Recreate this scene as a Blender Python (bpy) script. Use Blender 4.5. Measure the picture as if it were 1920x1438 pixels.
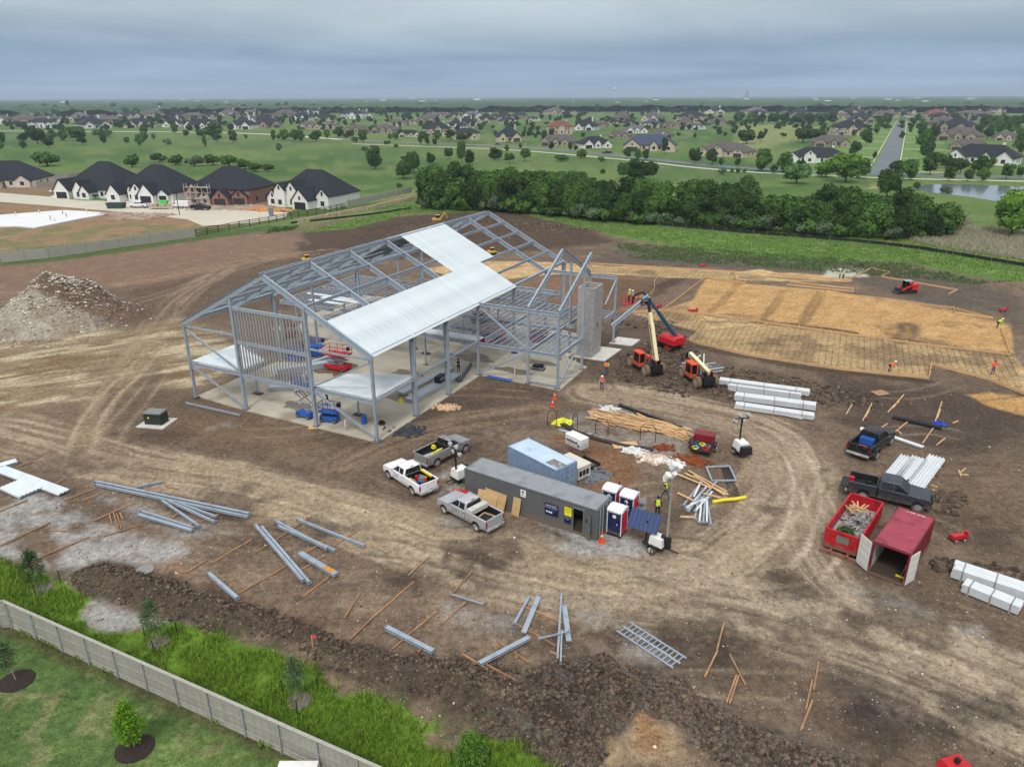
import bpy, math, random
import numpy as np
from mathutils import Matrix, Vector
for o in list(bpy.data.objects): bpy.data.objects.remove(o)
SC=bpy.context.scene; COL=SC.collection
R=random.Random(7)
# ---------------- camera, sky, sun, exposure ----------------
FPX=1362.; PITCH=math.atan(537.5/FPX); CH=30.9; ROLL=math.atan(7/1920.)
cam=bpy.data.objects.new('camera',bpy.data.cameras.new('camera')); COL.objects.link(cam)
cam.location=(0,0,CH); cam.rotation_euler=(Matrix.Rotation(math.pi/2-PITCH,4,'X')@Matrix.Rotation(-ROLL,4,'Z')).to_euler()
cam.data.sensor_width=36; cam.data.lens=36*FPX/1920; cam.data.clip_start=1; cam.data.clip_end=150000
SC.camera=cam
SC.view_settings.view_transform='Standard'; SC.view_settings.look='None'; SC.view_settings.exposure=0.2; SC.view_settings.gamma=1; SC.view_settings.use_curve_mapping=False
SC.render.resolution_x=1024; SC.render.resolution_y=766
def lin(c): return tuple((v/255/12.92 if v<=10.3 else ((v/255+.055)/1.055)**2.4) for v in c)
wd=bpy.data.worlds.new('World'); SC.world=wd; wd.use_nodes=True
nt=wd.node_tree; N=nt.nodes; Lk=nt.links; N.clear()
def nd(t,**k):
    n=N.new(t)
    for a,b in k.items():
        if a.startswith('i_'): n.inputs[a[2:].replace('_',' ')].default_value=b
        else: setattr(n,a,b)
    return n
out=nd('ShaderNodeOutputWorld'); bg=nd('ShaderNodeBackground'); Lk.new(bg.outputs[0],out.inputs[0])
sky=nd('ShaderNodeTexSky',sky_type='NISHITA',sun_disc=False,sun_elevation=math.radians(50),sun_rotation=math.radians(200))
tc=nd('ShaderNodeTexCoord'); sx=nd('ShaderNodeSeparateXYZ'); Lk.new(tc.outputs['Generated'],sx.inputs[0])
za=nd('ShaderNodeMath',operation='MAXIMUM'); Lk.new(sx.outputs[2],za.inputs[0]); za.inputs[1].default_value=0
zb=nd('ShaderNodeMath',operation='ADD'); Lk.new(za.outputs[0],zb.inputs[0]); zb.inputs[1].default_value=.05
dv=nd('ShaderNodeMath',operation='DIVIDE'); Lk.new(sx.outputs[0],dv.inputs[0]); Lk.new(zb.outputs[0],dv.inputs[1])
dw=nd('ShaderNodeMath',operation='DIVIDE'); Lk.new(sx.outputs[1],dw.inputs[0]); Lk.new(zb.outputs[0],dw.inputs[1])
cb=nd('ShaderNodeCombineXYZ'); Lk.new(dv.outputs[0],cb.inputs[0]); Lk.new(dw.outputs[0],cb.inputs[1])
cn=nd('ShaderNodeTexNoise'); Lk.new(cb.outputs[0],cn.inputs['Vector']); cn.inputs['Scale'].default_value=.22; cn.inputs['Detail'].default_value=7; cn.inputs['Roughness'].default_value=.52; cn.inputs['Distortion'].default_value=.4
cr=nd('ShaderNodeValToRGB'); Lk.new(cn.outputs[0],cr.inputs[0])
cr.color_ramp.elements[0].position=.40; cr.color_ramp.elements[0].color=(.82,.85,.88,1)
cr.color_ramp.elements[1].position=.66; cr.color_ramp.elements[1].color=(1.3,1.26,1.2,1)
gr=nd('ShaderNodeValToRGB'); Lk.new(za.outputs[0],gr.inputs[0]); e=gr.color_ramp.elements
e[0].position=0; e[0].color=(*lin((156,186,216)),1)
e[1].position=1; e[1].color=(1.6,1.62,1.64,1)
for p,c in ((.025,lin((144,173,204))),(.055,lin((150,174,198))),(.085,lin((184,200,212))),(.14,lin((200,210,218))),(.25,(.62,.66,.71)),(.55,(1.0,1.02,1.05))):
    q=gr.color_ramp.elements.new(p); q.color=(*c,1)
mu=nd('ShaderNodeMix',data_type='RGBA',blend_type='MULTIPLY'); mu.inputs[0].default_value=1; Lk.new(gr.outputs[0],mu.inputs[6]); Lk.new(cr.outputs[0],mu.inputs[7])
sm=nd('ShaderNodeMix',data_type='RGBA',blend_type='MULTIPLY'); sm.inputs[0].default_value=1; Lk.new(sky.outputs[0],sm.inputs[6]); sm.inputs[7].default_value=(.1,.1,.1,1)
mx=nd('ShaderNodeMix',data_type='RGBA'); mx.inputs[0].default_value=.92; Lk.new(sm.outputs[2],mx.inputs[6]); Lk.new(mu.outputs[2],mx.inputs[7])
Lk.new(mx.outputs[2],bg.inputs[0]); bg.inputs[1].default_value=.86
sun=bpy.data.objects.new('sun',bpy.data.lights.new('sun','SUN')); COL.objects.link(sun)
sun.data.energy=1.5; sun.data.angle=math.radians(10); sun.data.color=(1,.96,.9); sun.rotation_euler=(math.radians(38),math.radians(-12),0)
# ---------------- projection helpers: photo pixel -> real place ----------------
def ray(x,y):
    u=x-960.;v=719.-y;c,s=math.cos(ROLL),math.sin(ROLL);u,v=u*c+v*s,-u*s+v*c
    return (u,FPX*math.cos(PITCH)+v*math.sin(PITCH),-FPX*math.sin(PITCH)+v*math.cos(PITCH))
def P(x,y,z=0.):
    d=ray(x,y);t=(z-CH)/d[2];return Vector((d[0]*t,d[1]*t,z))
def PY(x,y,Y):
    d=ray(x,y);t=Y/d[1];return Vector((d[0]*t,Y,CH+d[2]*t))
def heading(a,b):
    a=P(*a);b=P(*b);return math.atan2(b.y-a.y,b.x-a.x)
# ---------------- tagging ----------------
def tag(o,label=None,cat=None,group=None,kind=None):
    if label:o['label']=label
    if cat:o['category']=cat
    if group:o['group']=group
    if kind:o['kind']=kind
    return o
def thing(name,label,cat,loc=(0,0,0),rz=0,group=None):
    o=bpy.data.objects.new(name,None);COL.objects.link(o);o.location=loc;o.rotation_euler=(0,0,rz);o.empty_display_size=.3
    return tag(o,label,cat,group)
def dup(o,parent=None,loc=None,rz=None,label=None,group=None,sc=None):
    c=o.copy();COL.objects.link(c)
    if parent:c.parent=parent
    if loc is not None:c.location=loc
    if rz is not None:c.rotation_euler=(0,0,rz)
    if sc is not None:c.scale=(sc,sc,sc) if not hasattr(sc,'__len__') else sc
    if label:c['label']=label
    if group:c['group']=group
    for ch in KIDS.get(o.name,[]): dup(ch,c)
    if o.name in KIDS: pass
    return c
KIDS={}
_oc=dup
def dup(o,parent=None,**k):
    c=_oc(o,parent,**k) if True else None
    return c
# ---------------- materials ----------------
MATS={}
def mat(name,col,rough=.7,metal=0,var=.12,vs=3.,bump=0,bs=20,spec=.4,rnd=0,alpha=None,emit=None,col2=None,dirt=0,dz=1.):
    if name in MATS:return MATS[name]
    m=bpy.data.materials.new(name);m.use_nodes=True;n=m.node_tree.nodes;l=m.node_tree.links;b=n['Principled BSDF']
    if max(col)>1: col=lin(col)
    b.inputs['Roughness'].default_value=rough;b.inputs['Metallic'].default_value=metal;b.inputs['Specular IOR Level'].default_value=spec
    t=n.new('ShaderNodeTexCoord');ns=n.new('ShaderNodeTexNoise');ns.inputs['Scale'].default_value=vs;ns.inputs['Detail'].default_value=5;l.new(t.outputs['Object'],ns.inputs['Vector'])
    r=n.new('ShaderNodeMapRange');r.inputs[1].default_value=.3;r.inputs[2].default_value=.7;r.inputs[3].default_value=1-var;r.inputs[4].default_value=1+var;l.new(ns.outputs[0],r.inputs[0])
    v=r.outputs[0]
    if rnd:
        oi=n.new('ShaderNodeObjectInfo');r2=n.new('ShaderNodeMapRange');r2.inputs[3].default_value=1-rnd;r2.inputs[4].default_value=1+rnd;l.new(oi.outputs['Random'],r2.inputs[0])
        mm=n.new('ShaderNodeMath');mm.operation='MULTIPLY';l.new(v,mm.inputs[0]);l.new(r2.outputs[0],mm.inputs[1]);v=mm.outputs[0]
    x=n.new('ShaderNodeVectorMath');x.operation='SCALE';l.new(v,x.inputs['Scale'])
    if col2:
        if max(col2)>1: col2=lin(col2)
        n2=n.new('ShaderNodeTexNoise');n2.inputs['Scale'].default_value=vs*.6;n2.inputs['Detail'].default_value=6;l.new(t.outputs['Object'],n2.inputs['Vector'])
        r3=n.new('ShaderNodeMapRange');r3.inputs[1].default_value=.52;r3.inputs[2].default_value=.64;l.new(n2.outputs[0],r3.inputs[0])
        mc=n.new('ShaderNodeMix');mc.data_type='RGBA';l.new(r3.outputs[0],mc.inputs[0]);mc.inputs[6].default_value=(*col,1);mc.inputs[7].default_value=(*col2,1);l.new(mc.outputs[2],x.inputs[0])
    else: x.inputs[0].default_value=col
    if dirt:
        sz=n.new('ShaderNodeSeparateXYZ');l.new(t.outputs['Object'],sz.inputs[0]);n3=n.new('ShaderNodeTexNoise');n3.inputs['Scale'].default_value=3.5;n3.inputs['Detail'].default_value=7;l.new(t.outputs['Object'],n3.inputs['Vector'])
        h=n.new('ShaderNodeMapRange');h.inputs[1].default_value=dz;h.inputs[2].default_value=dz*.3;h.inputs[3].default_value=.0;h.inputs[4].default_value=.55;l.new(sz.outputs[2],h.inputs[0])
        a2=n.new('ShaderNodeMath');l.new(n3.outputs[0],a2.inputs[0]);l.new(h.outputs[0],a2.inputs[1]);r4=n.new('ShaderNodeMapRange');r4.inputs[1].default_value=.55;r4.inputs[2].default_value=.95;r4.inputs[3].default_value=0;r4.inputs[4].default_value=dirt;l.new(a2.outputs[0],r4.inputs[0])
        md=n.new('ShaderNodeMix');md.data_type='RGBA';l.new(r4.outputs[0],md.inputs[0]);l.new(x.outputs[0],md.inputs[6]);md.inputs[7].default_value=(.17,.13,.09,1);l.new(md.outputs[2],b.inputs['Base Color'])
        r5=n.new('ShaderNodeMapRange');r5.inputs[3].default_value=rough;r5.inputs[4].default_value=.9;l.new(r4.outputs[0],r5.inputs[0]);l.new(r5.outputs[0],b.inputs['Roughness'])
    else: l.new(x.outputs[0],b.inputs['Base Color'])
    if bump:
        nb=n.new('ShaderNodeTexNoise');nb.inputs['Scale'].default_value=bs;l.new(t.outputs['Object'],nb.inputs['Vector'])
        bm=n.new('ShaderNodeBump');bm.inputs['Strength'].default_value=bump;bm.inputs['Distance'].default_value=.03;l.new(nb.outputs[0],bm.inputs['Height']);l.new(bm.outputs[0],b.inputs['Normal'])
    if emit: b.inputs['Emission Color'].default_value=(*emit,1);b.inputs['Emission Strength'].default_value=1
    MATS[name]=m;return m
# ---------------- mesh builder ----------------
class M:
    def __init__(s): s.v=[];s.f=[];s.m=[];s.X=Matrix.Identity(4);s.mi=0
    def add(s,vs,fs):
        b=len(s.v);X=s.X
        for p in vs:s.v.append(tuple(X@Vector(p)))
        for f in fs:s.f.append([b+i for i in f]);s.m.append(s.mi)
        return s
    def box(s,x0,x1,y0,y1,z0,z1,tx=0,ty=0):
        a,b=tx,ty
        return s.add([(x0,y0,z0),(x1,y0,z0),(x1,y1,z0),(x0,y1,z0),(x0+a,y0+b,z1),(x1-a,y0+b,z1),(x1-a,y1-b,z1),(x0+a,y1-b,z1)],[(0,3,2,1),(4,5,6,7),(0,1,5,4),(1,2,6,5),(2,3,7,6),(3,0,4,7)])
    def bar(s,p,q,w=.1,h=None,roll=0):
        h=w if h is None else h
        p=Vector(p);q=Vector(q);d=(q-p)
        if d.length<1e-6:return s
        d.normalize();up=Vector((0,0,1)) if abs(d.z)<.99 else Vector((0,1,0))
        a=d.cross(up).normalized();b=a.cross(d)
        if roll:
            c,t=math.cos(roll),math.sin(roll);a,b=a*c+b*t,b*c-a*t
        vs=[]
        for o in (p,q):
            for i,j in ((-1,-1),(1,-1),(1,1),(-1,1)): vs.append(o+a*(i*w/2)+b*(j*h/2))
        return s.add(vs,[(3,2,1,0),(4,5,6,7),(0,1,5,4),(1,2,6,5),(2,3,7,6),(3,0,4,7)])
    def ib(s,p,q,w=.2,h=.4,t=.03,roll=0):
        # I section: two flanges + web ; flange normal = local b
        p=Vector(p);q=Vector(q);d=(q-p).normalized();up=Vector((0,0,1)) if abs(d.z)<.99 else Vector((0,1,0))
        a=d.cross(up).normalized();b=a.cross(d)
        if roll:
            c,tt=math.cos(roll),math.sin(roll);a,b=a*c+b*tt,b*c-a*tt
        def bx(ca,cb,wa,wb):
            vs=[]
            for o in (p,q):
                for i,j in ((-1,-1),(1,-1),(1,1),(-1,1)): vs.append(o+a*(ca+i*wa/2)+b*(cb+j*wb/2))
            s.add(vs,[(3,2,1,0),(4,5,6,7),(0,1,5,4),(1,2,6,5),(2,3,7,6),(3,0,4,7)])
        bx(0,h/2-t/2,w,t);bx(0,-h/2+t/2,w,t);bx(0,0,t,h-2*t-.002);return s
    def cyl(s,p,q,r,r2=None,n=10,cap=True):
        r2=r if r2 is None else r2;p=Vector(p);q=Vector(q);d=(q-p).normalized();up=Vector((0,0,1)) if abs(d.z)<.99 else Vector((0,1,0))
        a=d.cross(up).normalized();b=a.cross(d);vs=[]
        for o,rr in ((p,r),(q,r2)):
            for i in range(n):
                t=2*math.pi*i/n;vs.append(o+a*(rr*math.cos(t))+b*(rr*math.sin(t)))
        fs=[(i,(i+1)%n,n+(i+1)%n,n+i) for i in range(n)]
        if cap: fs+= [tuple(range(n))[::-1],tuple(range(n,2*n))]
        return s.add(vs,fs)
    def tube(s,pts,r,n=6):
        for a,b in zip(pts,pts[1:]): s.cyl(a,b,r,n=n)
        return s
    def prism(s,poly,z0,z1):
        n=len(poly);return s.add([(x,y,z0) for x,y in poly]+[(x,y,z1) for x,y in poly],[tuple(range(n))[::-1],tuple(range(n,2*n))]+[(i,(i+1)%n,n+(i+1)%n,n+i) for i in range(n)])
    def loft(s,secs,cap=True):
        n=len(secs[0]);k=len(secs);vs=[p for c in secs for p in c];fs=[]
        for j in range(k-1):
            for i in range(n): fs.append((j*n+i,j*n+(i+1)%n,(j+1)*n+(i+1)%n,(j+1)*n+i))
        if cap: fs+=[tuple(range(n))[::-1],tuple(range((k-1)*n,k*n))]
        return s.add(vs,fs)
    def xz(s,poly,y0,y1,ch=0,cx=None):
        # profile in x,z extruded along y, optional chamfer inset toward centre
        n=len(poly)
        if not ch: secs=[[(x,y0,z) for x,z in poly],[(x,y1,z) for x,z in poly]]
        else:
            mx=sum(p[0] for p in poly)/n;mz=sum(p[1] for p in poly)/n
            def ins(p):
                dx,dz=mx-p[0],mz-p[1];L=math.hypot(dx,dz);k=min(ch*1.2/L,.5);return (p[0]+dx*k,p[1]+dz*k)
            q=[ins(p) for p in poly]
            secs=[[(x,y0,z) for x,z in q],[(x,y0+ch,z) for x,z in poly],[(x,y1-ch,z) for x,z in poly],[(x,y1,z) for x,z in q]]
        return s.loft(secs)
    def sph(s,c,r,n=10,k=6,sz=1,z0=-1):
        c=Vector(c);secs=[]
        for j in range(k+1):
            t=-math.pi/2+math.pi*j/k
            z=max(math.sin(t),z0);rr=max(math.cos(math.asin(z)),.02)
            secs.append([c+Vector((r*rr*math.cos(2*math.pi*i/n),r*rr*math.sin(2*math.pi*i/n),r*z*sz)) for i in range(n)])
        return s.loft(secs)
    def mesh(s,name,mats,smooth=True):
        me=bpy.data.meshes.new(name);me.from_pydata(s.v,[],s.f)
        for a in (mats if isinstance(mats,(list,tuple)) else [mats]): me.materials.append(a)
        if max(s.m or [0])>0: me.polygons.foreach_set('material_index',s.m)
        if smooth:
            me.shade_smooth();me.set_sharp_from_angle(angle=.6)
        me.update();return me
    def ob(s,name,mats,parent=None,loc=(0,0,0),rz=0,smooth=True,label=None):
        return link(name,s.mesh(name,mats,smooth),parent,loc,rz,label)
def link(name,me,parent=None,loc=(0,0,0),rz=0,label=None):
    o=bpy.data.objects.new(name,me);COL.objects.link(o);o.location=loc;o.rotation_euler=(0,0,rz)
    if parent: o.parent=parent;KIDS.setdefault(parent.name,[]).append(o)
    if label:o['label']=label
    return o
def npmesh(name,V,F,mats,smooth=False,attrs=None,mi=None):
    me=bpy.data.meshes.new(name);V=np.asarray(V,np.float32);F=np.asarray(F,np.int32);k=F.shape[1]
    me.vertices.add(len(V));me.vertices.foreach_set('co',V.ravel());me.loops.add(F.size);me.loops.foreach_set('vertex_index',F.ravel())
    me.polygons.add(len(F));me.polygons.foreach_set('loop_start',np.arange(0,F.size,k,dtype=np.int32));me.polygons.foreach_set('loop_total',np.full(len(F),k,np.int32))
    if mi is not None: me.polygons.foreach_set('material_index',np.asarray(mi,np.int32))
    me.polygons.foreach_set('use_smooth',np.full(len(F),smooth));me.update(calc_edges=True)
    for a,v in (attrs or {}).items():
        if v.ndim==2:
            at=me.color_attributes.new(a,'FLOAT_COLOR','POINT');at.data.foreach_set('color',np.c_[v,np.ones(len(v))].astype(np.float32).ravel())
        else:
            at=me.attributes.new(a,'FLOAT','POINT');at.data.foreach_set('value',v.astype(np.float32))
    for a in (mats if isinstance(mats,(list,tuple)) else [mats]): me.materials.append(a)
    return me
# ---------------- numpy noise ----------------
def _h(i,j,s):
    n=(i*374761393+j*668265263+s*974711)&0x7fffffff;n=((n^(n>>13))*1274126177)&0x7fffffff;return ((n^(n>>16))&0xffff)/65535.
def vnoise(x,y,s=0):
    xi=np.floor(x).astype(np.int64);yi=np.floor(y).astype(np.int64);fx=x-xi;fy=y-yi;fx=fx*fx*(3-2*fx);fy=fy*fy*(3-2*fy)
    a=_h(xi,yi,s);b=_h(xi+1,yi,s);c=_h(xi,yi+1,s);d=_h(xi+1,yi+1,s);return (a*(1-fx)+b*fx)*(1-fy)+(c*(1-fx)+d*fx)*fy
def fbm(x,y,s=0,o=4,g=.5):
    r=0;a=1;t=0
    for k in range(o): r=r+a*vnoise(x*2**k,y*2**k,s+k*17);t+=a;a*=g
    return r/t
def sst(a,b,x): t=np.clip((x-a)/(b-a),0,1);return t*t*(3-2*t)
def sdist(poly,x,y):
    # signed distance, positive inside
    d=np.full(x.shape,1e18);ins=np.zeros(x.shape,bool);n=len(poly)
    for i in range(n):
        ax,ay=poly[i][:2];bx,by=poly[(i+1)%n][:2];ex,ey=bx-ax,by-ay;wx,wy=x-ax,y-ay
        t=np.clip((wx*ex+wy*ey)/(ex*ex+ey*ey+1e-9),0,1);d=np.minimum(d,(wx-t*ex)**2+(wy-t*ey)**2)
        c=((ay>y)!=(by>y))&(x<(bx-ax)*(y-ay)/((by-ay) if abs(by-ay)>1e-9 else 1e-9)+ax);ins^=c
    return np.where(ins,1,-1)*np.sqrt(d)
def pline(pts,x,y):
    # lateral distance (signed) and arclength to polyline
    d=np.full(x.shape,1e18);lat=np.zeros(x.shape);al=np.zeros(x.shape);L=0
    for a,b in zip(pts,pts[1:]):
        ax,ay=a[:2];bx,by=b[:2];ex,ey=bx-ax,by-ay;l=math.hypot(ex,ey);wx,wy=x-ax,y-ay;t=np.clip((wx*ex+wy*ey)/(l*l),0,1)
        dd=(wx-t*ex)**2+(wy-t*ey)**2;m=dd<d;d=np.where(m,dd,d);sg=np.where(ex*wy-ey*wx>0,1,-1);lat=np.where(m,np.sqrt(dd)*sg,lat);al=np.where(m,L+t*l,al);L+=l
    return lat,al
def PP(l,z=0): return [P(a,b,z) for a,b in l]
def smoothline(pts,k=3):
    for _ in range(k):
        q=[pts[0]]
        for a,b in zip(pts,pts[1:]): q+=[a*.75+b*.25,a*.25+b*.75]
        q.append(pts[-1]);pts=q
    return pts
# ---------------- ground ----------------
GRASS=PP([(-300,1010),(0,1052),(62,1072),(128,1100),(163,1130),(140,1168),(190,1190),(250,1183),(320,1168),(420,1200),(520,1225),(600,1252),(640,1290),(700,1298),(760,1340),(808,1362),(790,1400),(850,1404),(905,1372),(1030,1438),(1180,1560),(900,1600),(588,1438),(21,1176),(0,1172),(-300,1140)])
FENCE=[P(21,1176),P(588,1438)]
fd=(FENCE[1]-FENCE[0]).normalized();FA=FENCE[0];FB=FENCE[1]+fd*3
YARD=[FA-fd*.2,FB+fd*8,Vector((-5,10,0)),Vector((-60,10,0)),Vector((-75,45,0)),Vector((FA.x-14,FA.y-1.2,0))]
SITE=PP([(-900,560),(0,492),(200,468),(365,442),(500,425),(560,425),(640,412),(720,402),(800,395),(870,400),(950,398),(1060,420),(1170,447),(1350,478),(1550,488),(1700,495),(1920,535),(2500,640),(3200,1000)])+[Vector((60,5,0)),Vector((-60,5,0)),Vector((-90,60,0))]
BERM1=PP([(140,1075),(200,1050),(330,1090),(430,1125),(560,1160),(660,1205),(760,1225),(900,1250),(1000,1260),(1050,1240),(1130,1230),(1190,1300),(1150,1350),(1110,1400),(950,1400),(860,1330),(720,1290),(640,1270),(560,1215),(420,1185),(330,1160),(240,1130),(150,1110)])
BERM2=PP([(1000,1260),(1180,1250),(1300,1300),(1450,1370),(1600,1420),(1650,1500),(1420,1500),(1330,1400),(1260,1340),(1190,1325),(1140,1380),(1110,1500),(900,1460),(880,1400),(960,1330)])
MOUNDS=[ # px base centre, radius m, height m, colour
 ((160,612),0,0,None)]
def elev(x,y,full=True):
    z=np.zeros_like(x)
    n1=fbm(x*.9,y*.9,3,4);n2=fbm(x*2.3,y*2.3,9,3)
    for pl,h in ((BERM1,.75),(BERM2,.6)):
        m=sst(-.2,1.8,sdist(pl,x,y)+(n1-.5)*1.4);z+=m*(h*(.45+.9*n1)+.5*(n2-.4)+.32*(fbm(x*5.5,y*5.5,13,2)-.4))
    # pile of broken stone, left
    for (cx,cy,rx,ry,h,ang) in HEAPS:
        c,s_=math.cos(ang),math.sin(ang);u=((x-cx)*c+(y-cy)*s_)/rx;v=(-(x-cx)*s_+(y-cy)*c)/ry;d=np.sqrt(u*u+v*v)
        z+=h*np.clip(1-d,0,1)**.9*(.82+.36*n1)*sst(1.02,.9,d)
    return z
def H_(px,rx,ry,h,a=0): p=P(*px);return (p.x,p.y,rx,ry,h,a)
HEAPS=[H_((104,602),9.6,9.5,6.4,.2),H_((180,590),9,6,2.0,0),H_((850,432),26,9,2.6,.1),H_((1010,436),16,8,2.0,0),H_((1130,868),3.6,2.2,.9,.3),H_((1070,835),3,1.6,.5,0),H_((1175,478),6,1.6,1.,0),H_((1420,512),4,1.6,.8,0),H_((1330,505),3,1.4,.6,0),H_((1800,925),3,1.6,.5,0),H_((1900,540),9,3,1.2,0),H_((1730,1080),5,1.4,.35,0),H_((1880,1075),5,1.2,.5,0),H_((400,798),2,1,.12,0),H_((1185,495),4,2,.5,0)]
ang=np.concatenate([np.linspace(-math.pi,-.86,40,endpoint=False),np.linspace(-.86,.86,760),np.linspace(.86,math.pi,41)[1:]])
rad=np.concatenate([[.5,6,12,17],19*np.power(300/19.,np.linspace(0,1,560)),300*np.power(70000/300.,np.linspace(0,1,90))[1:]])
A,Rr=np.meshgrid(ang,rad);GX=(Rr*np.sin(A)).ravel();GY=(Rr*np.cos(A)).ravel()
near=(GY>10)&(Rr.ravel()<330)&(np.abs(A.ravel())<.9)
GZ=np.zeros_like(GX);GZ[near]=elev(GX[near],GY[near])
C3=lambda *c: np.array(lin(c))
col=np.empty((len(GX),3));
big=fbm(GX/90,GY/90,41,4);mid=fbm(GX/14,GY/14,42,4);
fl=C3(94,118,60);fd2=C3(120,130,78);fk=C3(72,100,50)
w=sst(.35,.65,big)[:,None];col[:]=fl*(1-w)+fk*w
w=(sst(.48,.68,mid)*.55)[:,None];col=col*(1-w)+fd2*w
veg=np.ones(len(GX));grav=np.zeros(len(GX))
def paint(m,c,vg=None,gv=None):
    global col
    c=np.array(c) if not isinstance(c,np.ndarray) else c
    col=col*(1-m[:,None])+c*m[:,None]
    if vg is not None: veg[:]=veg*(1-m)+vg*m
    if gv is not None: grav[:]=grav*(1-m)+gv*m
nz1=fbm(GX/5,GY/5,5,5);nz2=fbm(GX/1.2,GY/1.2,6,4);nz3=fbm(GX/22,GY/22,7,4);nzf=fbm(GX/.45,GY/.45,8,3)
def reg(poly,c,soft=.5,wob=1.,amt=1,vg=None,gv=None,lim=None):
    if not isinstance(poly[0],Vector): poly=PP(poly)
    xs=[p.x for p in poly];ys=[p.y for p in poly];mg=soft+wob*1.5+1
    b=(GX>min(xs)-mg)&(GX<max(xs)+mg)&(GY>min(ys)-mg)&(GY<max(ys)+mg)
    d=np.full(len(GX),-1e9);d[b]=sdist(poly,GX[b],GY[b]);d+=(nz1-.5)*wob*3+(nz2-.5)*wob*1.6
    paint(sst(-soft,soft,d)*amt,C3(*c),vg,gv)
def road(pts,w,c,amt=.8,streak=.6,gv=None,seed=0,edge=.35):
    pts=smoothline(PP(pts));xs=[p.x for p in pts];ys=[p.y for p in pts];mg=w+2
    b=(GX>min(xs)-mg)&(GX<max(xs)+mg)&(GY>min(ys)-mg)&(GY<max(ys)+mg)
    lat,al=pline(pts,GX[b],GY[b]);st=fbm(lat*1.7+(nz1[b]-.5)*1.2,al*.09,seed+20,4,.65)
    m=np.zeros(len(GX));q=sst(w/2*(1+edge),w/2*(1-edge),np.abs(lat)+(nz1[b]-.5)*w*.5)
    m[b]=np.clip(q*amt*(1-streak+streak*2*sst(.36,.62,st)),0,1);paint(m,C3(*c),0,gv)
    dz=np.zeros(len(GX));dz[b]=q*(st-.5)*.10;GZ[:]+=dz
def ruts(pts,gauge,w,c,amt=.7,seed=0,dz=-.05):
    pts=smoothline(PP(pts));xs=[p.x for p in pts];ys=[p.y for p in pts];mg=4
    b=(GX>min(xs)-mg)&(GX<max(xs)+mg)&(GY>min(ys)-mg)&(GY<max(ys)+mg)
    lat,al=pline(pts,GX[b],GY[b]);lat=lat+(nz1[b]-.5)*.5;LL=al.max() if len(al) else 1;q=sst(0,2.5,al)*sst(LL,LL-2.5,al)*np.exp(-((np.abs(lat)-gauge/2)/w)**2)*(.55+.45*sst(.3,.6,fbm(al*.25,lat*.1,seed+50,2)))
    m=np.zeros(len(GX));m[b]=q*amt*sst(.3,.6,1-veg[b]);paint(m,C3(*c));GZ[b]+=q*dz
# site dirt
reg(SITE,(120,102,85),.6,.5,1,0,.4)
def blotch(poly,c,amt,gv=None,thr=(.42,.6),n=None,soft=2.,scale=None):
    if not isinstance(poly[0],Vector): poly=PP(poly)
    d=sdist(poly,GX,GY) if False else None
    xs=[p.x for p in poly];ys=[p.y for p in poly];mg=5
    b=(GX>min(xs)-mg)&(GX<max(xs)+mg)&(GY>min(ys)-mg)&(GY<max(ys)+mg)
    m=np.zeros(len(GX));m[b]=sst(-soft,soft,sdist(poly,GX[b],GY[b])+(nz1[b]-.5)*3)*sst(thr[0],thr[1],(nz1 if n is None else n)[b])*amt;paint(m,C3(*c),None,gv)
blotch(SITE,(98,84,71),.5,n=nz3)
blotch(SITE,(142,124,104),.45,n=nz1,thr=(.5,.68))
blotch(SITE,(82,70,60),.4,n=nz2,thr=(.5,.7))
# back left: reddish brown graded soil, dark patches, tan straw-like scrape
reg([(-300,500),(0,480),(380,450),(560,440),(640,430),(640,470),(400,520),(250,540),(120,540),(-300,580)],(132,106,88),3,2,.85)
reg([(560,440),(700,410),(860,398),(980,400),(1110,430),(1150,455),(1000,470),(840,480),(560,500)],(78,64,54),2,2,.9)
reg([(240,545),(400,510),(560,480),(640,470),(640,560),(480,600),(350,600),(250,610)],(96,80,68),2,2,.75)
reg([(-300,640),(0,625),(200,620),(330,600),(420,620),(440,700),(380,730),(250,730),(120,760),(0,790),(-300,800)],(146,128,102),3,2.5,.85,0,.5)
blotch([(-300,640),(0,625),(200,620),(330,600),(420,620),(440,700),(380,730),(250,730),(120,760),(0,790),(-300,800)],(190,176,146),.8,n=fbm((GX*.86+GY*.51)/7,(GX*-.51+GY*.86)/1.6,61,4),thr=(.45,.6))
blotch([(-300,640),(0,625),(200,620),(330,600),(420,620),(440,700),(380,730),(250,730),(120,760),(0,790),(-300,800)],(116,92,62),.7,n=fbm((GX*.86+GY*.51)/6,(GX*-.51+GY*.86)/1.3,63,4),thr=(.5,.66))
reg([(180,730),(300,690),(360,750),(420,810),(300,830),(190,800)],(100,84,70),2,1.5,.75)
reg([(300,770),(460,775),(600,830),(560,850),(350,830)],(122,100,76),2,1.5,.6)
reg([(640,830),(740,790),(850,730),(920,715),(1040,735),(1000,790),(880,800),(760,850),(700,850)],(92,76,65),1.5,1.5,.75)
reg([(1100,700),(1130,600),(1190,590),(1260,600),(1350,690),(1600,720),(1900,760),(1900,840),(1600,770),(1400,760),(1200,760)],(96,82,71),2,1.8,.8)
reg([(1540,700),(1920,750),(2000,800),(1800,860),(1560,800)],(78,66,57),2,2,.8)
reg([(1700,850),(1920,860),(1920,1000),(1780,1010)],(112,94,76),2,2,.7)
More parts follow.
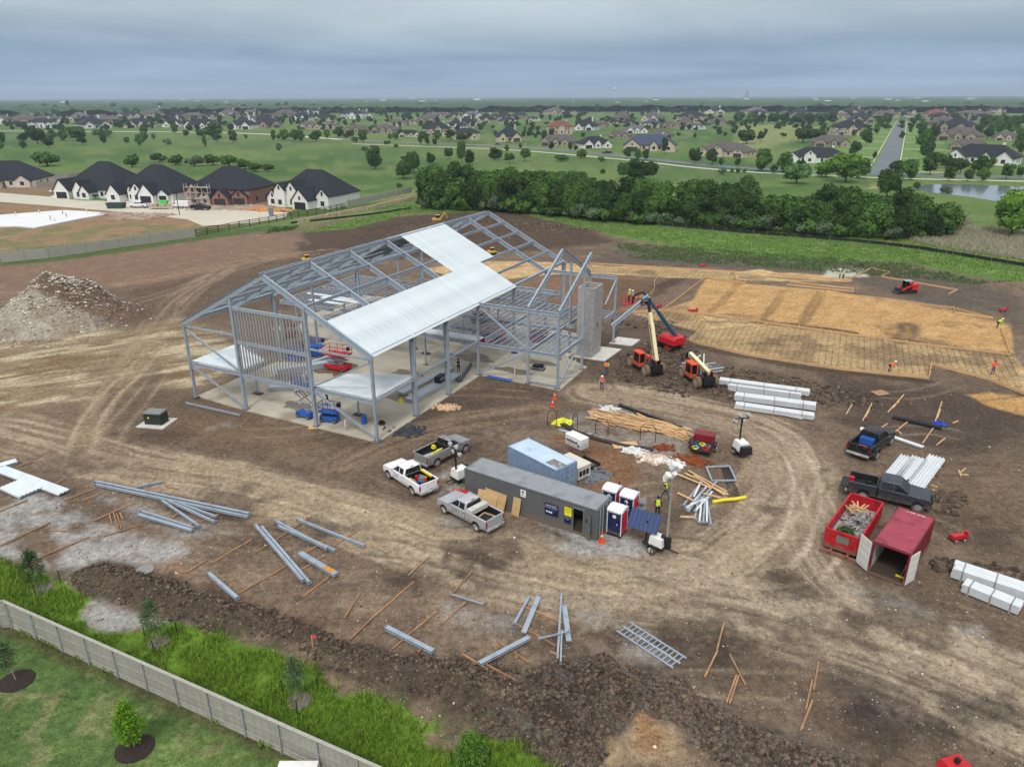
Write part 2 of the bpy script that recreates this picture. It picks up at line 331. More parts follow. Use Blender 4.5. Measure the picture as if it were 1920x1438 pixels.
# pale gravel areas
for pl,a in (([(-200,930),(60,920),(140,950),(250,1000),(330,1040),(300,1070),(200,1070),(60,1060),(-200,1020)],.85),([(180,930),(330,1000),(420,1000),(300,960)],.5),([(600,950),(660,955),(700,985),(650,1000),(610,980)],.7),([(1010,985),(1100,1000),(1180,1010),(1230,1040),(1330,1050),(1270,1075),(1120,1060),(1040,1025)],.95),([(820,880),(870,890),(860,930),(820,920)],.7),([(820,975),(1000,990),(1040,1010),(960,1030)],.4),([(1560,1090),(1650,1120),(1920,1190),(1920,1240),(1760,1200),(1620,1150)],.7),([(1600,1290),(1720,1340),(1900,1420),(1820,1430),(1640,1340)],.5),([(142,1140),(175,1130),(260,1155),(330,1175),(250,1182),(190,1190),(140,1172)],.9),([(380,795),(430,788),(440,800),(400,812),(370,806)],.9),([(1060,1130),(1200,1180),(1240,1240),(1120,1230)],.35),([(1040,770),(1160,760),(1300,800),(1250,860),(1100,830)],.35),([(840,1140),(1000,1150),(960,1180),(860,1170)],.35)):
    if not isinstance(pl[0],Vector): pl=PP(pl)
    blotch(pl,(168,166,162),a,1,thr=(.36,.56),n=nz2*.5+nz1*.5,soft=.8)
# sand / reddish spots
reg([(1060,850),(1110,825),(1180,850),(1200,900),(1150,925),(1080,905)],(128,94,68),.8,.8,.85,0,.2)
reg([(1040,820),(1090,812),(1100,835),(1050,840)],(126,90,66),.6,.6,.7)
reg([(300,1105),(420,1100),(450,1125),(600,1170),(700,1215),(560,1180),(380,1130)],(132,100,78),1,1,.7)
reg([(230,1065),(330,1055),(340,1080),(250,1095)],(140,106,80),.6,.6,.7)
reg([(1180,1340),(1260,1360),(1330,1438),(1120,1438),(1130,1390)],(166,142,112),.5,.7,.9,0,.3)
reg([(1185,1335),(1215,1330),(1250,1380),(1240,1420),(1200,1400)],(150,112,78),.4,.4,.8)
reg([(1345,1400),(1400,1385),(1500,1410),(1520,1438),(1350,1438)],(156,120,82),.4,.5,.8)
reg([(1812,740),(1850,732),(1960,750),(1960,790),(1850,762)],(186,146,92),.4,.5,.95,0,0)
for pl in (BERM1,BERM2): reg(pl,(78,67,59),.6,1,.85,0,.1)
blotch(BERM2,(112,108,104),.6,n=nz2)
# haul roads and wheel tracks
road([(-120,790),(0,805),(120,838),(250,880),(420,905),(600,945),(760,1005),(940,1062),(1120,1100),(1300,1075),(1400,1000),(1470,920),(1490,860),(1440,805),(1330,775),(1220,750),(1120,735)],6.5,(164,146,122),.85,.75,.6,1)
road([(900,1060),(1150,1110),(1350,1130),(1550,1180),(1750,1250),(1960,1340)],7,(158,142,120),.8,.8,.6,2)
road([(1500,860),(1520,950),(1500,1020),(1560,1110),(1700,1190),(1920,1270)],4,(162,146,124),.7,.7,.5,3)
road([(0,870),(300,880),(600,930),(900,1020),(1100,1060)],4,(156,138,114),.6,.8,.5,4)
road([(1130,740),(1230,760),(1350,790),(1430,830),(1450,900)],4,(150,132,110),.6,.8,.3,5)
road([(140,840),(170,790),(230,700),(290,620),(330,560),(430,500)],4.5,(152,132,108),.45,.8,.2,6)
road([(-100,560),(200,540),(450,490),(620,470)],5,(146,120,100),.5,.8,.2,7)
road([(620,480),(760,440),(850,425)],5,(98,80,68),.5,.8,.2,8)
road([(640,870),(720,830),(860,790),(1000,770)],4,(134,114,94),.5,.8,.2,9)
for i,(pl,g,w_,c,a) in enumerate([([(150,850),(165,790),(200,745),(260,690),(300,640)],2.,.28,(176,158,130),.7),([(190,850),(215,800),(260,755),(300,700)],2.,.25,(170,152,126),.6),([(0,600),(150,590),(300,555),(420,510),(560,470)],2.2,.3,(160,134,112),.6),([(1500,1090),(1560,1020),(1530,930),(1490,850)],2.1,.22,(190,174,150),.8),([(1440,1060),(1500,1000),(1520,900),(1480,830),(1400,800)],2.1,.22,(186,170,146),.8),([(1330,1090),(1420,1030),(1470,950)],2.1,.22,(184,168,144),.7),([(700,960),(860,1030),(1040,1080),(1200,1100),(1330,1075)],2.1,.25,(188,170,142),.7),([(300,890),(500,915),(700,980),(850,1040)],2.1,.25,(186,168,140),.7),([(1300,1090),(1500,1140),(1750,1210),(1920,1275)],2.1,.25,(184,168,144),.7),([(1200,1110),(1400,1160),(1650,1240),(1920,1360)],2.1,.22,(182,166,142),.6),([(640,880),(740,830),(860,800),(960,780)],2.0,.22,(150,130,108),.5),([(1600,880),(1530,900),(1490,960)],2.,.22,(70,60,52),.6),([(880,830),(920,820),(950,835),(930,850),(890,850),(880,830)],1.,.2,(70,60,52),.7),([(1180,740),(1100,650),(1180,600)],2,.3,(70,60,52),.6),([(1150,720),(1190,690),(1160,640),(1250,690)],2,.3,(66,57,50),.6),([(200,540),(360,520),(500,480)],2.2,.3,(84,70,60),.5),([(660,470),(760,430),(870,410)],2.2,.3,(60,50,44),.6),([(700,480),(790,450),(900,430)],2.2,.3,(64,54,48),.6),([(560,500),(700,440),(800,410)],2.2,.3,(60,50,44),.6)]):
    ruts(pl,g,w_,c,a,i)
for (cx,cy,rx,ry,h,a_),c1 in ((HEAPS[0],(160,152,138)),(HEAPS[1],(104,84,70))):
    d=np.hypot((GX-cx)/rx,(GY-cy)/ry);paint(sst(1.12,.95,d+(nz1-.5)*.3)*.95,C3(*c1));paint(sst(1.1,.9,d)*sst(.54,.66,nz1)*.45,C3(128,106,86))
# more wet spots
for i,(x_,y_,r_,c) in enumerate([(1440,955,1.0,(60,52,46)),(870,1060,2.4,(80,68,58)),(480,1010,3,(92,76,64)),(1300,1200,3.4,(66,58,52)),(1350,1215,2.6,(70,61,54)),(760,1090,2.,(66,58,52)),(900,1040,2.6,(84,72,62)),(1540,1180,3,(96,82,70)),(1700,1150,3,(92,80,68)),(600,990,2,(70,62,56)),(1820,1000,3,(84,72,60)),(1480,1100,2,(76,66,58)),(1640,1290,2.2,(84,74,66)),(1830,1330,1.8,(80,70,62)),(1640,1370,2,(60,52,46)),(290,820,2.5,(88,72,60)),(80,880,4,(100,84,72)),(420,950,3,(86,74,66))]):
    p=P(x_,y_);d=np.hypot((GX-p.x)/1.5,GY-p.y)/r_;paint(sst(1.1,.3,d+(nz2-.5)*1.6+(nz1-.5))*.7,C3(*c),0,.1)
# formwork beds: sand and straw
SAND=[[(1238,585),(1300,562),(1322,522),(1392,530),(1398,532),(1560,545),(1600,552),(1870,585),(1895,600),(1900,665),(1720,645),(1560,622),(1440,606),(1310,588)],
 [(1110,497),(1380,510),(1500,512),(1600,522),(1590,530),(1380,525),(1240,520),(1100,512)],[(790,505),(900,490),(1000,490),(1110,497),(1100,510),(980,520),(900,530)],
 [(1185,588),(1240,585),(1310,590),(1440,608),(1720,645),(1900,668),(1925,700),(1925,740),(1850,710),(1745,682),(1740,708),(1560,690),(1400,665),(1292,640),(1310,622)]]
for q_,s_ in enumerate(SAND): reg(s_,(192,152,100) if q_==0 else (196,168,124),.25,.15,.95,0,0)
straw=fbm((GX*.8+GY*.6)/3,(GX*-.6+GY*.8)/.5,71,4,.6)
d_=np.zeros(len(GX));
for s_ in SAND:
    pl=PP(s_);b=(np.abs(GX-60)<90)&(GY>60)&(GY<200);q=np.zeros(len(GX));q[b]=sst(-.2,.2,sdist(pl,GX[b],GY[b]));d_=np.maximum(d_,q)
paint(d_*sst(.5,.7,straw)*.3,C3(206,178,130));paint(d_*sst(.5,.3,straw)*.35,C3(168,128,78));paint(d_*sst(.58,.7,nz1)*.55,C3(110,94,76))
for pl_,w_,a_ in (([(1430,601),(1480,608),(1540,615),(1600,624)],1.3,.9),([(1600,628),(1680,636),(1720,642)],1.,.6),([(1720,642),(1800,655),(1890,664)],1.4,.9),([(1325,603),(1430,606)],.7,.7),([(1296,645),(1400,671),(1560,697),(1741,716)],1.6,.75),([(1376,514),(1500,523),(1600,532)],1.2,.6),([(1385,530),(1360,560),(1330,585)],1.2,.35),([(1470,545),(1450,575),(1430,598)],1.2,.4),([(1540,548),(1520,580),(1505,605)],1.5,.4),([(1690,640),(1705,625),(1700,610)],3,.6)): road(pl_,w_,(74,62,52),a_,.25,0,77)
reg([(1190,545),(1260,522),(1290,522),(1225,560)],(80,66,56),.6,.6,.9)
reg([(930,545),(1000,520),(1110,515),(1230,525),(1228,545),(1210,580),(1110,590),(1000,560)],(128,100,78),.8,.8,.85)
reg([(1175,470),(1500,485),(1680,500),(1800,520),(1920,560),(1920,620),(1700,560),(1560,515),(1100,490)],(92,84,74),2,1.5,.85,.3)
blotch([(1150,455),(1500,480),(1700,495),(1900,540),(1800,530),(1560,510),(1180,485)],(84,98,66),.8,n=nz2,thr=(.45,.6),soft=3)
reg([(1540,520),(1555,502),(1620,505),(1630,520)],(190,184,170),.3,.3,.9)
reg([(330,470),(345,465),(640,420),(560,432)],(112,106,70),.5,.5,.3)
# bright grass band, verge
VERGE=[(560,436),(620,420),(700,405),(780,382),(1100,408),(1450,430),(1800,440),(1920,450),(2600,520),(2600,640),(1920,530),(1700,492),(1550,486),(1350,474),(1170,445),(1060,418),(950,396),(870,398),(760,402),(660,428)]
reg(VERGE,(92,124,54),1.2,1.2,1,1,0);blotch(VERGE,(84,112,46),.8,n=nz1,thr=(.4,.6));blotch(VERGE,(136,148,88),.6,n=nz2,thr=(.55,.7))
reg([(1640,430),(1780,425),(1960,440),(1960,490),(1800,470),(1700,450)],(150,146,128),1.5,1.5,.7,1)
for s_ in ([(0,492),(160,474),(365,446),(366,452),(160,484),(0,500)],[(365,441),(500,424),(560,424),(450,440),(365,452)]): reg(s_,(74,98,48),.7,.8,.9,1)
# lot behind the precast fence
LOT=[(-500,340),(0,345),(130,330),(200,380),(500,400),(520,405),(370,435),(150,455),(0,475),(-500,520)]
reg(LOT,(122,116,80),1,1,1,.8);blotch(LOT,(150,122,94),.85,n=nz1,thr=(.45,.6));
reg([(0,385),(110,375),(210,385),(330,398),(420,402),(400,415),(200,420),(0,430)],(146,116,90),1.5,1.5,.8,.1)
reg([(0,345),(130,330),(170,350),(60,368),(0,366)],(134,108,86),1,1,.9,.1)
reg([(310,365),(490,372),(520,400),(500,408),(330,395)],(142,124,106),1.5,1.5,.9,.1)
reg([(660,380),(760,360),(830,345),(770,375)],(136,128,84),2,1,.6)
# far fields: mown strips
reg([(100,235),(420,242),(800,270),(1290,312),(1600,335),(2000,345),(2000,360),(1500,345),(1200,325),(760,300),(300,280),(0,262),(-300,262)],(96,112,66),8,6,.4)
reg([(1520,300),(1640,240),(1680,226),(1720,226),(1740,300),(1760,330),(1520,330)],(104,132,66),2,1,.9)
reg([(1380,232),(1540,238),(1500,262),(1380,290)],(140,144,92),4,3,.7)
reg([(1640,348),(1700,352),(1700,357),(1620,354)],(170,150,110),.8,.8,.7)
reg([(1690,340),(2100,342),(2100,400),(1850,392),(1760,375)],(100,118,62),1.5,1,.9)
# grass strip, yard lawn
reg(GRASS,(98,128,42),.3,.5,1,1,0);blotch(GRASS,(78,106,28),.6,n=nz2)
dy=sdist(YARD,GX,GY);paint(sst(-.05,.05,dy),C3(98,120,66),1,0);b=dy>-.1
mow=fbm((GX*.9+GY*.45)/3.5,(GX*-.45+GY*.9)/.35,81,4,.6)
paint(np.where(b,sst(.5,.68,mow)*.5,0),C3(128,146,84));paint(np.where(b,sst(.45,.7,nz1)*.55,0),C3(76,100,54));paint(np.where(b,sst(.6,.75,nz2)*.5,0),C3(140,134,96))
dfn=np.abs((GX-FA.x)*fd.y-(GY-FA.y)*fd.x);paint(np.where(b,sst(.9,.1,dfn+(nz2-.5)*.8)*.7,0),C3(90,78,58))
# pond basin: ground dips under the water sheet
# fine undulation
GZ[near]+=(nz1[near]-.5)*.16+(nz2[near]-.5)*.05
GZ[near]*=1
sl=np.zeros(len(GX));
def flat(x0,y0,r):
    d=np.hypot(GX-x0,GY-y0);w=sst(r+2,r,d);GZ[:]=GZ*(1-w)
for i in range(46):
    q=np.random.default_rng(900+i);c0=q.uniform([100,560],[1880,1330]) if i%3 else q.uniform([1000,700],[1850,1300]);a_=q.uniform(-.35,.35)+(.18 if c0[1]>900 else 0);l_=q.uniform(60,190);cv=q.uniform(-40,40)
    pts_=[(c0[0]+t*l_*math.cos(a_),c0[1]+t*l_*math.sin(a_)*.6+cv*(t*t)*.5) for t in (-1,-.5,0,.5,1)]
    pts_=[(x,max(500,min(1436,y))) for x,y in pts_];lt=i%2
    ruts(pts_,2.05,.2,(162,146,122) if lt else (66,57,50),.45 if lt else .55,100+i)
col*= (0.84+.24*nzf)[:,None]
na=len(ang);nr=len(rad)
idx=np.arange(nr*na).reshape(nr,na);F=np.stack([idx[:-1,:-1],idx[:-1,1:],idx[1:,1:],idx[1:,:-1]],-1).reshape(-1,4)[:,::-1]
def ground_mat():
    m=bpy.data.materials.new('ground_soil');m.use_nodes=True;n=m.node_tree.nodes;l=m.node_tree.links;b=n['Principled BSDF'];b.inputs['Roughness'].default_value=.95;b.inputs['Specular IOR Level'].default_value=.15
    at=n.new('ShaderNodeAttribute');at.attribute_name='Col';av=n.new('ShaderNodeAttribute');av.attribute_name='veg';ag=n.new('ShaderNodeAttribute');ag.attribute_name='grav'
    geo=n.new('ShaderNodeNewGeometry')
    def noise(s,d=4,r=.6):
        x=n.new('ShaderNodeTexNoise');x.inputs['Scale'].default_value=s;x.inputs['Detail'].default_value=d;x.inputs['Roughness'].default_value=r;l.new(geo.outputs['Position'],x.inputs['Vector']);return x
    def rng(x,a,b_,c,d):
        r=n.new('ShaderNodeMapRange');r.inputs[1].default_value=a;r.inputs[2].default_value=b_;r.inputs[3].default_value=c;r.inputs[4].default_value=d;l.new(x,r.inputs[0]);return r.outputs[0]
    def mth(op,a,b_):
        x=n.new('ShaderNodeMath');x.operation=op
        for i,q in enumerate((a,b_)):
            if isinstance(q,(int,float)):x.inputs[i].default_value=q
            else:l.new(q,x.inputs[i])
        return x.outputs[0]
    n1=noise(2.2,8,.7);n2=noise(.35,5,.6);n3=noise(9,4,.7)
    v=mth('MULTIPLY',mth('MULTIPLY',rng(n1.outputs[0],.3,.7,.54,1.42),rng(n2.outputs[0],.3,.7,.80,1.14)),rng(n3.outputs[0],.3,.7,.70,1.28))
    sc=n.new('ShaderNodeVectorMath');sc.operation='SCALE';l.new(at.outputs['Color'],sc.inputs[0]);l.new(v,sc.inputs['Scale'])
    vo=n.new('ShaderNodeTexVoronoi');vo.inputs['Scale'].default_value=9;l.new(geo.outputs['Position'],vo.inputs['Vector'])
    sep=n.new('ShaderNodeSeparateColor');l.new(vo.outputs['Color'],sep.inputs[0])
    dens=mth('ADD',mth('MULTIPLY',ag.outputs['Fac'],.14),.02)
    pick=mth('LESS_THAN',sep.outputs[0],dens);sz=mth('LESS_THAN',vo.outputs['Distance'],mth('ADD',mth('MULTIPLY',sep.outputs[1],.3),.18))
    sp=mth('MULTIPLY',mth('MULTIPLY',pick,sz),mth('SUBTRACT',1.,mth('MINIMUM',av.outputs['Fac'],1.)))
    mx_=n.new('ShaderNodeMix');mx_.data_type='RGBA';l.new(mth('MULTIPLY',sp,.6),mx_.inputs[0]);l.new(sc.outputs[0],mx_.inputs[6]);mx_.inputs[7].default_value=(.42,.40,.36,1)
    # small dark clods
    v2=n.new('ShaderNodeTexVoronoi');v2.inputs['Scale'].default_value=3.1;l.new(geo.outputs['Position'],v2.inputs['Vector']);s2=n.new('ShaderNodeSeparateColor');l.new(v2.outputs['Color'],s2.inputs[0])
    dk=mth('MULTIPLY',mth('MULTIPLY',mth('LESS_THAN',s2.outputs[2],.12),rng(v2.outputs['Distance'],.2,.35,1,0)),mth('SUBTRACT',1.,mth('MINIMUM',av.outputs['Fac'],1.)))
    m2=n.new('ShaderNodeMix');m2.data_type='RGBA';l.new(mth('MULTIPLY',dk,.45),m2.inputs[0]);l.new(mx_.outputs[2],m2.inputs[6]);m2.inputs[7].default_value=(.05,.04,.032,1)
    l.new(m2.outputs[2],b.inputs['Base Color'])
    h=mth('ADD',mth('MULTIPLY',n1.outputs[0],.16),mth('ADD',mth('MULTIPLY',n3.outputs[0],.05),mth('MULTIPLY',sp,.05)))
    bm=n.new('ShaderNodeBump');bm.inputs['Strength'].default_value=.9;bm.inputs['Distance'].default_value=1.;l.new(h,bm.inputs['Height']);l.new(bm.outputs[0],b.inputs['Normal'])
    return m
GM=ground_mat()
# interpolated ground height for placing things
gz2=None
def gmesh():
    global gz2
    gz2=GZ.reshape(nr,na)
    me=npmesh('ground',np.c_[GX,GY,GZ],F,GM,True,{'Col':np.clip(col,0,1),'veg':veg,'grav':grav})
    o=link('ground',me);tag(o,kind='structure')
def gz(x,y):
    r=math.hypot(x,y);a=math.atan2(x,y);i=min(max(int(np.searchsorted(rad,r))-1,0),nr-2);j=min(max(int(np.searchsorted(ang,a))-1,0),na-2);return float(gz2[i,j])
# flatten under standing things
for (px_,r_) in [((1010,940),8),((830,930),8),((1660,970),10),((1620,840),6),((1880,1110),9),((1270,700),12),((1600,520),4),((1730,540),4)]:
    p=P(*px_);flat(p.x,p.y,r_)
# flat under the building slab
BX=Vector((-13.0,63.15,0));BA=math.atan2(-.452,.892)
_c,_s=math.cos(BA),math.sin(BA);lx=(GX-BX.x)*_c+(GY-BX.y)*_s;ly=-(GX-BX.x)*_s+(GY-BX.y)*_c
din=sdist([(-27,-3),(2,-3),(2,17),(14,17),(14,42),(4,48),(-27,48),(-36,46),(-36,20),(-27,20)],lx,ly);GZ[:]=GZ*(1-sst(-1,1.5,din))
gmesh()
def gp(x,y,dz=0):
    p=P(x,y);p.z=gz(p.x,p.y)+dz;return p
# ---------------- common materials ----------------
STEEL=mat('primed_steel',(152,163,174),.55,.15,.05,2.5,rnd=.06,col2=(141,150,161))
STEELD=mat('dark_steel',(92,97,108),.6,.1,.1,3)
GALV=mat('galvanised_deck',(208,216,219),.5,.03,.06,.8,rnd=.035,col2=(196,206,210))
GALV2=mat('galvanised_sheet',(182,190,198),.45,.3,.1,2)
STUD=mat('light_gauge_steel',(170,169,167),.5,.15,.08,2)
CONC=mat('concrete_slab',(176,168,152),.85,0,.16,.35,.3,8,col2=(146,136,118))
BLOCK=mat('concrete_block',(160,158,155),.9,0,.1,1.5,.3,10)
BLACK=mat('black_rubber',(24,24,25),.8,0,.15,6,dirt=.6,dz=.2)
BLACKP=mat('black_metal',(30,31,34),.5,0,.1,4)
GLASS=mat('dark_glass',(22,28,34),.12,0,.1,1,spec=.6)
WHITE=mat('white_paint',(226,226,222),.4,0,.05,2,dirt=.5,dz=.8)
CHROME=mat('bright_metal',(180,182,186),.3,.6,.05,3)
RED=mat('red_paint',(186,24,36),.45,0,.1,2)
REDL=mat('red_lamp',(150,14,16),.3,0,.1,2)
YEL=mat('yellow_paint',(226,208,40),.5,0,.08,3)
BLUE=mat('blue_paint',(38,84,160),.5,0,.1,3)
ORANGE=mat('orange_paint',(214,82,42),.5,0,.1,3)
WOOD=mat('sawn_lumber',(196,160,118),.8,0,.16,3,rnd=.12)
WOODD=mat('weathered_timber',(150,116,86),.85,0,.22,4,rnd=.2)
PLY=mat('plywood',(190,158,112),.75,0,.12,2.5,rnd=.1)
GREYM=mat('grey_machine_paint',(120,124,128),.6,0,.1,3)
MUD=mat('muddy_tyre',(96,82,68),.95,0,.2,6)
# ---------------- steel frame building ----------------
FR=thing('steel_frame_building','grey primed steel building frame with a half sheeted pitched roof on the concrete slab','building',tuple(BX),BA)
def SP(s,t,z): return (-s,t,z)
Hs=lambda s: 8.9+6.3*(s if s<12.3 else 24.6-s)/12.3
def member(name,a,b,w=.2,h=.4,kind='i',roll=0,mt=None,label=None):
    a=Vector(SP(*a));b=Vector(SP(*b));m=M()
    d=b-a
    if kind=='i': m.ib((0,0,0),d,w,h,max(.03,w*.1),roll)
    else: m.bar((0,0,0),d,w,h,roll)
    return m.ob(name,mt or STEEL,FR,loc=a,smooth=False,label=label)
Z0=.12
def colm(s,t,z,w=.25,h=None,big=False,z0=Z0):
    if big: member('column',(s,t,z0),(s,t,z),.28,.55,'i',math.pi/2)
    else: member('column',(s,t,z0),(s,t,z),w,h or w,'b')
    m=M();m.box(-.3,.3,-.3,.3,0,.03);m.ob('base_plate',STEELD,FR,loc=SP(s,t,z0-.002+.004))
for s,t,z,big in [(0,6.66,8.6,1),(0,13.1,8.6,1),(24.6,13.1,8.6,1),(0,45.5,8.6,1),(24.6,29.3,8.6,1),(24.6,45.5,8.6,1)]: colm(s,t,z,big=True)
for s,t,z in [(0,0,8.6),(24.6,0,8.6),(0,20,8.6),(0,29.3,8.6),(0,39.2,8.6),(24.6,20,8.6),(24.6,39.2,8.6),(-6.5,20,8.9),(-10.2,20,8.9),(-6.5,32.3,12.2),(-10.3,27.15,12.6),(-6.5,39.2,8.9),(-10.2,38.9,8.9)]: colm(s,t,z)
for s in (17.1,7.5): colm(s,0,Hs(s)-.35,.3,.34)
for s,t in [(7.5,20),(16.2,20),(7.5,29.3),(16.2,29.3),(7.5,39.2),(16.2,39.2),(16.2,45),(-6.5,29.2),(12,24.5),(20,24.5)]: colm(s,t,3.9,.18)
for s,t in [(31,20.4),(34.5,27),(34.5,34),(34.5,41),(28,20.4),(28,30),(28,40)]: colm(s,t,4.0,.18)
# eave struts, ridge, rafters, purlins
TS=[0,6.66,13.1,20,29.3,39.2,45.5]
for t0,t1 in zip(TS,TS[1:]):
    member('eave_beam',(0,t0+.15,8.78),(0,t1-.15,8.78),.3,.32);member('eave_beam',(24.6,t0+.15,8.78),(24.6,t1-.15,8.78),.3,.32)
    for s in (2.5,4.9,7.3,9.65,14.95,17.3,19.7,22.1):
        member('purlin',(s,t0+.12,Hs(s)-.14),(s,t1-.12,Hs(s)-.14),.16,.3)
    member('ridge_beam',(12.15,t0+.12,15.03),(12.15,t1-.12,15.03),.16,.34);member('ridge_beam',(12.75,t0+.12,15.0),(12.75,t1-.12,15.0),.16,.34)
for t in TS:
    member('rafter',(-.3,t,Hs(0)-.3-.15),(12.24,t,15.15-.28),.24,.55);member('rafter',(24.9,t,Hs(0)-.3-.15),(12.36,t,15.15-.28),.24,.55)
# roof sheeting in separate panels
def roofpanel(right,s0,s1,w=.914):
    m=M();n=6;d=w/n;pts=[]
    for k in range(n): pts+= [(k*d,0),(k*d+d*.45,0),(k*d+d*.55,.06),(k*d+d*.95,.06)]
    pts.append((w-.004,0));a=[];sg=1 if right else -1
    vs=[];N_=len(pts)
    for s in (s0,s1):
        for y,z in pts: vs.append((-s,y,Hs(s)+.02+z))
    for s in (s0,s1):
        for y,z in pts: vs.append((-s,y,Hs(s)+.01+z))
    fs=[]
    for i in range(N_-1):
        fs+= [(i,i+1,N_+i+1,N_+i),(2*N_+i,3*N_+i,3*N_+i+1,2*N_+i+1)]
    m.add(vs,fs);return m.mesh('roof_panel',GALV,False)
pm=roofpanel(1,-.4,4.85)
for k in range(32): link('roof_panel',pm,FR,loc=(0,.1+k*.916,0))
pm=roofpanel(1,4.78,12.35)
for k in range(11): link('roof_panel',pm,FR,loc=(0,22.9+k*.916,.006))
pm=roofpanel(0,12.4,19.6)
for k in range(11): link('roof_panel',pm,FR,loc=(0,20.8+k*.916,0))
# front wall: girts, studs, braces
for z in (11.2,7.6,3.95): member('girt',(16.92,0,z),(7.68,0,z),.22,.34,'b')
sm1=M().bar((0,0,0),(0,0,3.25),.085,.14).mesh('stud',STUD,False)
for r_,z in enumerate((4.13,7.78)):
    for k in range(23): link('stud',sm1,FR,loc=SP(16.7-k*.4,0,z))
for s in (16.7,):pass
for a,b in (((24.4,0,8.3),(17.28,0,8.3)),((7.3,0,8.3),(.2,0,8.3)),((24.4,0,8.0),(17.3,0,4.45)),((24.4,0,3.85),(17.3,0,.4)),((.2,0,8.0),(7.3,0,4.45)),((7.3,0,3.85),(.2,0,.4))): member('brace',a,b,.17,.17,'b')
for a,b in (((24.4,0,4.08),(17.28,0,4.08)),((7.3,0,4.08),(.2,0,4.08))): member('floor_beam',a,b,.2,.36)
def deck(poly,z,label=None,th=.09):
    m=M();m.prism([(-s,t) for s,t in poly],0,th);o=m.ob('floor_deck',GALV,FR,loc=(0,0,z),smooth=False)
deck([(24.5,.2),(24.55,7.2),(22.2,5.7),(17.4,3.7),(17.3,.2)][::-1],4.28)
deck([(7.3,.2),(6.76,4.4),(.15,7.3),(.15,.2)][::-1],4.28)
for a,b in (((24.5,.2,4.06),(24.5,7.2,4.06)),((24.5,7.3,4.06),(17.4,3.85,4.06)),((6.9,.2,4.06),(6.72,4.4,4.06)),((6.65,4.5,4.06),(.1,7.35,4.06)),((17.2,.2,4.06),(17.3,3.7,4.06))): member('floor_beam',a,b,.2,.36)
for a,b in (((0,.15,4.1),(0,6.4,4.1)),((0,6.95,4.25),(0,12.8,4.25)),((0,13.4,4.25),(0,19.85,4.25))): member('strut',a,b,.2,.2,'b')
# mezzanine girders + joists
GIR=[((8.4,20,3.95),(.15,20,3.95)),((-.15,20,3.95),(-6.35,20,3.95)),((-6.65,20,3.95),(-10.05,20,3.95)),((16.2,20,3.95),(8.6,20,3.95)),((24.4,20,3.95),(16.4,20,3.95)),((24,24.5,3.95),(.3,24.5,3.95)),((24.4,29.3,3.95),(.15,29.3,3.95)),((-.15,29.3,3.95),(-6.35,29.3,3.95)),((24.4,39.2,3.95),(.15,39.2,3.95)),((-.15,39.2,3.95),(-6.35,39.2,3.95)),((-6.65,39.2,3.95),(-10.1,39.2,3.95)),((24,43.8,3.95),(.3,43.8,3.95)),
 ((0,21.7,3.95),(0,29.1,3.95)),((-10.2,20.2,3.95),(-10.25,27,3.95)),((-6.5,20.2,3.95),(-6.5,32.1,3.95)),((0,29.5,3.95),(0,39,3.95)),((12,24.6,3.95),(12,39,3.95)),((-6.5,32.5,3.95),(-6.5,39,3.95)),
 ((24.8,24,3.95),(34.5,24,3.95)),((24.8,33,3.95),(34.5,33,3.95)),((24.8,41.5,3.95),(34.5,41.5,3.95)),((34.5,24.2,3.95),(34.5,41.3,3.95)),((29.5,24.2,3.95),(29.5,32.8,3.95)),((8.2,20.2,3.95),(8.2,24.3,3.95)),
 ((0,20,8.75),(-6.35,20,8.75)),((-6.65,20,8.75),(-10.05,20,8.75)),((-.15,29.3,8.6),(-6.4,29.3,8.6)),((-.15,39.2,8.75),(-6.35,39.2,8.75)),((-6.65,39.2,8.75),(-10.1,39.2,8.75)),((-6.7,27.15,3.95),(-10.1,27.15,3.95)),((-6.7,30.5,4.2),(-7.8,30.5,4.2)),((-10.2,39,4.2),(-10.2,35,4.2))]
for a,b in GIR: member('girder',a,b,.22,.42)
JM={}
def joist(s,t0,t1,z=4.18):
    L=round(t1-t0,2)
    if L not in JM:
        m=M();h=.45;m.bar((0,0,0),(0,L,0),.11,.06);m.bar((0,.4,-h),(0,L-.4,-h),.09,.05)
        n=max(2,int(L/.8));st=(L-.8)/n
        for k in range(n):
            m.bar((0,.4+k*st,-h),(0,.4+(k+.5)*st,0),.04);m.bar((0,.4+(k+.5)*st,0),(0,.4+(k+1)*st,-h),.04)
        JM[L]=m.mesh('joist',STEELD if False else STEEL,False)
    link('joist',JM[L],FR,loc=SP(s,t0,z))
def joists(s0,s1,t0,t1,sp=.95):
    n=int(abs(s1-s0)/sp)
    for k in range(1,n+1): joist(min(s0,s1)+k*abs(s1-s0)/(n+1),t0+.1,t1-.1)
joists(-6.4,-.1,20,29.3);joists(-10.1,-6.6,20,27.1,.8);joists(.1,8.1,24.5,29.3);joists(.1,11.9,29.3,39.2);joists(12.1,24.4,29.3,39.2);joists(8.4,24.4,20,24.5);joists(8.4,24.4,24.5,29.3);joists(.1,24.4,39.2,43.8);joists(-6.4,-.1,29.3,39.2);joists(24.8,34.4,24,33);joists(24.8,34.4,33,41.5);joists(.1,8.1,21.7,24.4)
for pl in ([(8.1,20.15),(.1,20.15),(.1,21.6),(8.1,21.6)],[(30.6,25.6),(24.8,25.6),(24.8,26.4),(30.6,26.4)],[(30,27.3),(22,27.3),(22,28.2),(30,28.2)],[(16,20.2),(11,20.2),(11,21.2),(16,21.2)],[(21,24.7),(13,24.7),(13,25.5),(21,25.5)],[(33.5,28.4),(25,28.4),(25,29),(33.5,29)]): deck(pl,4.22)
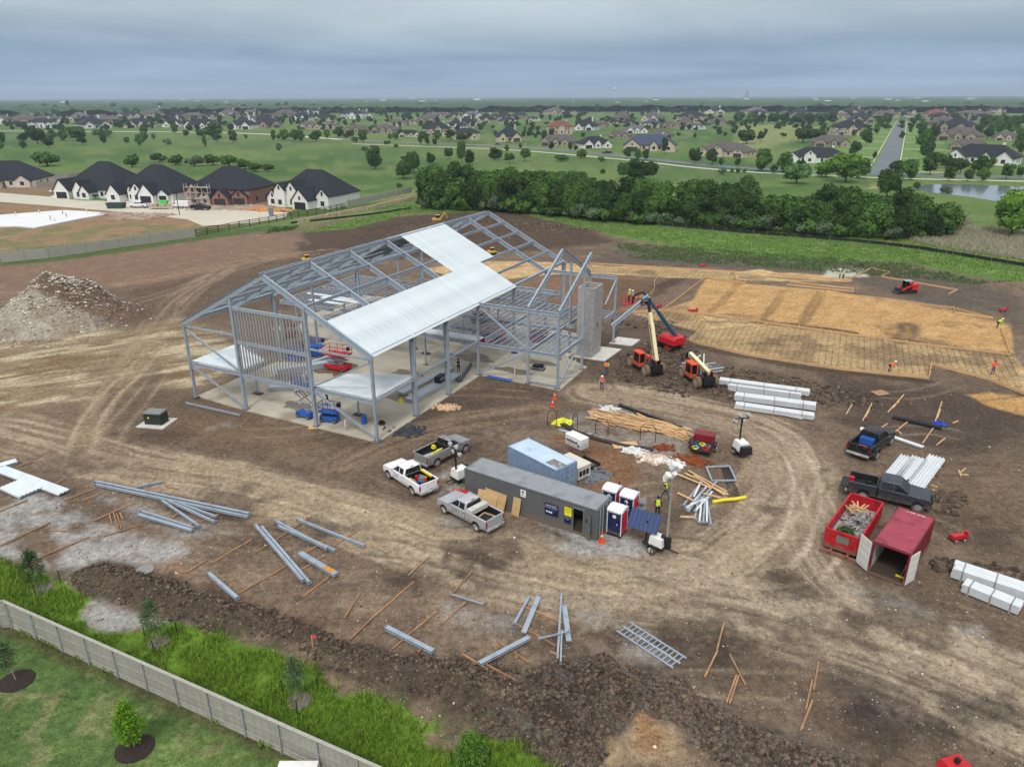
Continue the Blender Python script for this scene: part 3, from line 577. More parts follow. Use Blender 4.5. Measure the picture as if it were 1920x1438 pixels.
# cross gable
zc=lambda t: 9.0+4.85*(1-abs(t-29.45)/9.6)
for s,ts in ((-6.5,((20,29.4),(39.2,29.5))),(-10.25,((20,29.2),))):
    for a,b in ts: member('rafter',(s,a,9.05),(s,b,13.8),.24,.45)
for a,b in (((-.2,20,8.5),(-6.3,20,4.3)),((-.2,20,.3),(-6.3,20,3.7)),((-10.2,20.2,.3),(-10.3,27,4.0)),((-10.2,38.7,8.5),(-10.2,35,6.2)),((-6.7,20,.4),(-10,20,.4))): member('brace',a,b,.17,.17,'b')
# gusset plates, column cleats
for (s,t,z) in [(24.45,.0,8.05),(17.2,0,4.2),(.15,0,8.05),(7.4,0,4.2),(0,6.66,4.25),(0,13.1,4.25)]:
    m=M();m.box(-.25,.25,-.02,.02,-.25,.25);m.ob('gusset_plate',STEELD,FR,loc=(-s,t+.1,z))
# ---------------- building slab ----------------
m=M();poly=[(0.25,-.25),(.25,20),(10.6,19.7),(10.6,28.2),(7.2,30.2),(7.2,39.5),(1,41),(1,46),(-25,46),(-35.5,44),(-35.5,23),(-25,23),(-24.9,8),(-24.9,.3),(-17,-.25)]
m.prism(poly,-.3,.12);o=m.ob('building_slab',CONC,None,tuple(BX),BA,smooth=False);tag(o,kind='structure')
m=M();m.prism([(7.4,31),(11.8,31.2),(12.2,36.5),(7.4,36.2)],-.3,.10);m.prism([(9.9,38.2),(13,38.4),(13.2,41.5),(10,41.3)],-.3,.10);o=m.ob('tower_slab',mat('pale_concrete',(196,192,184),.85,0,.1,1),None,tuple(BX),BA,smooth=False);tag(o,kind='structure')
# water stains on slab are in material; wet films
WET=mat('wet_concrete',(116,104,84),.25,0,.2,.8)
m=M()
for (s,t,rx,ry) in [(5,10,2.2,1.2),(12,12,3.,1.6),(17,14,3.5,2),(3.5,25,3,1.3),(-3,23,2.5,.9),(8,16.5,2,.9),(20,9,2.2,1.2),(-5,27,2,.8),(13,3,1.6,1)]:
    n=22;m.add([( -s+rx*math.cos(a)*(1+.3*math.sin(3*a+s)),t+ry*math.sin(a)*(1+.25*math.cos(4*a+t)),.124+.0002*s) for a in [2*math.pi*i/n for i in range(n)]],[tuple(range(n))])
o=m.ob('water_film',WET,None,tuple(BX),BA,smooth=False);tag(o,kind='structure')
# block tower
TW=thing('block_tower','tall pale grey concrete block shaft with an open top beside the steel frame','tower',tuple(BX+Vector((8.9*_c-33*_s,8.9*_s+33*_c,.1))),BA)
def blockmat():
    m=bpy.data.materials.new('tower_blocks');m.use_nodes=True;n=m.node_tree.nodes;l=m.node_tree.links;b=n['Principled BSDF'];b.inputs['Roughness'].default_value=.9
    t=n.new('ShaderNodeTexCoord');sp=n.new('ShaderNodeSeparateXYZ');l.new(t.outputs['Object'],sp.inputs[0]);ad=n.new('ShaderNodeMath');l.new(sp.outputs[0],ad.inputs[0]);l.new(sp.outputs[1],ad.inputs[1]);cb=n.new('ShaderNodeCombineXYZ');l.new(ad.outputs[0],cb.inputs[0]);l.new(sp.outputs[2],cb.inputs[1])
    br=n.new('ShaderNodeTexBrick');br.inputs['Scale'].default_value=1;br.inputs['Brick Width'].default_value=.4;br.inputs['Row Height'].default_value=.2;br.inputs['Mortar Size'].default_value=.012;br.inputs['Color1'].default_value=(*lin((172,170,168)),1);br.inputs['Color2'].default_value=(*lin((150,148,146)),1);br.inputs['Mortar'].default_value=(*lin((136,134,132)),1);l.new(cb.outputs[0],br.inputs['Vector'])
    ns=n.new('ShaderNodeTexNoise');ns.inputs['Scale'].default_value=1.2;ns.inputs['Detail'].default_value=5;l.new(t.outputs['Object'],ns.inputs['Vector']);r=n.new('ShaderNodeMapRange');r.inputs[3].default_value=.8;r.inputs[4].default_value=1.15;l.new(ns.outputs[0],r.inputs[0])
    x=n.new('ShaderNodeVectorMath');x.operation='SCALE';l.new(br.outputs[0],x.inputs[0]);l.new(r.outputs[0],x.inputs['Scale']);l.new(x.outputs[0],b.inputs['Base Color']);return m
BM_=blockmat();a=1.08;b=1.55;w=.2;h=8.95
for nm,x0,x1,y0,y1 in (('wall',-a,a,-b,-b+w),('wall',-a,a,b-w,b),('wall',-a,-a+w,-b+w+.002,b-w-.002),('wall',a-w,a,-b+w+.002,b-w-.002)): M().box(x0,x1,y0,y1,0,h).ob(nm,BM_,TW,smooth=False)
M().box(-a+w+.01,a-w-.01,-b+w+.01,b-w-.01,h-1.6,h-1.5).ob('platform',BLOCK,TW)
M().box(a+.002,a+.02,-.1,.1,3.6,4.4).ob('slot_opening',BLACKP,TW)
# ---------------- generic small builders ----------------
def wheel(parent,x,y,z,r,w,tm=None,hub=None,name='wheel'):
    wo=M();wo.cyl((0,-w/2,0),(0,w/2,0),r*.98,n=20);wo.cyl((0,-w*.42,0),(0,w*.42,0),r,n=20)
    o=wo.ob(name,tm or BLACK,parent,(x,y,z))
    h=M();h.cyl((0,-w/2-.012,0),(0,w/2+.012,0),r*.6,n=14)
    for k in range(5):
        a=k*2*math.pi/5
        for sg in (-1,1): h.bar((0,sg*(w/2+.02),0),(r*.52*math.cos(a),sg*(w/2+.02),r*.52*math.sin(a)),.05,.02)
    h.ob('rim',hub or CHROME,o);return o
def arcpts(cx,cz,r,n=8): return [(cx+r*math.cos(math.pi*k/n),cz+r*math.sin(math.pi*k/n)) for k in range(n+1)]
def pickup(label,px,hd,paint,cab='quad',dually=False,tail=True,bedcol=None,sc=1.):
    p=gp(*px);p.z=0.02
    T=thing('pickup_truck',label,'pickup truck',p,hd,'pickup trucks on the site')
    L=5.8;hw=.98;f=L/2;rw=.42;xf=1.95;xr=-1.75
    xb={'regular':-.05,'quad':-.62,'crew':-.85}[cab];  # back of cab
    # main body (front clip + doors) profile
    pr=[(xb,.48)]+[(xf-.52,.42)]+[(xf+.50*math.cos(t),.44+.50*math.sin(t)) for t in [math.pi-math.pi*k/8 for k in range(9)]]+[(f-.12,.42),(f,.5),(f,.95),(f-.06,1.12),(f-.35,1.2),(1.35,1.30),(1.2,1.30),(xb,1.30)]
    M().xz(pr,-hw,hw,.09).ob('body',paint,T)
    M().xz([(1.25,1.29),(1.45,1.28),(f-.45,1.235),(f-.4,1.19),(1.25,1.2)],-.6,.6,.06).ob('hood',paint,T)
    # chassis under
    M().box(-f+.15,f-.2,-.6,.6,.4,.62).ob('chassis',BLACKP,T)
    # greenhouse
    xs=1.28;xt=.55;rt=1.93
    def ring(z,k,a,b_,y): return [(a,-y,z),(b_,-y,z),(b_,y,z),(a,y,z)]
    def oct_(x0,x1,y,z,c): return [(x0,-y+c,z),(x0+c,-y,z),(x1-c,-y,z),(x1,-y+c,z),(x1,y-c,z),(x1-c,y,z),(x0+c,y,z),(x0,y-c,z)]
    g=M();g.loft([oct_(xb+.02,xs,.93,1.285,.05),oct_(xb+.1,xt+.1,.74,1.86,.08),oct_(xb+.2,xt-.05,.64,1.925,.12),oct_(xb+.4,xt-.3,.45,1.945,.12)]);g.ob('cab',paint,T)
    def yy(z,o=.012): return .93-(.93-.74)*(z-1.285)/(1.86-1.285)+o
    def xr_(z,x0,x1): return x0+(x1-x0)*(z-1.285)/(1.86-1.285)
    # windshield & rear window
    def quadx(x0,x1,z0,z1,o,nm):
        q=M();a,b=xr_(z0,x0,x1)+o,xr_(z1,x0,x1)+o;ya,yb=yy(z0,-.1),yy(z1,-.1)
        q.add([(a,-ya,z0),(a,ya,z0),(b,yb,z1),(b,-yb,z1),(a-o*1.5,-ya,z0),(a-o*1.5,ya,z0),(b-o*1.5,yb,z1),(b-o*1.5,-yb,z1)],[(0,1,2,3),(4,7,6,5),(0,4,5,1),(1,5,6,2),(2,6,7,3),(3,7,4,0)] if o>0 else [(3,2,1,0),(5,6,7,4),(1,5,4,0),(2,6,5,1),(3,7,6,2),(0,4,7,3)]);q.ob(nm,GLASS,T,smooth=False)
    quadx(xs,xt+.1,1.34,1.83,.015,'windshield');quadx(xb+.02,xb+.1,1.36,1.8,-.015,'rear_window')
    def sidewin(a0,a1,b0,b1):
        for sg in (-1,1):
            q=M();z0,z1=1.34,1.78;v=[(a0,sg*yy(z0),z0),(a1,sg*yy(z0),z0),(b1,sg*yy(z1),z1),(b0,sg*yy(z1),z1)];v2=[(x,y-sg*.02,z) for x,y,z in v];q.add(v+v2,[(0,1,2,3),(7,6,5,4),(0,4,5,1),(1,5,6,2),(2,6,7,3),(3,7,4,0)]);q.ob('side_window',GLASS,T,smooth=False)
    if cab=='regular': sidewin(xb+.2,1.08,xb+.25,.52)
    else:
        sidewin(.24,1.08,.24,.52);sidewin(xb+.2,.14,xb+.25,.14)
    # door seams, handles, mirrors
    for sg in (-1,1):
        for x in ([.18,xb+.08] if cab!='regular' else [xb+.1]):
            M().box(x-.008,x+.008,sg*hw-.004,sg*hw+.004,.55,1.22).ob('door_seam',BLACKP,T)
        for x in ([.32,xb+.22] if cab!='regular' else [xb+.3]): M().box(x,x+.16,sg*(hw+.015)-.012,sg*(hw+.015)+.012,1.05,1.09).ob('door_handle',BLACKP,T)
        M().box(.98,1.12,sg*1.1-.09,sg*1.1+.09,1.36,1.56,.02,.02).ob('mirror',paint if cab!='crew' else BLACKP,T)
        M().box(f-.36,f-.16,sg*.74-.12,sg*.74+.12,.84,1.0,.02,.02).ob('headlight',WHITE,T)
        M().box(-f-.01,-f+.06,sg*.9-.07,sg*.9+.07,.88,1.22).ob('tail_light',REDL,T)
        # bed side
        xe=-f+.03
        pb=[(xb-.03,.52)]+[(xr+.5,.5)]+[(xr+.50*math.cos(t),.46+.50*math.sin(t)) for t in [math.pi*k/8 for k in range(9)]]+[(xe,.55),(xe,1.36),(xb-.03,1.36)]
        hwx=hw+(.12 if dually else 0);M().xz(pb[::-1],sg*(hw-.05)-.07,sg*(hw-.05)+.07,.03).ob('bed_side',paint,T)
        if dually:
            q=M();q.xz([(xr-.7,.62),(xr-.5,1.0),(xr-.2,1.12),(xr+.2,1.12),(xr+.5,1.0),(xr+.7,.62),(xr+.55,.6),(xr+.35,.92),(xr,1.02),(xr-.35,.92),(xr-.55,.6)],sg*(hw+.12)-.14,sg*(hw+.12)+.14,.03);q.ob('wheel_flare',paint,T)
        # inner liner
    M().box(-f+.08,xb-.04,-.82,.82,.78,.84).ob('bed_floor',BLACKP,T)
    for y in (-.84,.84): M().box(-f+.1,xb-.06,y-.02,y+.02,.85,1.34).ob('bed_liner',BLACKP,T)
    M().box(xb-.1,xb-.04,-.83,.83,.85,1.36).ob('bed_front',BLACKP,T)
    if tail: M().box(-f+.0,-f+.09,-.82,.82,.6,1.36).ob('tailgate',paint,T)
    else: M().box(-f-.48,-f+.05,-.82,.82,.78,.85).ob('tailgate',BLACKP,T)
    M().box(-f-.14,-f+.04,-.95,.95,.44,.66,.03,.03).ob('rear_bumper',CHROME,T);M().box(f-.08,f+.12,-.95,.95,.42,.68,.03,.04).ob('front_bumper',CHROME if cab!='crew' else BLACKP,T)
    M().box(f-.14,f-.03,-.5,.5,.7,1.02,.02,.02).ob('grille',BLACKP,T)
    M().box(-f-.155,-f-.14,-.16,.16,.5,.62).ob('number_plate',WHITE,T)
    M().box(xb+.12,xb+.18,-.14,.14,1.9,1.935).ob('brake_lamp',REDL,T)
    for x in (xf,xr):
        for sg in (-1,1):
            if dually and x==xr: wheel(T,x,sg*(hw+.03),rw,rw,.42)
            else: wheel(T,x,sg*(hw-.13),rw,rw,.27)
    for o in KIDS[T.name]:
        k=o.name.split('.')[0]
        if k in('body','hood','mirror','cab','bed_side','rear_bumper','front_bumper'):
            me=o.data
            if k in('body','hood','front_bumper'):
                for v in me.vertices:
                    t=max(0,(v.co.x-(f-.9))/.9)
                    v.co.y*=1-.10*t*t;
                    if v.co.z>.9: v.co.z-=.05*t*t
                    if v.co.x>f-.1: v.co.x-=.22*(v.co.y/.95)**2
            b_=o.modifiers.new('b','BEVEL');b_.width=.07 if k=='cab' else .045;b_.segments=3;b_.limit_method='ANGLE';b_.angle_limit=.5;me.shade_smooth()
    T.scale=(sc,sc,sc)
    return T
SILVER=mat('silver_car_paint',(182,184,188),.3,.35,.03,1,dirt=.8,dz=.9);WCAR=mat('white_car_paint',(230,231,232),.3,0,.03,1,dirt=.75,dz=.9);SILD=mat('grey_silver_car_paint',(150,151,150),.35,.3,.04,1,dirt=.8,dz=1.);BCAR=mat('black_car_paint',(34,36,40),.25,.2,.05,1,dirt=.7,dz=.9);GCAR=mat('graphite_car_paint',(62,66,74),.28,.3,.05,1,dirt=.7,dz=.9)
t1=pickup('white pickup truck with yellow levels and tools in its open bed, nearest the building',(769,907),heading((810,935),(735,885)),WCAR,'quad')
t2=pickup('grey silver single cab pickup with tools and yellow level in the bed',(832,857),heading((800,872),(868,838)),SILD,'regular')
t3=pickup('silver pickup truck with a white toolbox across its bed beside the office container',(880,972),heading((930,998),(845,952)),SILVER,'quad')
t4=pickup('black dual wheel pickup truck with a blue welder in its bed',(1632,842),heading((1600,856),(1650,818)),BCAR,'crew',True,sc=1.08)
t5=pickup('dark grey crew cab pickup parked behind the red skip with its tailgate down',(1665,938),heading((1610,925),(1730,952)),GCAR,'crew',False,False,sc=1.08)
def on(T,x,y,z):
    return T.matrix_basis@Vector((x,y,z)) if False else Matrix.Translation(T.location)@Matrix.Rotation(T.rotation_euler.z,4,'Z')@Matrix.Scale(T.scale[0],4)@Vector((x,y,z))
def cargo(T,name,label,cat,fn,x,y,z,rz=0,mats=None):
    m=M();fn(m);o=m.ob(name,mats,None,tuple(on(T,x,y,z)),T.rotation_euler.z+rz);tag(o,label,cat);return o
lvl=lambda L:(lambda m:[m.box(-L/2,L/2,-.06,.06,0,.16)]+[m.box(-L/2+.1+k*.2,-L/2+.2+k*.2,-.07,.07,.03,.13) for k in range(int(L/.2)-1)])
cargo(t1,'spirit_level','yellow slotted tool rail on the bed side of the white pickup','tool',lvl(1.5),-1.5,-.7,1.32,0,YEL)
cargo(t1,'tool_bag','yellow bag behind the cab of the white pickup','bag',lambda m:m.box(-.2,.2,-.2,.2,0,.25,.05,.05),-.95,.6,.84,0,YEL)
cargo(t1,'bucket','red lidded bucket in the bed of the white pickup','bucket',lambda m:(m.cyl((0,0,0),(0,0,.36),.16,.19,12),m.cyl((0,0,.36),(0,0,.4),.2,.2,12)),-1.2,0,.84,0,RED)
cargo(t1,'bucket','orange bucket in the bed of the white pickup','bucket',lambda m:(m.cyl((0,0,0),(0,0,.36),.16,.19,12),m.cyl((0,0,.36),(0,0,.39),.2,.2,12)),-1.75,-.4,.84,0,ORANGE)
cargo(t1,'welder_box','grey equipment box in the bed of the white pickup','equipment',lambda m:(m.box(-.35,.35,-.25,.25,0,.4,.03,.03),m.bar((-.3,0,.45),(.3,0,.45),.04)),-1.5,-.25,.84,.3,GREYM)
cargo(t1,'hose_coil','blue hoses heaped in the bed of the white pickup','hose',lambda m:[m.tube([(r*math.cos(a),r*math.sin(a),.04+.03*k) for a in [2*math.pi*i/12 for i in range(13)]],.025) for k,r in enumerate((.3,.24,.27,.2))],-1.9,.25,.84,0,BLUE)
cargo(t1,'conduit_bundle','thin grey conduits lying in the bed of the white pickup','pipes',lambda m:[m.cyl((-1,-.2+.09*k,.03),(.9,.25-.06*k,.05+.02*k),.02,n=6) for k in range(6)],-1.9,.35,.86,0,GALV2)
cargo(t2,'spirit_level','yellow slotted tool rail in the bed of the grey single cab pickup','tool',lvl(1.6),-1.4,-.55,1.15,.1,YEL)
cargo(t2,'tool_bag','yellow bag in the bed of the grey single cab pickup','bag',lambda m:m.box(-.18,.18,-.18,.18,0,.3,.05,.05),-.7,.55,1.0,0,YEL)
cargo(t2,'conduit_bundle','thin grey conduits lying in the bed of the grey single cab pickup','pipes',lambda m:[m.cyl((-1.2,-.3+.1*k,.03),(1.1,.25-.06*k,.05+.02*k),.025,n=6) for k in range(8)],-1.5,0,.86,0,GALV2)
cargo(t3,'truck_toolbox','white crossbed toolbox on the silver pickup','toolbox',lambda m:(m.box(-.3,.3,-.93,.93,0,.34,.03,.02),m.box(-.28,.28,-.9,.9,.342,.38,.04,.04)),-.98,0,1.2,0,WHITE)
cargo(t3,'wooden_frame','open wooden frame lying in the bed of the silver pickup','frame',lambda m:(m.bar((-.5,-.5,.05),(.5,-.5,.05),.09),m.bar((-.5,.5,.05),(.5,.5,.05),.09),m.bar((-.5,-.45,.05),(-.5,.45,.05),.09),m.bar((.5,-.45,.05),(.5,.45,.05),.09)),-1.9,0,.85,.2,WOOD)
cargo(t4,'welding_machine','blue welding machine in the bed of the black pickup','welder',lambda m:(m.box(-.35,.35,-.6,.6,0,.62,.03,.03),m.bar((0,-.4,.66),(0,.4,.66),.04,.04)),-1.2,0,.9,0,BLUE)
cargo(t4,'hose_coil','red and orange hoses behind the blue welder in the black pickup','hose',lambda m:[m.tube([(r*math.cos(a),1.6*r*math.sin(a),.04+.03*k) for a in [2*math.pi*i/12 for i in range(13)]],.03) for k,r in enumerate((.3,.24,.27,.2))],-2.1,0,.88,0,ORANGE)
cargo(t5,'fuel_can','red and white drum on the lowered tailgate of the dark grey pickup','drum',lambda m:(m.cyl((0,0,0),(0,0,.45),.2,.2,12),),-2.7,.1,.85,0,RED)
cargo(t5,'cable_coil','black cables heaped in the bed of the dark grey pickup','cable',lambda m:[m.tube([(r*math.cos(a),r*math.sin(a),.04+.04*k) for a in [2*math.pi*i/12 for i in range(13)]],.03) for k,r in enumerate((.5,.4,.45,.3,.4))],-1.5,.1,.85,0,BLACK)
# ---------------- containers ----------------
def corrwall(L,h,y,pitch=.28,d=.035,x0=None,openings=()):
    m=M();n=int(L/pitch);pt=L/n;pts=[]
    x=-L/2 if x0 is None else x0
    for k in range(n): pts+=[(x+k*pt,0),(x+k*pt+pt*.36,0),(x+k*pt+pt*.5,d),(x+k*pt+pt*.86,d)]
    pts.append((x+L,0));return pts
def container(name,label,px,hd,Ln,col,roofcol,open_end=0,top=2.59,group=None,door_gap=None,loc=None):
    p=gp(*px) if loc is None else Vector(loc);p.z=.03
    T=thing(name,label,'container',p,hd,group);W=2.44;hL=Ln/2
    # frame
    m=M()
    for x in (-hL+.08,hL-.08):
        for y in (-W/2+.08,W/2-.08): m.box(x-.08,x+.08,y-.08,y+.08,0,top-.02)
    for y in (-W/2+.06,W/2-.06):
        m.box(-hL+.16,hL-.16,y-.06,y+.06,top-.12,top-.03);m.box(-hL+.16,hL-.16,y-.06,y+.06,.02,.16)
    for x in (-hL+.06,hL-.06): m.box(x-.06,x+.06,-W/2+.16,W/2-.16,top-.12,top-.03);m.box(x-.06,x+.06,-W/2+.16,W/2-.16,.02,.16)
    m.ob('frame',col,T,smooth=False)
    def side(y,sg,segs):
        q=M()
        for (a,b,z0,z1) in segs:
            pts=corrwall(b-a,0,0,x0=a);vs=[];n=len(pts)
            for z in (z0,z1):
                for x,d in pts: vs.append((x,y-sg*d,z))
            for z in (z0,z1):
                for x,d in pts: vs.append((x,y-sg*(d+.02),z))
            q.add(vs,[(i,i+1,n+i+1,n+i) for i in range(n-1)]+[(2*n+i,3*n+i,3*n+i+1,2*n+i+1) for i in range(n-1)])
        q.ob('side_wall',col,T,smooth=False)
    a,b=-hL+.16,hL-.16
    if door_gap:
        d0,d1=door_gap;side(-W/2+.02,-1,[(a,d0,.16,top-.12),(d1,b,.16,top-.12),(d0,d1,2.15,top-.12)])
    else: side(-W/2+.02,-1,[(a,b,.16,top-.12)])
    side(W/2-.02,1,[(a,b,.16,top-.12)])
    # roof ribs run across
    q=M();n=int((Ln-.3)/.28);pt=(Ln-.3)/n;pts=[]
    for k in range(n):pts+=[(-hL+.15+k*pt,0),(-hL+.15+k*pt+pt*.4,0),(-hL+.15+k*pt+pt*.5,-.022),(-hL+.15+k*pt+pt*.9,-.022)]
    pts.append((hL-.15,0));nn=len(pts);vs=[]
    for y in (-W/2+.05,W/2-.05):
        for x,d in pts:vs.append((x,y,top-.01+d))
    for y in (-W/2+.05,W/2-.05):
        for x,d in pts:vs.append((x,y,top-.03+d))
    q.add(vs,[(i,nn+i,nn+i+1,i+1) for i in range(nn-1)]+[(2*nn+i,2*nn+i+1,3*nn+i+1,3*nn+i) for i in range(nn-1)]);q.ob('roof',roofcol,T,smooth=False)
    for x in (-hL+.09,hL-.09):
        for y in (-W/2+.09,W/2-.09): M().box(x-.095,x+.095,y-.095,y+.095,top-.13,top).ob('corner_casting',col,T)
    M().box(-hL+.13,hL-.13,-W/2+.13,W/2-.13,.1,.17).ob('floor',mat('container_floor',(70,60,50),.9),T)
    def endwall(x,sg):
        e=M();e.box(x-.02,x+.02,-W/2+.16,W/2-.16,.16,top-.12);
        for k in range(7): e.box(x+sg*.02,x+sg*.045,-W/2+.25+k*.3,-W/2+.38+k*.3,.2,top-.16)
        e.ob('end_wall',col,T,smooth=False)
    endwall(-hL+.06,-1)
    if not open_end:
        for sg in (-1,1):
            e=M();e.box(hL-.07,hL-.02,sg*.56-.53,sg*.56+.53,.17,top-.13)
            for k in range(4): e.box(hL-.018,hL+.005,sg*.56-.46,sg*.56+.46,.3+k*.56,.3+k*.56+.3)
            dr=e.ob('door',col,T,smooth=False)
            for k in (-.25,.22): M().bar((hL+.03,sg*.56+k,.1),(hL+.03,sg*.56+k,top-.08),.035).ob('lock_rod',GALV2,dr)
    return T
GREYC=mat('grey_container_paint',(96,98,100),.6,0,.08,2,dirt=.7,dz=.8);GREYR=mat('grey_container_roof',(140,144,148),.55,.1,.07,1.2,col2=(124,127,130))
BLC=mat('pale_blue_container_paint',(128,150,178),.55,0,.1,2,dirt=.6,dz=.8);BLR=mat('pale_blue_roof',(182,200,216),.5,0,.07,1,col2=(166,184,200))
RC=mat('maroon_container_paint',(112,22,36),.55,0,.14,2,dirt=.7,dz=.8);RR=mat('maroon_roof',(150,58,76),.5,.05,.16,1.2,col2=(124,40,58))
hd=heading((870.6,926+18),(1118,1030)) if False else -.579
A=P(870.6,878.2,2.59)
loc=(A.x+math.cos(hd)*6.095-math.sin(hd)*1.22,A.y+math.sin(hd)*6.095+math.cos(hd)*1.22,0)
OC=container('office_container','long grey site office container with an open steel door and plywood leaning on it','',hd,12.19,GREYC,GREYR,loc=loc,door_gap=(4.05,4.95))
# office door leaf, swung open along wall
dl=M();dl.box(0,.88,-.04,0,.12,2.12);d_o=dl.ob('office_door',GREYC,OC,(4.98,-1.24,.02),math.radians(-28))
M().box(.3,.5,-.05,-.035,1.45,1.7).ob('door_window',GLASS,d_o);M().box(.75,.82,-.09,-.04,1.0,1.06).ob('handle',CHROME,d_o)
m=M();m.box(4.03,4.08,-1.26,-1.18,.12,2.2);m.box(4.92,4.97,-1.26,-1.18,.12,2.2);m.box(4.03,4.97,-1.26,-1.18,2.2,2.26);m.ob('door_frame',GREYM,OC)
def txt(s,size,parent,loc,rot,mt,name='lettering',bold=0):
    # the lettering is too small to read in the photograph: rows of short strokes, one per character
    q=random.Random(len(s)*7+int(size*100));m=M();w=size*.62;x=-w*len(s)/2
    for ch in s:
        if ch!=' ':
            h=size*.36
            m.box(x+w*.1,x+w*.3,-h,h,0,.003);z=q.choice((-h,0,h*.75));m.box(x+w*.31,x+w*.75,z,z+h*.3,0,.003)
            if q.random()<.6: m.box(x+w*.76,x+w*.92,-h*q.random(),h,0,.003)
        x+=w
    o=m.ob(name,mt,parent,loc,smooth=False);o.rotation_euler=rot;return o
NAVY=mat('navy_print',(16,26,74),.4,0,.05,2);LBL=mat('light_blue_print',(70,140,220),.5);YPR=mat('yellow_print',(228,220,20),.5);WPR=mat('white_print',(235,235,235),.5)
hp=math.pi/2
def sign(label,x,w,z0,z1,mt,rows,bluebottom=False):
    o=M().box(-w/2,w/2,-.015,.015,0,z1-z0).ob('safety_sign',mt,None,tuple(Matrix.Translation(OC.location)@Matrix.Rotation(OC.rotation_euler.z,4,'Z')@Vector((x,-1.28,z0))),hd);tag(o,label,'sign')
    if bluebottom: M().box(-w/2,w/2,-.02,-.0155,0,(z1-z0)*.46).ob('blue_panel',NAVY,o)
    for s_,sz,dx,dz,mm in rows: txt(s_,sz,o,(dx,-.0215,dz),(hp,0,0),mm,bold=.002)
    return o
s1=sign('navy safety sign with white icons on the side of the grey office container',1.05+1.35-.2,1.15,.95,1.9,NAVY,[('XXXXXXXXXXXX',.13,0,.82,WPR),('XXXXXX XXXXXX',.13,0,.68,WPR),('XXX XXXXXXXX XXXX XXXX',.07,0,.54,LBL),('XX XXX XXXX XXXXXX',.07,0,.45,LBL)])
for k in range(3): M().cyl((-.38+k*.2,-.016,.25),(-.38+k*.2,-.022,.25),.08,n=14).ob('white_icon',WPR,s1)
s2=sign('yellow and navy notice beside the open door of the grey office container',3.65,.6,.75,2.1,YPR,[('XXXXXX',.12,0,1.22,NAVY),('XXXX XXX',.08,0,1.05,NAVY),('XXXX',.08,0,.95,NAVY),('XXXXXX XXX',.08,0,.5,WPR),('XXXX XXX XX',.06,0,.38,WPR),('XX X',.06,0,.28,WPR)],True)
s3=sign('small white notice high on the grey office container',-.35,.48,1.75,2.35,WPR,[('XXXX',.1,0,.25,NAVY),('XXXXX',.08,0,.14,NAVY)]);M().box(-.12,.06,-.022,-.016,.36,.5).ob('logo',NAVY,s3)
DEC=mat('door_decal',(104,100,150),.5)
for T_ in (t1,t3):
    txt('XXXX XXX',.13,T_,(.62,.992,1.05),(hp,0,math.pi),DEC,'door_decal');txt('XXXXX',.2,T_,(.62,.992,.86),(hp,0,math.pi),DEC,'door_decal')
A2=P(952,836,2.59)
hd2=math.atan2(P(1044,883,2.59).y-A2.y,P(1044,883,2.59).x-A2.x)
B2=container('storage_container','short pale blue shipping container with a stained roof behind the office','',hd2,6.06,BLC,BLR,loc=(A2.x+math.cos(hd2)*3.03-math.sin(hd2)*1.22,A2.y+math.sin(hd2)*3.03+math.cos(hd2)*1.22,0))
o=M().box(1.4,2.9,-.9,.1,2.586,2.59).ob('rust_stain',mat('rust_stain',(120,116,112),.8,0,.3,2,col2=(176,190,204)),B2)
# maroon container, open doors facing camera
C1=P(1634,1040,2.59);C0=P(1708,1042,2.59)
hd3=math.atan2(P(1634,1013,2.59).y-P(1681,951,2.59).y,P(1634,1013,2.59).x-P(1681,951,2.59).x)
q0=P(1634,1013,2.59);q1=P(1681,951,2.59);mid_=P(1712,1043,2.59)
fc=(q0+mid_)/2
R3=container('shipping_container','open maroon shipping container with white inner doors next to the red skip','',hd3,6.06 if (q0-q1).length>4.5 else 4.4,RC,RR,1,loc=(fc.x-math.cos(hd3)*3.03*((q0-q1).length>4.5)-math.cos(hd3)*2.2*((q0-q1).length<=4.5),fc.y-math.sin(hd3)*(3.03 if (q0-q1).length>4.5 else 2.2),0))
print('MAROON len',(q0-q1).length,(q0-mid_).length,hd3)
hl3=3.03 if (q0-q1).length>4.5 else 2.2
WIN=mat('white_inner_door',(208,208,202),.5,0,.08,2)
for tip,hin in ((P(1598.7,1050.7),P(1621,1071)),(P(1717,1087),P(1698,1099))):
    w_=tip-hin;an=math.atan2(w_.y,w_.x)-hd3;li=Matrix.Rotation(-hd3,4,'Z')@(hin-R3.location);sg=1 if li.y>0 else -1
    dm=M();dm.box(.02,1.16,-.02,.02,.15,2.46)
    for k in range(4): dm.box(.12,1.06,(-.035 if sg>0 else .0205),(-.0205 if sg>0 else .035),.3+k*.56,.3+k*.56+.38)
    dm.mi=1;dm.box(.02,1.16,(.0205 if sg>0 else -.04),(.04 if sg>0 else -.0205),.15,2.46);dm.mi=0
    dm.ob('door',[WIN,RC],R3,(hl3+.02,sg*1.21,0),an)
M().box(-hl3+.15,hl3-.15,1.12,1.15,.18,2.4).ob('inner_lining',WIN,R3);M().box(-hl3+.15,hl3-.15,-1.15,-1.12,.18,2.4).ob('inner_lining',WIN,R3)
txt('XXXXX XXXX',.2,R3,(-hl3+.4,0,2.6),(0,0,hp),WPR)
br=thing('push_broom','yellow broom standing inside the open maroon container','broom',Matrix.Translation(R3.location)@Matrix.Rotation(hd3,4,'Z')@Vector((hl3-.7,.75,.2)),hd3)
M().box(-.06,.06,-.3,.3,0,.09).ob('brush_head',YEL,br);M().cyl((0,0,.05),(-.3,.25,1.4),.018,n=6).ob('handle',CHROME,br)
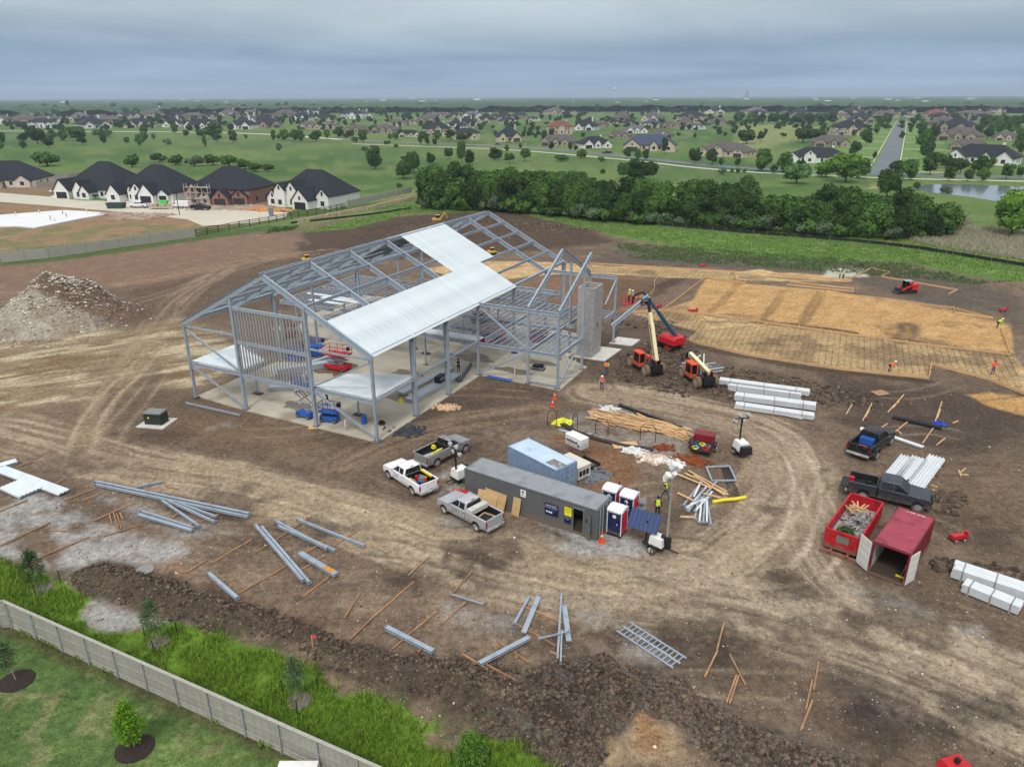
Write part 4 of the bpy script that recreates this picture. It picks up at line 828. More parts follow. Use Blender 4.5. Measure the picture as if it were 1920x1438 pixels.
# ---------------- beams, timbers and debris on the ground ----------------
def beam(px0,px1,label,w=.28,h=.3,z=.16,mt=None,group='steel members laid out on timbers',flat=False,name='steel_beam',cat='steel beam'):
    a=gp(*px0);b=gp(*px1);d=b-a;L=math.hypot(d.x,d.y);an=math.atan2(d.y,d.x)
    T=thing(name,label,cat,(a.x,a.y,max(a.z,b.z)+z),an,group)
    m=M();m.ib((0,0,h/2 if not flat else w/2),(L,0,h/2 if not flat else w/2),w,h,.025,math.pi/2 if flat else 0);m.ob('section',mt or STEEL,T,smooth=False)
    for x in (.012,L-.012): M().box(x-.012,x+.012,-.17,.17,0,(h if not flat else w)+.04).ob('end_plate',STEEL,T)
    return T
BM=[((179.7,908),(468.7,969),'longest grey steel beam on the left, pointing at the haul road',.3,.32),
((181,913),(466,974),'second long grey beam lying tight along the longest one on the left',.2,.25),
((256.5,917.6),(305,907),'short grey tube lying behind the longest beam on the left',.2,.2),
((304.7,942),(375,990.5),'steepest of three beams fanned out below the longest left beam',.2,.24),
((313.8,942),(404,983),'middle beam of the fan below the longest left beam',.2,.24),
((320,941.5),(406,973),'upper beam of the fan below the longest left beam',.2,.24),
((260.4,969),(362,999.4),'tapered beam nearest the pale gravel on the left',.34,.2),
((265.6,962.4),(364.6,994),'thin beam lying against the tapered beam on the left',.18,.22),
((393,1082),(446.6,1129),'lone short square beam near the soil heap on the left',.3,.3),
((480,990),(569.6,1094.6),'long beam with steep slant, left one of a close pair',.24,.3),
((491.5,993),(581,1098),'long beam with steep slant, right one of a close pair',.24,.3),
((518,981.6),(614.5,1033.8),'upper left beam, first of the two stacked side by side mid left',.26,.26),
((523,991),(629.4,1037),'lower beam with an end plate of the two side by side mid left',.26,.26),
((558,978),(684,1028),'slim long beam just below the haul road, ends by a stake',.2,.24),
((845.4,1117.9),(907,1136.8),'thin grey rail below the silver pickup with a small foot plate',.12,.12),
((725,1182),(812.9,1227.5),'stout short beam in the middle foreground beside the soil heap',.4,.3),
((898.6,1253),(991.7,1204),'stout beam slanting up to the right across red timbers',.4,.22),
((991.7,1124.5),(964.4,1174),'short narrow channel left of the stained wide plate beam',.22,.2),
((1009.8,1122.5),(981.6,1190.9),'wide pale plate beam with rust stains in the foreground middle',.42,.12),
((1052.7,1120),(1044.4,1253),'long slender beam standing nearly upright in view, foreground middle',.16,.2),
((1053,1190),(1051,1253),'shorter slender beam alongside the upright looking one',.14,.18),
((1058,1139),(1066.6,1206),'wide pale plate with rust marks right of the slender beams',.42,.12),
((1009,1207.5),(1068,1192.8),'thin bar laid across the slender beams in the foreground',.12,.12),
((349.5,759),(451.4,781.8),'single tube lying outside the left front corner of the slab',.24,.24),
((1073,697),(1008,712),'short galvanised channel by the slab edge near the orange vested workers',.3,.2)]
for k,(a,b,l_,w_,h_) in enumerate(BM):
    if k==24: a,b=(1050,712),(1075,708)
    beam(a,b,l_,w_*.78,h_*.78,z=.1 if k not in(22,) else .34,flat=k in(6,18,21,16,12,13,11) and False,mt=GALV2 if k==24 else None)
beam((563,1043),(631,1083.6),'wide grey beam with an orange rusted end mid left',.42,.2).children
M().box(-.3,.3,-.22,.22,0,.012).ob
rst=mat('rust_patch',(190,130,70),.9,0,.25,5)
o=bpy.data.objects['steel_beam.%03d'%25] if 'steel_beam.025' in bpy.data.objects else None
if o: 
    L=max(v.co.x for v in KIDS[o.name][0].data.vertices);M().box(L-1.3,L-.3,-.19,.19,.203,.206).ob('rust_patch',rst,o)
# double ladder frames
def ladder(a,b,off,label):
    a=gp(*a);b=gp(*b);d=b-a;L=math.hypot(d.x,d.y);T=thing('ladder_frame',label,'ladder frame',(a.x,a.y,a.z+.05),math.atan2(d.y,d.x),'grey ladder frames lying side by side')
    for y in (0,off): M().box(0,L,y-.05,y+.05,0,.1).ob('rail',STEEL,T)
    n=13
    for k in range(n): M().box(.2+k*(L-.4)/(n-1)-.03,.2+k*(L-.4)/(n-1)+.03,min(0,off)+.05,max(0,off)-.05,.02,.08).ob('rung',STEEL,T)
ladder((1182.8,1170),(1286.6,1236.5),-.62,'upper grey ladder shaped frame lying alone on the soil at right of centre')
ladder((1168,1176),(1274,1245),-.62,'lower grey ladder shaped frame, nearer the camera of the pair')
TI=[((0,960),(52,939)),((0,1025),(95,980.6)),((39,1064),(104,1032.7)),((91,1039),(169,1008)),((120,940),(180,917.6)),((155,939.5),(185,928)),((176,977.5),(252.6,943.6)),((195,1006.7),(263,986)),((397,1057.5),(472.7,1012.4)),((349,1075.7),(389,1051.5)),((442.7,1117),(500,1085)),((500,1085),(540,1061)),((480,1038),(530,1006)),((530,1006),(584.6,970)),((440,1031.5),(472.6,1013)),((563,1071),(609.5,1043)),((573,1038),(609.5,1016.5)),((631,1020),(669,996.6)),((568,1119),(616,1083)),((646,1161),(676,1113.5)),((656,1202),(700,1160)),((698,1160),(740,1125)),((738,1125),(775.7,1093)),((735.8,1219),(775,1185)),((775,1185),(818.9,1148.8)),((765.7,1080),(804,1045.7)),((775.7,1232.5),(802,1211)),((850.4,1112),(884.7,1073.7)),((829.5,1171),(873.7,1131)),((974,1135.5),(1055.5,1168.7)),((960,1166),(1002,1190)),((1000,1188),(1043,1213)),((1030.6,1223),(1059.7,1234)),((935,1205),(992,1244)),((867,1232.5),(915,1262)),((912,1260),(970,1291.7)),((1357,1170),(1344,1220)),((1345.3,1221),(1321,1271)),((1368,1228),(1398,1287)),((1380.8,1267),(1362,1319)),((1385,1268.4),(1367.5,1321)),((1534.9,1242.5),(1525,1295)),((1523,1276),(1510.5,1332)),((1523,1315),(1500.8,1371)),((351.6,988),(411,965)),((319,975),(336,963)),((336,997.5),(372,980)),((372,958),(400,940)),((205,965),(211,985)),((213,962),(222,990)),((219,964),(228,992)),((225,963),(231,975)),((309,912),(334,919)),((95,912),(120,900)),((20,880),(60,868)),((94,995),(124,997)),
((1598.7,757),(1586.8,776.7)),((1634.8,757),(1617,790)),((1694,742),(1664.6,774)),((1766,754),(1752,795)),((1750,803),(1729.5,832)),((1701.7,792),(1672.5,815.6)),((1664,795),(1645,808)),((1797,883),(1801,894)),((1798,890),(1816,892)),((1800,888),(1810,880)),((1748,919),(1776,928)),((1745,910),(1758,914)),((1772,822),(1756,835)),((1786,795),(1796,791)),((1684,809),(1690,815))]
def near_desc(px):
    x,y=px
    A_=[(60,960,'beside the sheet metal stacks at the left edge'),(100,1030,'on the pale gravel at the left'),(220,975,'left of the fanned beams'),(360,975,'under the fanned beams'),(400,1050,'above the lone square beam'),(470,1090,'ending at the lone square beam'),(500,1020,'crossing under the steep beam pair'),(600,1050,'under the wide rusty ended beam'),(650,1010,'near the slim long beam'),(710,1150,'in the long slanting row mid foreground'),(780,1190,'under the stout short beam'),(790,1065,'alone below the silver pickup'),(860,1120,'by the thin rail with the foot plate'),(1000,1170,'under the pale plate beams'),(920,1260,'under the stout right slanting beam'),(1350,1220,'right of the ladder frames'),(1385,1280,'in the trio right of the ladder frames'),(1520,1300,'in the row of three nearest the right foreground'),(1600,765,'left of the long dark roll at the right'),(1690,790,'beside the black pickup and the dark roll'),(1760,790,'next to the blue tarpaulin'),(1790,890,'among scraps right of the white bundles'),(1750,915,'right of the dark grey pickup')]
    return min(A_,key=lambda q:(q[0]-x)**2+2*(q[1]-y)**2)[2]
cnt={}
rows=sorted([(near_desc(((a[0]+b[0])/2,(a[1]+b[1])/2)),min(a[0],b[0]),a,b) for a,b in TI])
from collections import Counter
cc=Counter(r[0] for r in rows);seen=Counter()
ordw=['first','second','third','fourth','fifth','sixth','seventh','eighth','ninth','tenth','eleventh','twelfth']+['%dth'%k for k in range(13,90)]
for nd_,_,a,b in rows:
    pa,pb=gp(*a),gp(*b);d=pb-pa;L=math.hypot(d.x,d.y);k=seen[nd_];seen[nd_]+=1
    lb=('weathered timber '+nd_) if cc[nd_]==1 else (ordw[k]+' timber from the left '+nd_)
    m=M();m.box(0,L,-.05,.05,0,.1);m.box(L*.35,L*.75,.051,.14,0,.07) if L>3 and k%2 else None
    o=m.ob('timber',WOODD if a[0]<1560 else WOOD,None,(pa.x,pa.y,max(pa.z,pb.z)+.005),math.atan2(d.y,d.x));tag(o,lb,'timber','timber skids lying about the site')
# sheet metal deck stacks on the left edge
def sheets(px,hd_,L,W,n,label,mt=GALV,th=.06,name='deck_bundle'):
    p=gp(*px);T=thing(name,label,'deck sheets',(p.x,p.y,p.z+.1),hd_,'bundles of sheet metal on the ground')
    for k in range(n):
        m=M();N_=int(W/.3);d=W/N_;pts=[]
        for q in range(N_):pts+=[(q*d,0),(q*d+d*.45,0),(q*d+d*.52,.04),(q*d+d*.93,.04)]
        pts.append((W,0));vs=[];nn=len(pts)
        for x in (0,L):
            for y,z in pts:vs.append((x,y,z))
        for x in (0,L):
            for y,z in pts:vs.append((x,y,z-.01))
        m.add(vs,[(i,nn+i,nn+i+1,i+1) for i in range(nn-1)]+[(2*nn+i,2*nn+i+1,3*nn+i+1,3*nn+i) for i in range(nn-1)]+[(i,i+1,2*nn+i+1,2*nn+i) for i in range(nn-1)]+[(nn+i,3*nn+i,3*nn+i+1,nn+i+1) for i in range(nn-1)])
        m.ob('sheet',mt,T,(R.uniform(-.05,.05),R.uniform(-.03,.03),k*th+.02),smooth=False)
    for x in (.5,L-.5): M().box(x-.05,x+.05,0,W,-.1,0).ob('skid',WOODD,T)
    return T
sheets((-60,868),heading((0,868),(137,918)),13.4,1.0,3,'long low stack of deck sheets reaching furthest right at the left edge')
sheets((0,920),heading((0,915),(50,938)),3.1,1.9,4,'broad warped stack of deck sheets nearest the camera at the left edge')
sheets((-40,893),heading((0,900),(27,892)),3.0,.8,5,'small raised stack of deck sheets on top at the left edge')
# white purlin bundles right of the telehandlers
def bundle(px0,px1,W,Hh,nl,nw,label,mt=WHITE,hook=True,z=.12):
    a=gp(*px0);b=gp(*px1);d=b-a;L=math.hypot(d.x,d.y);T=thing('purlin_bundle',label,'metal bundle',(a.x,a.y,z),math.atan2(d.y,d.x),'banded bundles of white metal sections')
    w=W/nw;h=Hh/nl
    me=M().box(0,L,.014,w-.014,.004,h*.80).mesh('section',mt,False)
    for i in range(nl):
        for j in range(nw): link('section',me,T,(R.uniform(-.06,.06),j*w,i*h))
    for x in (.12,.5,.85):
        M().box(L*x-.03,L*x+.03,-.02,W+.02,-.02,Hh+.02).ob('strap',mat('strap_band',(120,122,120),.6),T)
        M().box(L*x-.06,L*x+.06,-.1,W+.1,-.12,-.025).ob('skid',WOODD,T)
    return T
PWH=mat('white_section',(208,212,214),.5,.05,.07,1.5)
for i,(a,b,W_,H_2,nl,nw,l_) in enumerate([((1348,722),(1517,745),1.0,.55,6,2,'rear banded bundle of white sections beside the cream boomed machine'),((1376,752),(1528,772),1.1,.6,6,2,'middle banded bundle of white sections, furthest right end'),((1398,763),(1502,782),.4,.15,2,1,'thin pack of white sections sticking out between the bundles'),((1365,734),(1500,752),.5,.7,6,1,'narrow bundle stacked on the rear white sections'),((1377,768),(1525,790),1.0,.5,5,2,'front thick bundle of white sections with dark straps'),]):
    bundle(a,b,W_,H_2,nl,nw,l_,PWH)
bundle((1397,767.5),(1503,788),.5,.12,1,1,'single flat white section lying nearest the haul road',PWH,z=.1)
# right side: corrugated white bundles
def pack(px,pxe,W,Hh,label):
    a=gp(*px);b=gp(*pxe);d=b-a;L=math.hypot(d.x,d.y);T=thing('panel_pack',label,'panel pack',(a.x,a.y,.12),math.atan2(d.y,d.x),'packs of ribbed white panels')
    for k in range(5):
        m=M();n=5;dd=W/n;pts=[]
        for q in range(n):pts+=[(q*dd,0),(q*dd+dd*.3,0),(q*dd+dd*.45,.12),(q*dd+dd*.85,.12)]
        pts.append((W,0));nn=len(pts);vs=[(x,y,z) for x in (0,L) for y,z in pts]+[(x,y,z-.03) for x in (0,L) for y,z in pts]
        m.add(vs,[(i,nn+i,nn+i+1,i+1) for i in range(nn-1)]+[(2*nn+i,2*nn+i+1,3*nn+i+1,3*nn+i) for i in range(nn-1)]+[(i,i+1,2*nn+i+1,2*nn+i) for i in range(nn-1)]+[(nn+i,3*nn+i,3*nn+i+1,nn+i+1) for i in range(nn-1)])
        m.ob('panel',PWH,T,(R.uniform(-.05,.05),0,.02+k*.05),smooth=False)
    for x in (.2,.5,.8): M().box(L*x-.05,L*x+.05,-.1,W+.1,-.12,-.02).ob('skid',WOOD,T)
pack((1684,908),(1716,867),1.3,.3,'leftmost of three ribbed white panel packs above the dark grey pickup')
pack((1703,914),(1738,869),1.3,.3,'middle ribbed white panel pack with timber scraps on it')
pack((1727,927),(1771,867),1.35,.3,'rightmost and longest of three ribbed white panel packs')
bundle((1782,1085),(1945,1140),1.3,.75,9,2,'big banded stack of white sheets cut by the right edge',PWH)
bundle((1801,1112),(1908,1156),1.0,.6,8,1,'shorter shrink wrapped stack nearest the camera at the right edge',PWH)
beam((1667,820),(1731,842),'white flat channel beside the black pickup',.5,.14,z=.1,mt=PWH,group=None)
beam((1612,806),(1648,812),'short white panel behind the black pickup',.7,.1,z=.1,mt=PWH,group=None)
a=gp(1673,785);b=gp(1765,806);o=M().cyl((0,0,.2),((b-a).length,0,.2),.2,n=12).ob('fabric_roll',mat('dark_fabric',(40,42,46),.9),None,a,math.atan2((b-a).y,(b-a).x));tag(o,'long dark fabric roll lying left of the blue tarpaulin','roll')
def crumple(px,r,h,mt,label,cat,name,seed=1,sx=1.,z=0):
    p=gp(*px);rr=random.Random(seed);m=M();n=26;jit=[rr.uniform(.55,1.2) for _ in range(n)];secs=[]
    for j in range(5):
        t=j/4;secs.append([((1-t*.85)*r*sx*math.cos(a)*(jit[i]*(1-t)+t)*rr.uniform(.85,1.15),(1-t*.85)*r*math.sin(a)*(jit[i]*(1-t)+t)*rr.uniform(.85,1.15),t*h*rr.uniform(.5,1.15)) for i,a in enumerate([2*math.pi*i/n for i in range(n)])])
    m.loft(secs)
    for k in range(int(34+8*r)):
        a=rr.uniform(0,6.28);q=rr.random()**.6*1.15;s_=min(rr.uniform(.1,.26)*r,.5);m.X=Matrix.Translation((q*r*sx*math.cos(a),q*r*math.sin(a),h*max(.1,1-q)*.8+.03))@Matrix.Rotation(rr.uniform(0,3),4,Vector((rr.random()*.5,rr.random()*.5,1)).normalized());m.box(-s_,s_,-s_*.6,s_*.6,-.02-s_*.15,.02+s_*.15,s_*.2,s_*.1)
    m.X=Matrix.Identity(4);o=m.ob(name,mt,None,(p.x,p.y,p.z+z),0,smooth=False);tag(o,label,cat);return o
crumple((1761,796),.65,.4,mat('blue_tarp',(30,66,170),.5,0,.2,4),'crumpled blue tarpaulin at the end of the dark roll','tarpaulin','tarpaulin',2)
crumple((1055,793),.75,.6,mat('yellow_tarp',(222,222,60),.5,0,.15,4),'crumpled yellow tarpaulin near the rebar hoops','tarpaulin','tarpaulin',3,1.3)
for px,r,l_,sd in (((1185,845),1.0,'white plastic heap beside the leaning plywood sheet',4),((1224,862),1.1,'heap of torn paper sacks with white bags',5),((1268,866),.8,'flat grey plastic lying alone above the light mast',6),((1143,768),.8,'white plastic scraps behind the lumber pile',7),((395,802),0.01,'',8)):
    if l_: crumple(px,r,.35 if sd!=6 else .1,mat('white_plastic',(206,206,204),.5,0,.15,3) if sd!=5 else mat('paper_sack',(196,176,156),.8,0,.3,4,col2=(225,224,222)),l_,'plastic heap' if sd!=5 else 'paper sacks','debris_heap',sd,1.4)
for px,r,l_,sd in (((1305,868),.8,'rusty scrap pile below the welding trailer',9),((1290,862),.9,'rusty spoil strip right beneath the welding trailer',10),((1246,840),.7,'small rusty wire heap left of the welding trailer',11)):
    crumple(px,r,.25,mat('rusty_scrap',(120,62,30),.9,0,.3,6),l_,'scrap','scrap_heap',sd,1.6)
for px,l_,sd,mt_ in (((760,808),'crumpled dark plastic by the right corner of the slab',12,'black_plastic'),((1104,890),'flat dark tarpaulin beside the red earth mound',13,'grey_plastic')):
    crumple(px,1.4,.15,mat(mt_,(56,60,66) if sd==12 else (96,100,108),.5,0,.3,3),l_,'plastic sheet','plastic_sheet',sd,1.4)
crumple((838,764),.9,.3,mat('wood_scraps',(200,168,136),.8,0,.3,5),'heap of splintered wood beside the slab edge','wood scraps','wood_scraps',15,1.5)
# lumber pile in the middle
LP=thing('lumber_pile','large loose pile of sawn boards behind the rebar hoops','lumber',gp(1190,800))
h0=heading((1130,775),(1270,815));ba=M().box(-1,1,-.07,.07,-.02,.02).mesh('board',WOOD,False)
for k in range(230):
    t=R.random();u=R.gauss(0,1);p=P(1125+150*t+u*5,782+28*t+R.uniform(-9,10))-LP.location;L=R.uniform(.9,2.0)
    z=.03+.55*max(0,1-abs(u)/2.2)*R.random()*(1-abs(t-.45))
    o=link('board',ba,LP,(p.x,p.y,z));o.rotation_euler=(R.uniform(-.2,.2),R.uniform(-.06,.06),h0+R.gauss(0,.16));o.scale=(L,R.choice((1,1,.7)),R.choice((1,1.5,2)))
for (px,l_,w_,h_,an) in (((1262,812),'plywood sheet right of the lumber pile',1.2,2.4,-.5),((1172,836),'plywood sheet lying below the lumber pile in front of a hoop',1.2,2.4,.1),((1650,738),'weathered plywood sheet near the right timbers',1.2,1.6,.3),((1118,822),'narrow grey board left of the plywood sheets',.4,2,-.6),((590,802),'small pale sheet by the slab at the front column',.9,1.2,.2)):
    p=gp(*px);o=M().box(-h_/2,h_/2,-w_/2,w_/2,0,.04).ob('plywood_sheet',PLY if px[0]!=1650 else WOODD,None,(p.x,p.y,p.z+.08),an);o.rotation_euler[0]=.05;tag(o,l_,'plywood')
# plywood leaning on the office, lone sheet
def lean(x,w,h,label,off=0,an=.26,tilt=0):
    p=Matrix.Translation(OC.location)@Matrix.Rotation(hd,4,'Z')@Vector((x,-1.24-h*math.sin(an)-off,.02));o=M().box(-w/2,w/2,-.012,.012,0,h).ob('plywood_sheet',PLY,None,p);o.rotation_euler=(Matrix.Rotation(hd,4,'Z')@Matrix.Rotation(-an,4,'X')@Matrix.Rotation(tilt,4,'Y')).to_euler();tag(o,label,'plywood')
lean(-3.0,2.1,1.45,'big plywood sheet at the back of the leaning stack on the office',0,.3,.04);lean(-3.6,1.9,1.35,'left front plywood sheet leaning in the stack on the office',.06,.42,-.05);lean(-2.6,1.2,1.0,'smaller plywood offcut leaning at the right of the stack',.05,.5,0);lean(-.9,.7,1.5,'single narrow plywood panel leaning alone on the grey office')
# rebar hoops and long wooden trench form
for i,(px,l_) in enumerate((((1035,800),'black hoop frame furthest left beside the cone'),((1078,806),'narrow black hoop frame next to the yellow tarpaulin'),((1128,815),'black hoop frame in front of the lumber pile'),((1214,828),'black hoop frame furthest right below the boards'))):
    p=gp(*px);w=[.9,.5,1.25,1.45][i];o=M().tube([(-w/2,0,0),(-w/2,0,1.35),(-w*.3,0,1.75),(w*.3,0,1.75),(w/2,0,1.35),(w/2,0,0)],.035).ob('hoop_frame',BLACKP,None,p,-.35+[.2,.6,0,0][i]);tag(o,l_,'hoop frame','black hoop frames standing around the lumber')
m=M();pts=[gp(*q)-gp(1052,795) for q in ((1052,795),(1080,812),(1120,825),(1170,838),(1225,845))]
for a,b in zip(pts,pts[1:]): m.bar(a+Vector((0,0,.1)),b+Vector((0,0,.1)),.5,.22)
o=m.ob('rebar_cage',mat('dark_rebar',(62,50,44),.9,0,.3,8),None,gp(1052,795));tag(o,'long dark rebar cage running under the black hoops','rebar cage')
o=beam((1160,762),(1280,806),'dark pipe lying behind the lumber pile along the haul road',.3,.3,mt=mat('dark_pipe',(58,58,60),.8),z=.02,group=None,name='pipe',cat='pipe')
for a,b,l_ in (((1048,807),(1108,821),'longer galvanised strip left of the lumber pile'),((1060,812),(1110,815),'shorter galvanised strip left of the lumber pile')): beam(a,b,l_,.25,.06,mt=GALV2,z=.03,group='galvanised strips by the hoops',name='metal_strip',cat='metal strip')
# steel offcut fan, boards, frame, yellow tube
for i,(a,b) in enumerate((((1281,950),(1314,908)),((1287,958),(1325,915)),((1290,962),(1320,920)),((1303,962),(1335,925)),((1302,976),(1310,935)),((1311,982),(1316,935)),((1318,983),(1322,938)),((1325,983),(1325,940)),((1333,986),(1326,945)),((1300,935),(1314,907)),((1310,945),(1343,906)),((1285,955),(1330,935)))):
    beam(a,b,'%s loose steel stud from the left in the fan of studs right of the workers'%ordw[i],.14,.12,z=.05+.03*(i%4),mt=PWH if i%2 else STEEL,group='loose steel studs in a fan',name='steel_stud',cat='steel stud')
for i,(a,b) in enumerate((((1284,889),(1365,930)),((1290,885),(1362,925)),((1268,892),(1335,920)),((1300,896),(1358,933)),((1270,930),(1300,945)),((1318,932),(1350,940)),((1275,977),(1300,978)))):
    pa,pb=gp(*a),gp(*b);d=pb-pa;o=M().box(0,math.hypot(d.x,d.y),-.1,.1,0,.05).ob('board',WOOD,None,(pa.x,pa.y,.1+.05*i),math.atan2(d.y,d.x));tag(o,'%s pale board from the top in the pile beside the square frame'%ordw[i],'board','pale boards beside the square frame')
T=thing('square_frame','open grey square frame lying flat right of the light mast','steel frame',gp(1324,878));q=[P(*c)-P(1324,878) for c in ((1324,878),(1367,876),(1380,903),(1335,904))]
for a,b in zip(q,q[1:]+q[:1]): M().bar(a+Vector((0,0,.15)),b+Vector((0,0,.15)),.14,.14).ob('bar',STEEL,T)
for k in range(7):
    a=gp(1352+k*2,873);b=gp(1368+k*3.2,930);o=M().cyl((0,0,.03),(b-a)+Vector((0,0,.03)),.03,n=5).ob('rebar_rod',BLACKP,None,a);tag(o,'%s dark rebar rod from the left through the square frame'%ordw[k],'rebar rod','dark rebar rods by the square frame')
p=gp(1366,939);o=M().tube([(-1.4,-.3,.15),(-.5,-.1,.2),(.6,.1,.18),(1.5,.35,.2)],.14,8).ob('yellow_tube',YEL,None,p);tag(o,'yellow wrapped tube right of the stud fan','tube')
# stacked grey stair frames behind telehandler
for i,(px,l_,an) in enumerate((((1300,690),'left stack of grey railings behind the second telehandler',.35),((1330,694),'flat grey grating panel right of the railings',.35))):
    p=gp(*px);T=thing('railing_stack',l_,'railings',(p.x,p.y,p.z+.05),an)
    for q in range(2):
        for y in (-.9,.9): M().box(-1.3,1.3,y-.04,y+.04,q*.3,q*.3+.08).ob('rail',PWH,T,(q*.3,q*.2,0))
        for k in range(9): M().box(-1.25+k*.31-.02,-1.25+k*.31+.02,-.86,.86,q*.3+.02,q*.3+.06).ob('bar',STEEL,T,(q*.3,q*.2,0))
    M().bar((-1,-.2,.3),(1.2,.5,1.3) if i==0 else (.3,1.8,1.4),.12).ob('post',PWH,T)
# ---------------- toilets, wash station, cone, lights ----------------
TB=mat('toilet_navy',(24,34,84),.5,0,.06,2,dirt=.7,dz=.6);TR=mat('toilet_red',(196,28,58),.5,0,.06,2,dirt=.7,dz=.6);TW_=mat('toilet_white_roof',(224,226,228),.5,0,.05,2)
def toilet(px,hd_,label):
    p=gp(*px);p.z=.03;T=thing('portable_toilet',label,'portable toilet',p,hd_,'portable toilets by the office')
    M().box(-.6,.6,-.6,.6,0,.14).ob('base',BLACKP,T)
    for sg in (-1,1):
        s_=M();s_.box(-.58,.58,sg*.56-.02,sg*.56+.02,.14,2.08);
        for k in range(3): s_.box(-.45,.45,sg*.582-.012,sg*.582+.012,.3+k*.58,.3+k*.58+.5)
        s_.ob('side_panel',TR,T)
    M().box(-.58,-.54,-.53,.53,.14,2.08).ob('back_panel',TB,T)
    f=M();f.box(.54,.58,-.53,-.36,.14,2.08);f.box(.54,.58,.36,.53,.14,2.08);f.box(.54,.58,-.35,.35,1.92,2.08);f.ob('front_panel',TB,T)
    d=M();d.box(.55,.6,-.34,.34,.18,1.9);
    for z in (.35,.95): d.box(.6,.615,-.26,.26,z,z+.5)
    d=d.ob('door',TB,T);M().box(.6,.64,.22,.28,1.0,1.12).ob('latch',WHITE,d);e=M();e.cyl((.602,0,1.68),(.612,0,1.68),.15,n=16);e=e.ob('door_sign',WHITE,d)
    for y in (-.56,.56): 
        for x in (.57,-.57): M().box(x-.03,x+.03,y-.03,y+.03,.14,2.09).ob('corner_trim',TW_,T)
    r=M();secs=[]
    for y in (-.62,.62): secs.append([(-.64,y,2.06)]+[(-.64*math.cos(a),y,2.1+.24*math.sin(a)) for a in [math.pi*k/8 for k in range(9)]]+[(.64,y,2.06)])
    r.loft(secs).ob('roof',TW_,T);
    for k in range(4): M().box(.59,.6,-.42+k*.22,-.26+k*.22,1.96,2.03).ob('vent',WHITE,T)
    M().cyl((-.42,.4,2.1),(-.42,.4,2.55),.05,n=8).ob('vent_pipe',BLACKP,T)
hT=heading((1155,1000),(1143,1018)) 
hT=hd-math.pi/2+.02
toilet((1156,998),hT,'portable toilet in front, nearest the camera beside the office door')
toilet((1178,970),hT,'portable toilet behind the front one, next to the grey wash station')
toilet((1146,958),hT,'portable toilet tucked behind the office corner, leftmost roof')
T=thing('wash_station','grey twin basin hand wash station right of the toilets','wash station',gp(1201,972),hT);M().cyl((0,0,0),(0,0,.95),.34,.3,14).ob('tank',GREYM,T);M().cyl((0,0,.95),(0,0,1.05),.42,.42,14).ob('basin',GREYM,T);M().cyl((-.1,0,1.05),(-.1,0,1.5),.12,.12,8).ob('column',GREYM,T);M().cyl((-.1,0,1.5),(-.1,0,1.62),.4,.34,14).ob('cap',GREYM,T)
def cone(px,label,z=0,s=1):
    p=gp(*px);p.z+=z;T=thing('traffic_cone',label,'traffic cone',p,0,'orange traffic cones');M().box(-.18*s,.18*s,-.18*s,.18*s,0,.04).ob('base',ORANGE if z==0 else BLACKP,T);M().cyl((0,0,.04),(0,0,.72*s),.13*s,.03*s,12).ob('cone',mat('cone_orange',(236,70,26),.5,0,.05,2),T);M().cyl((0,0,.38*s),(0,0,.5*s),.087*s,.067*s,12).ob('reflective_band',WHITE,T)
cone((1128,1016),'orange traffic cone at the foot of the open office door',0,1.3);cone((1036,762),'orange cone standing alone above the black hoop frames',0,1.3);cone((1040,748),'upper orange cone near the building corner, behind the other',0,1.2)
# solar light mast trailer
def Lg(px,hd_,label,cat='light tower'): p=gp(*px);p.z=.02;return thing('light_tower',label,cat,p,hd_,'mobile light towers')
T=Lg((1227,1030),heading((1215,1010),(1250,1025)),'solar powered light mast trailer with blue panel right of the toilets')
M().box(-.8,.9,-.5,.5,.45,.6).ob('chassis',BLACKP,T);M().box(-.3,.8,-.45,.45,.6,1.25,.06,.05).ob('cabinet',WHITE,T)
for sg in (-1,1): wheel(T,0.1,sg*.68,.36,.36,.22,hub=WHITE)
M().bar((.9,0,.5),(1.9,0,.5),.08).ob('tow_bar',BLACKP,T);M().bar((-.75,0,.6),(-.75,0,2.1),.1).ob('panel_post',BLACKP,T)
o=M().box(-1.15,1.15,-.75,.75,-.03,.03).ob('solar_panel',mat('solar_cells',(34,52,96),.2,0,.06,1),T,(-1.0,0,2.0));o.rotation_euler=(.75,.05,.25)
for k in range(7): M().box(-1.1+k*.33,-1.085+k*.33,-.74,.74,.031,.034).ob('cell_line',mat('cell_line',(90,104,136),.4),o)
for i,(z0,z1,w) in enumerate(((.6,2.9,.14),(2.9,5.0,.11),(5.0,6.9,.08))): M().box(.95-w/2,.95+w/2,-w/2,w/2,z0,z1).ob('mast_section',CHROME,T)
M().box(.9,1.0,-.9,.9,6.85,6.93).ob('crossbar',CHROME,T)
for y,z in ((-.8,6.7),(.8,6.7),(0,6.5),(0,7.2)): M().cyl((.8,y,z-.22),(1.05,y,z+.22),.2,.24,10).ob('lamp',WHITE,T)
M().box(.5,1.25,-.1,.1,.6,1.5).ob('winch',BLACKP,T)
for y in (-.9,.9): M().bar((.2,y*.5,.5),(.2,y,.5),.06).ob('outrigger',BLACKP,T);M().bar((.2,y,.5),(.2,y,0),.05).ob('jack',BLACKP,T)
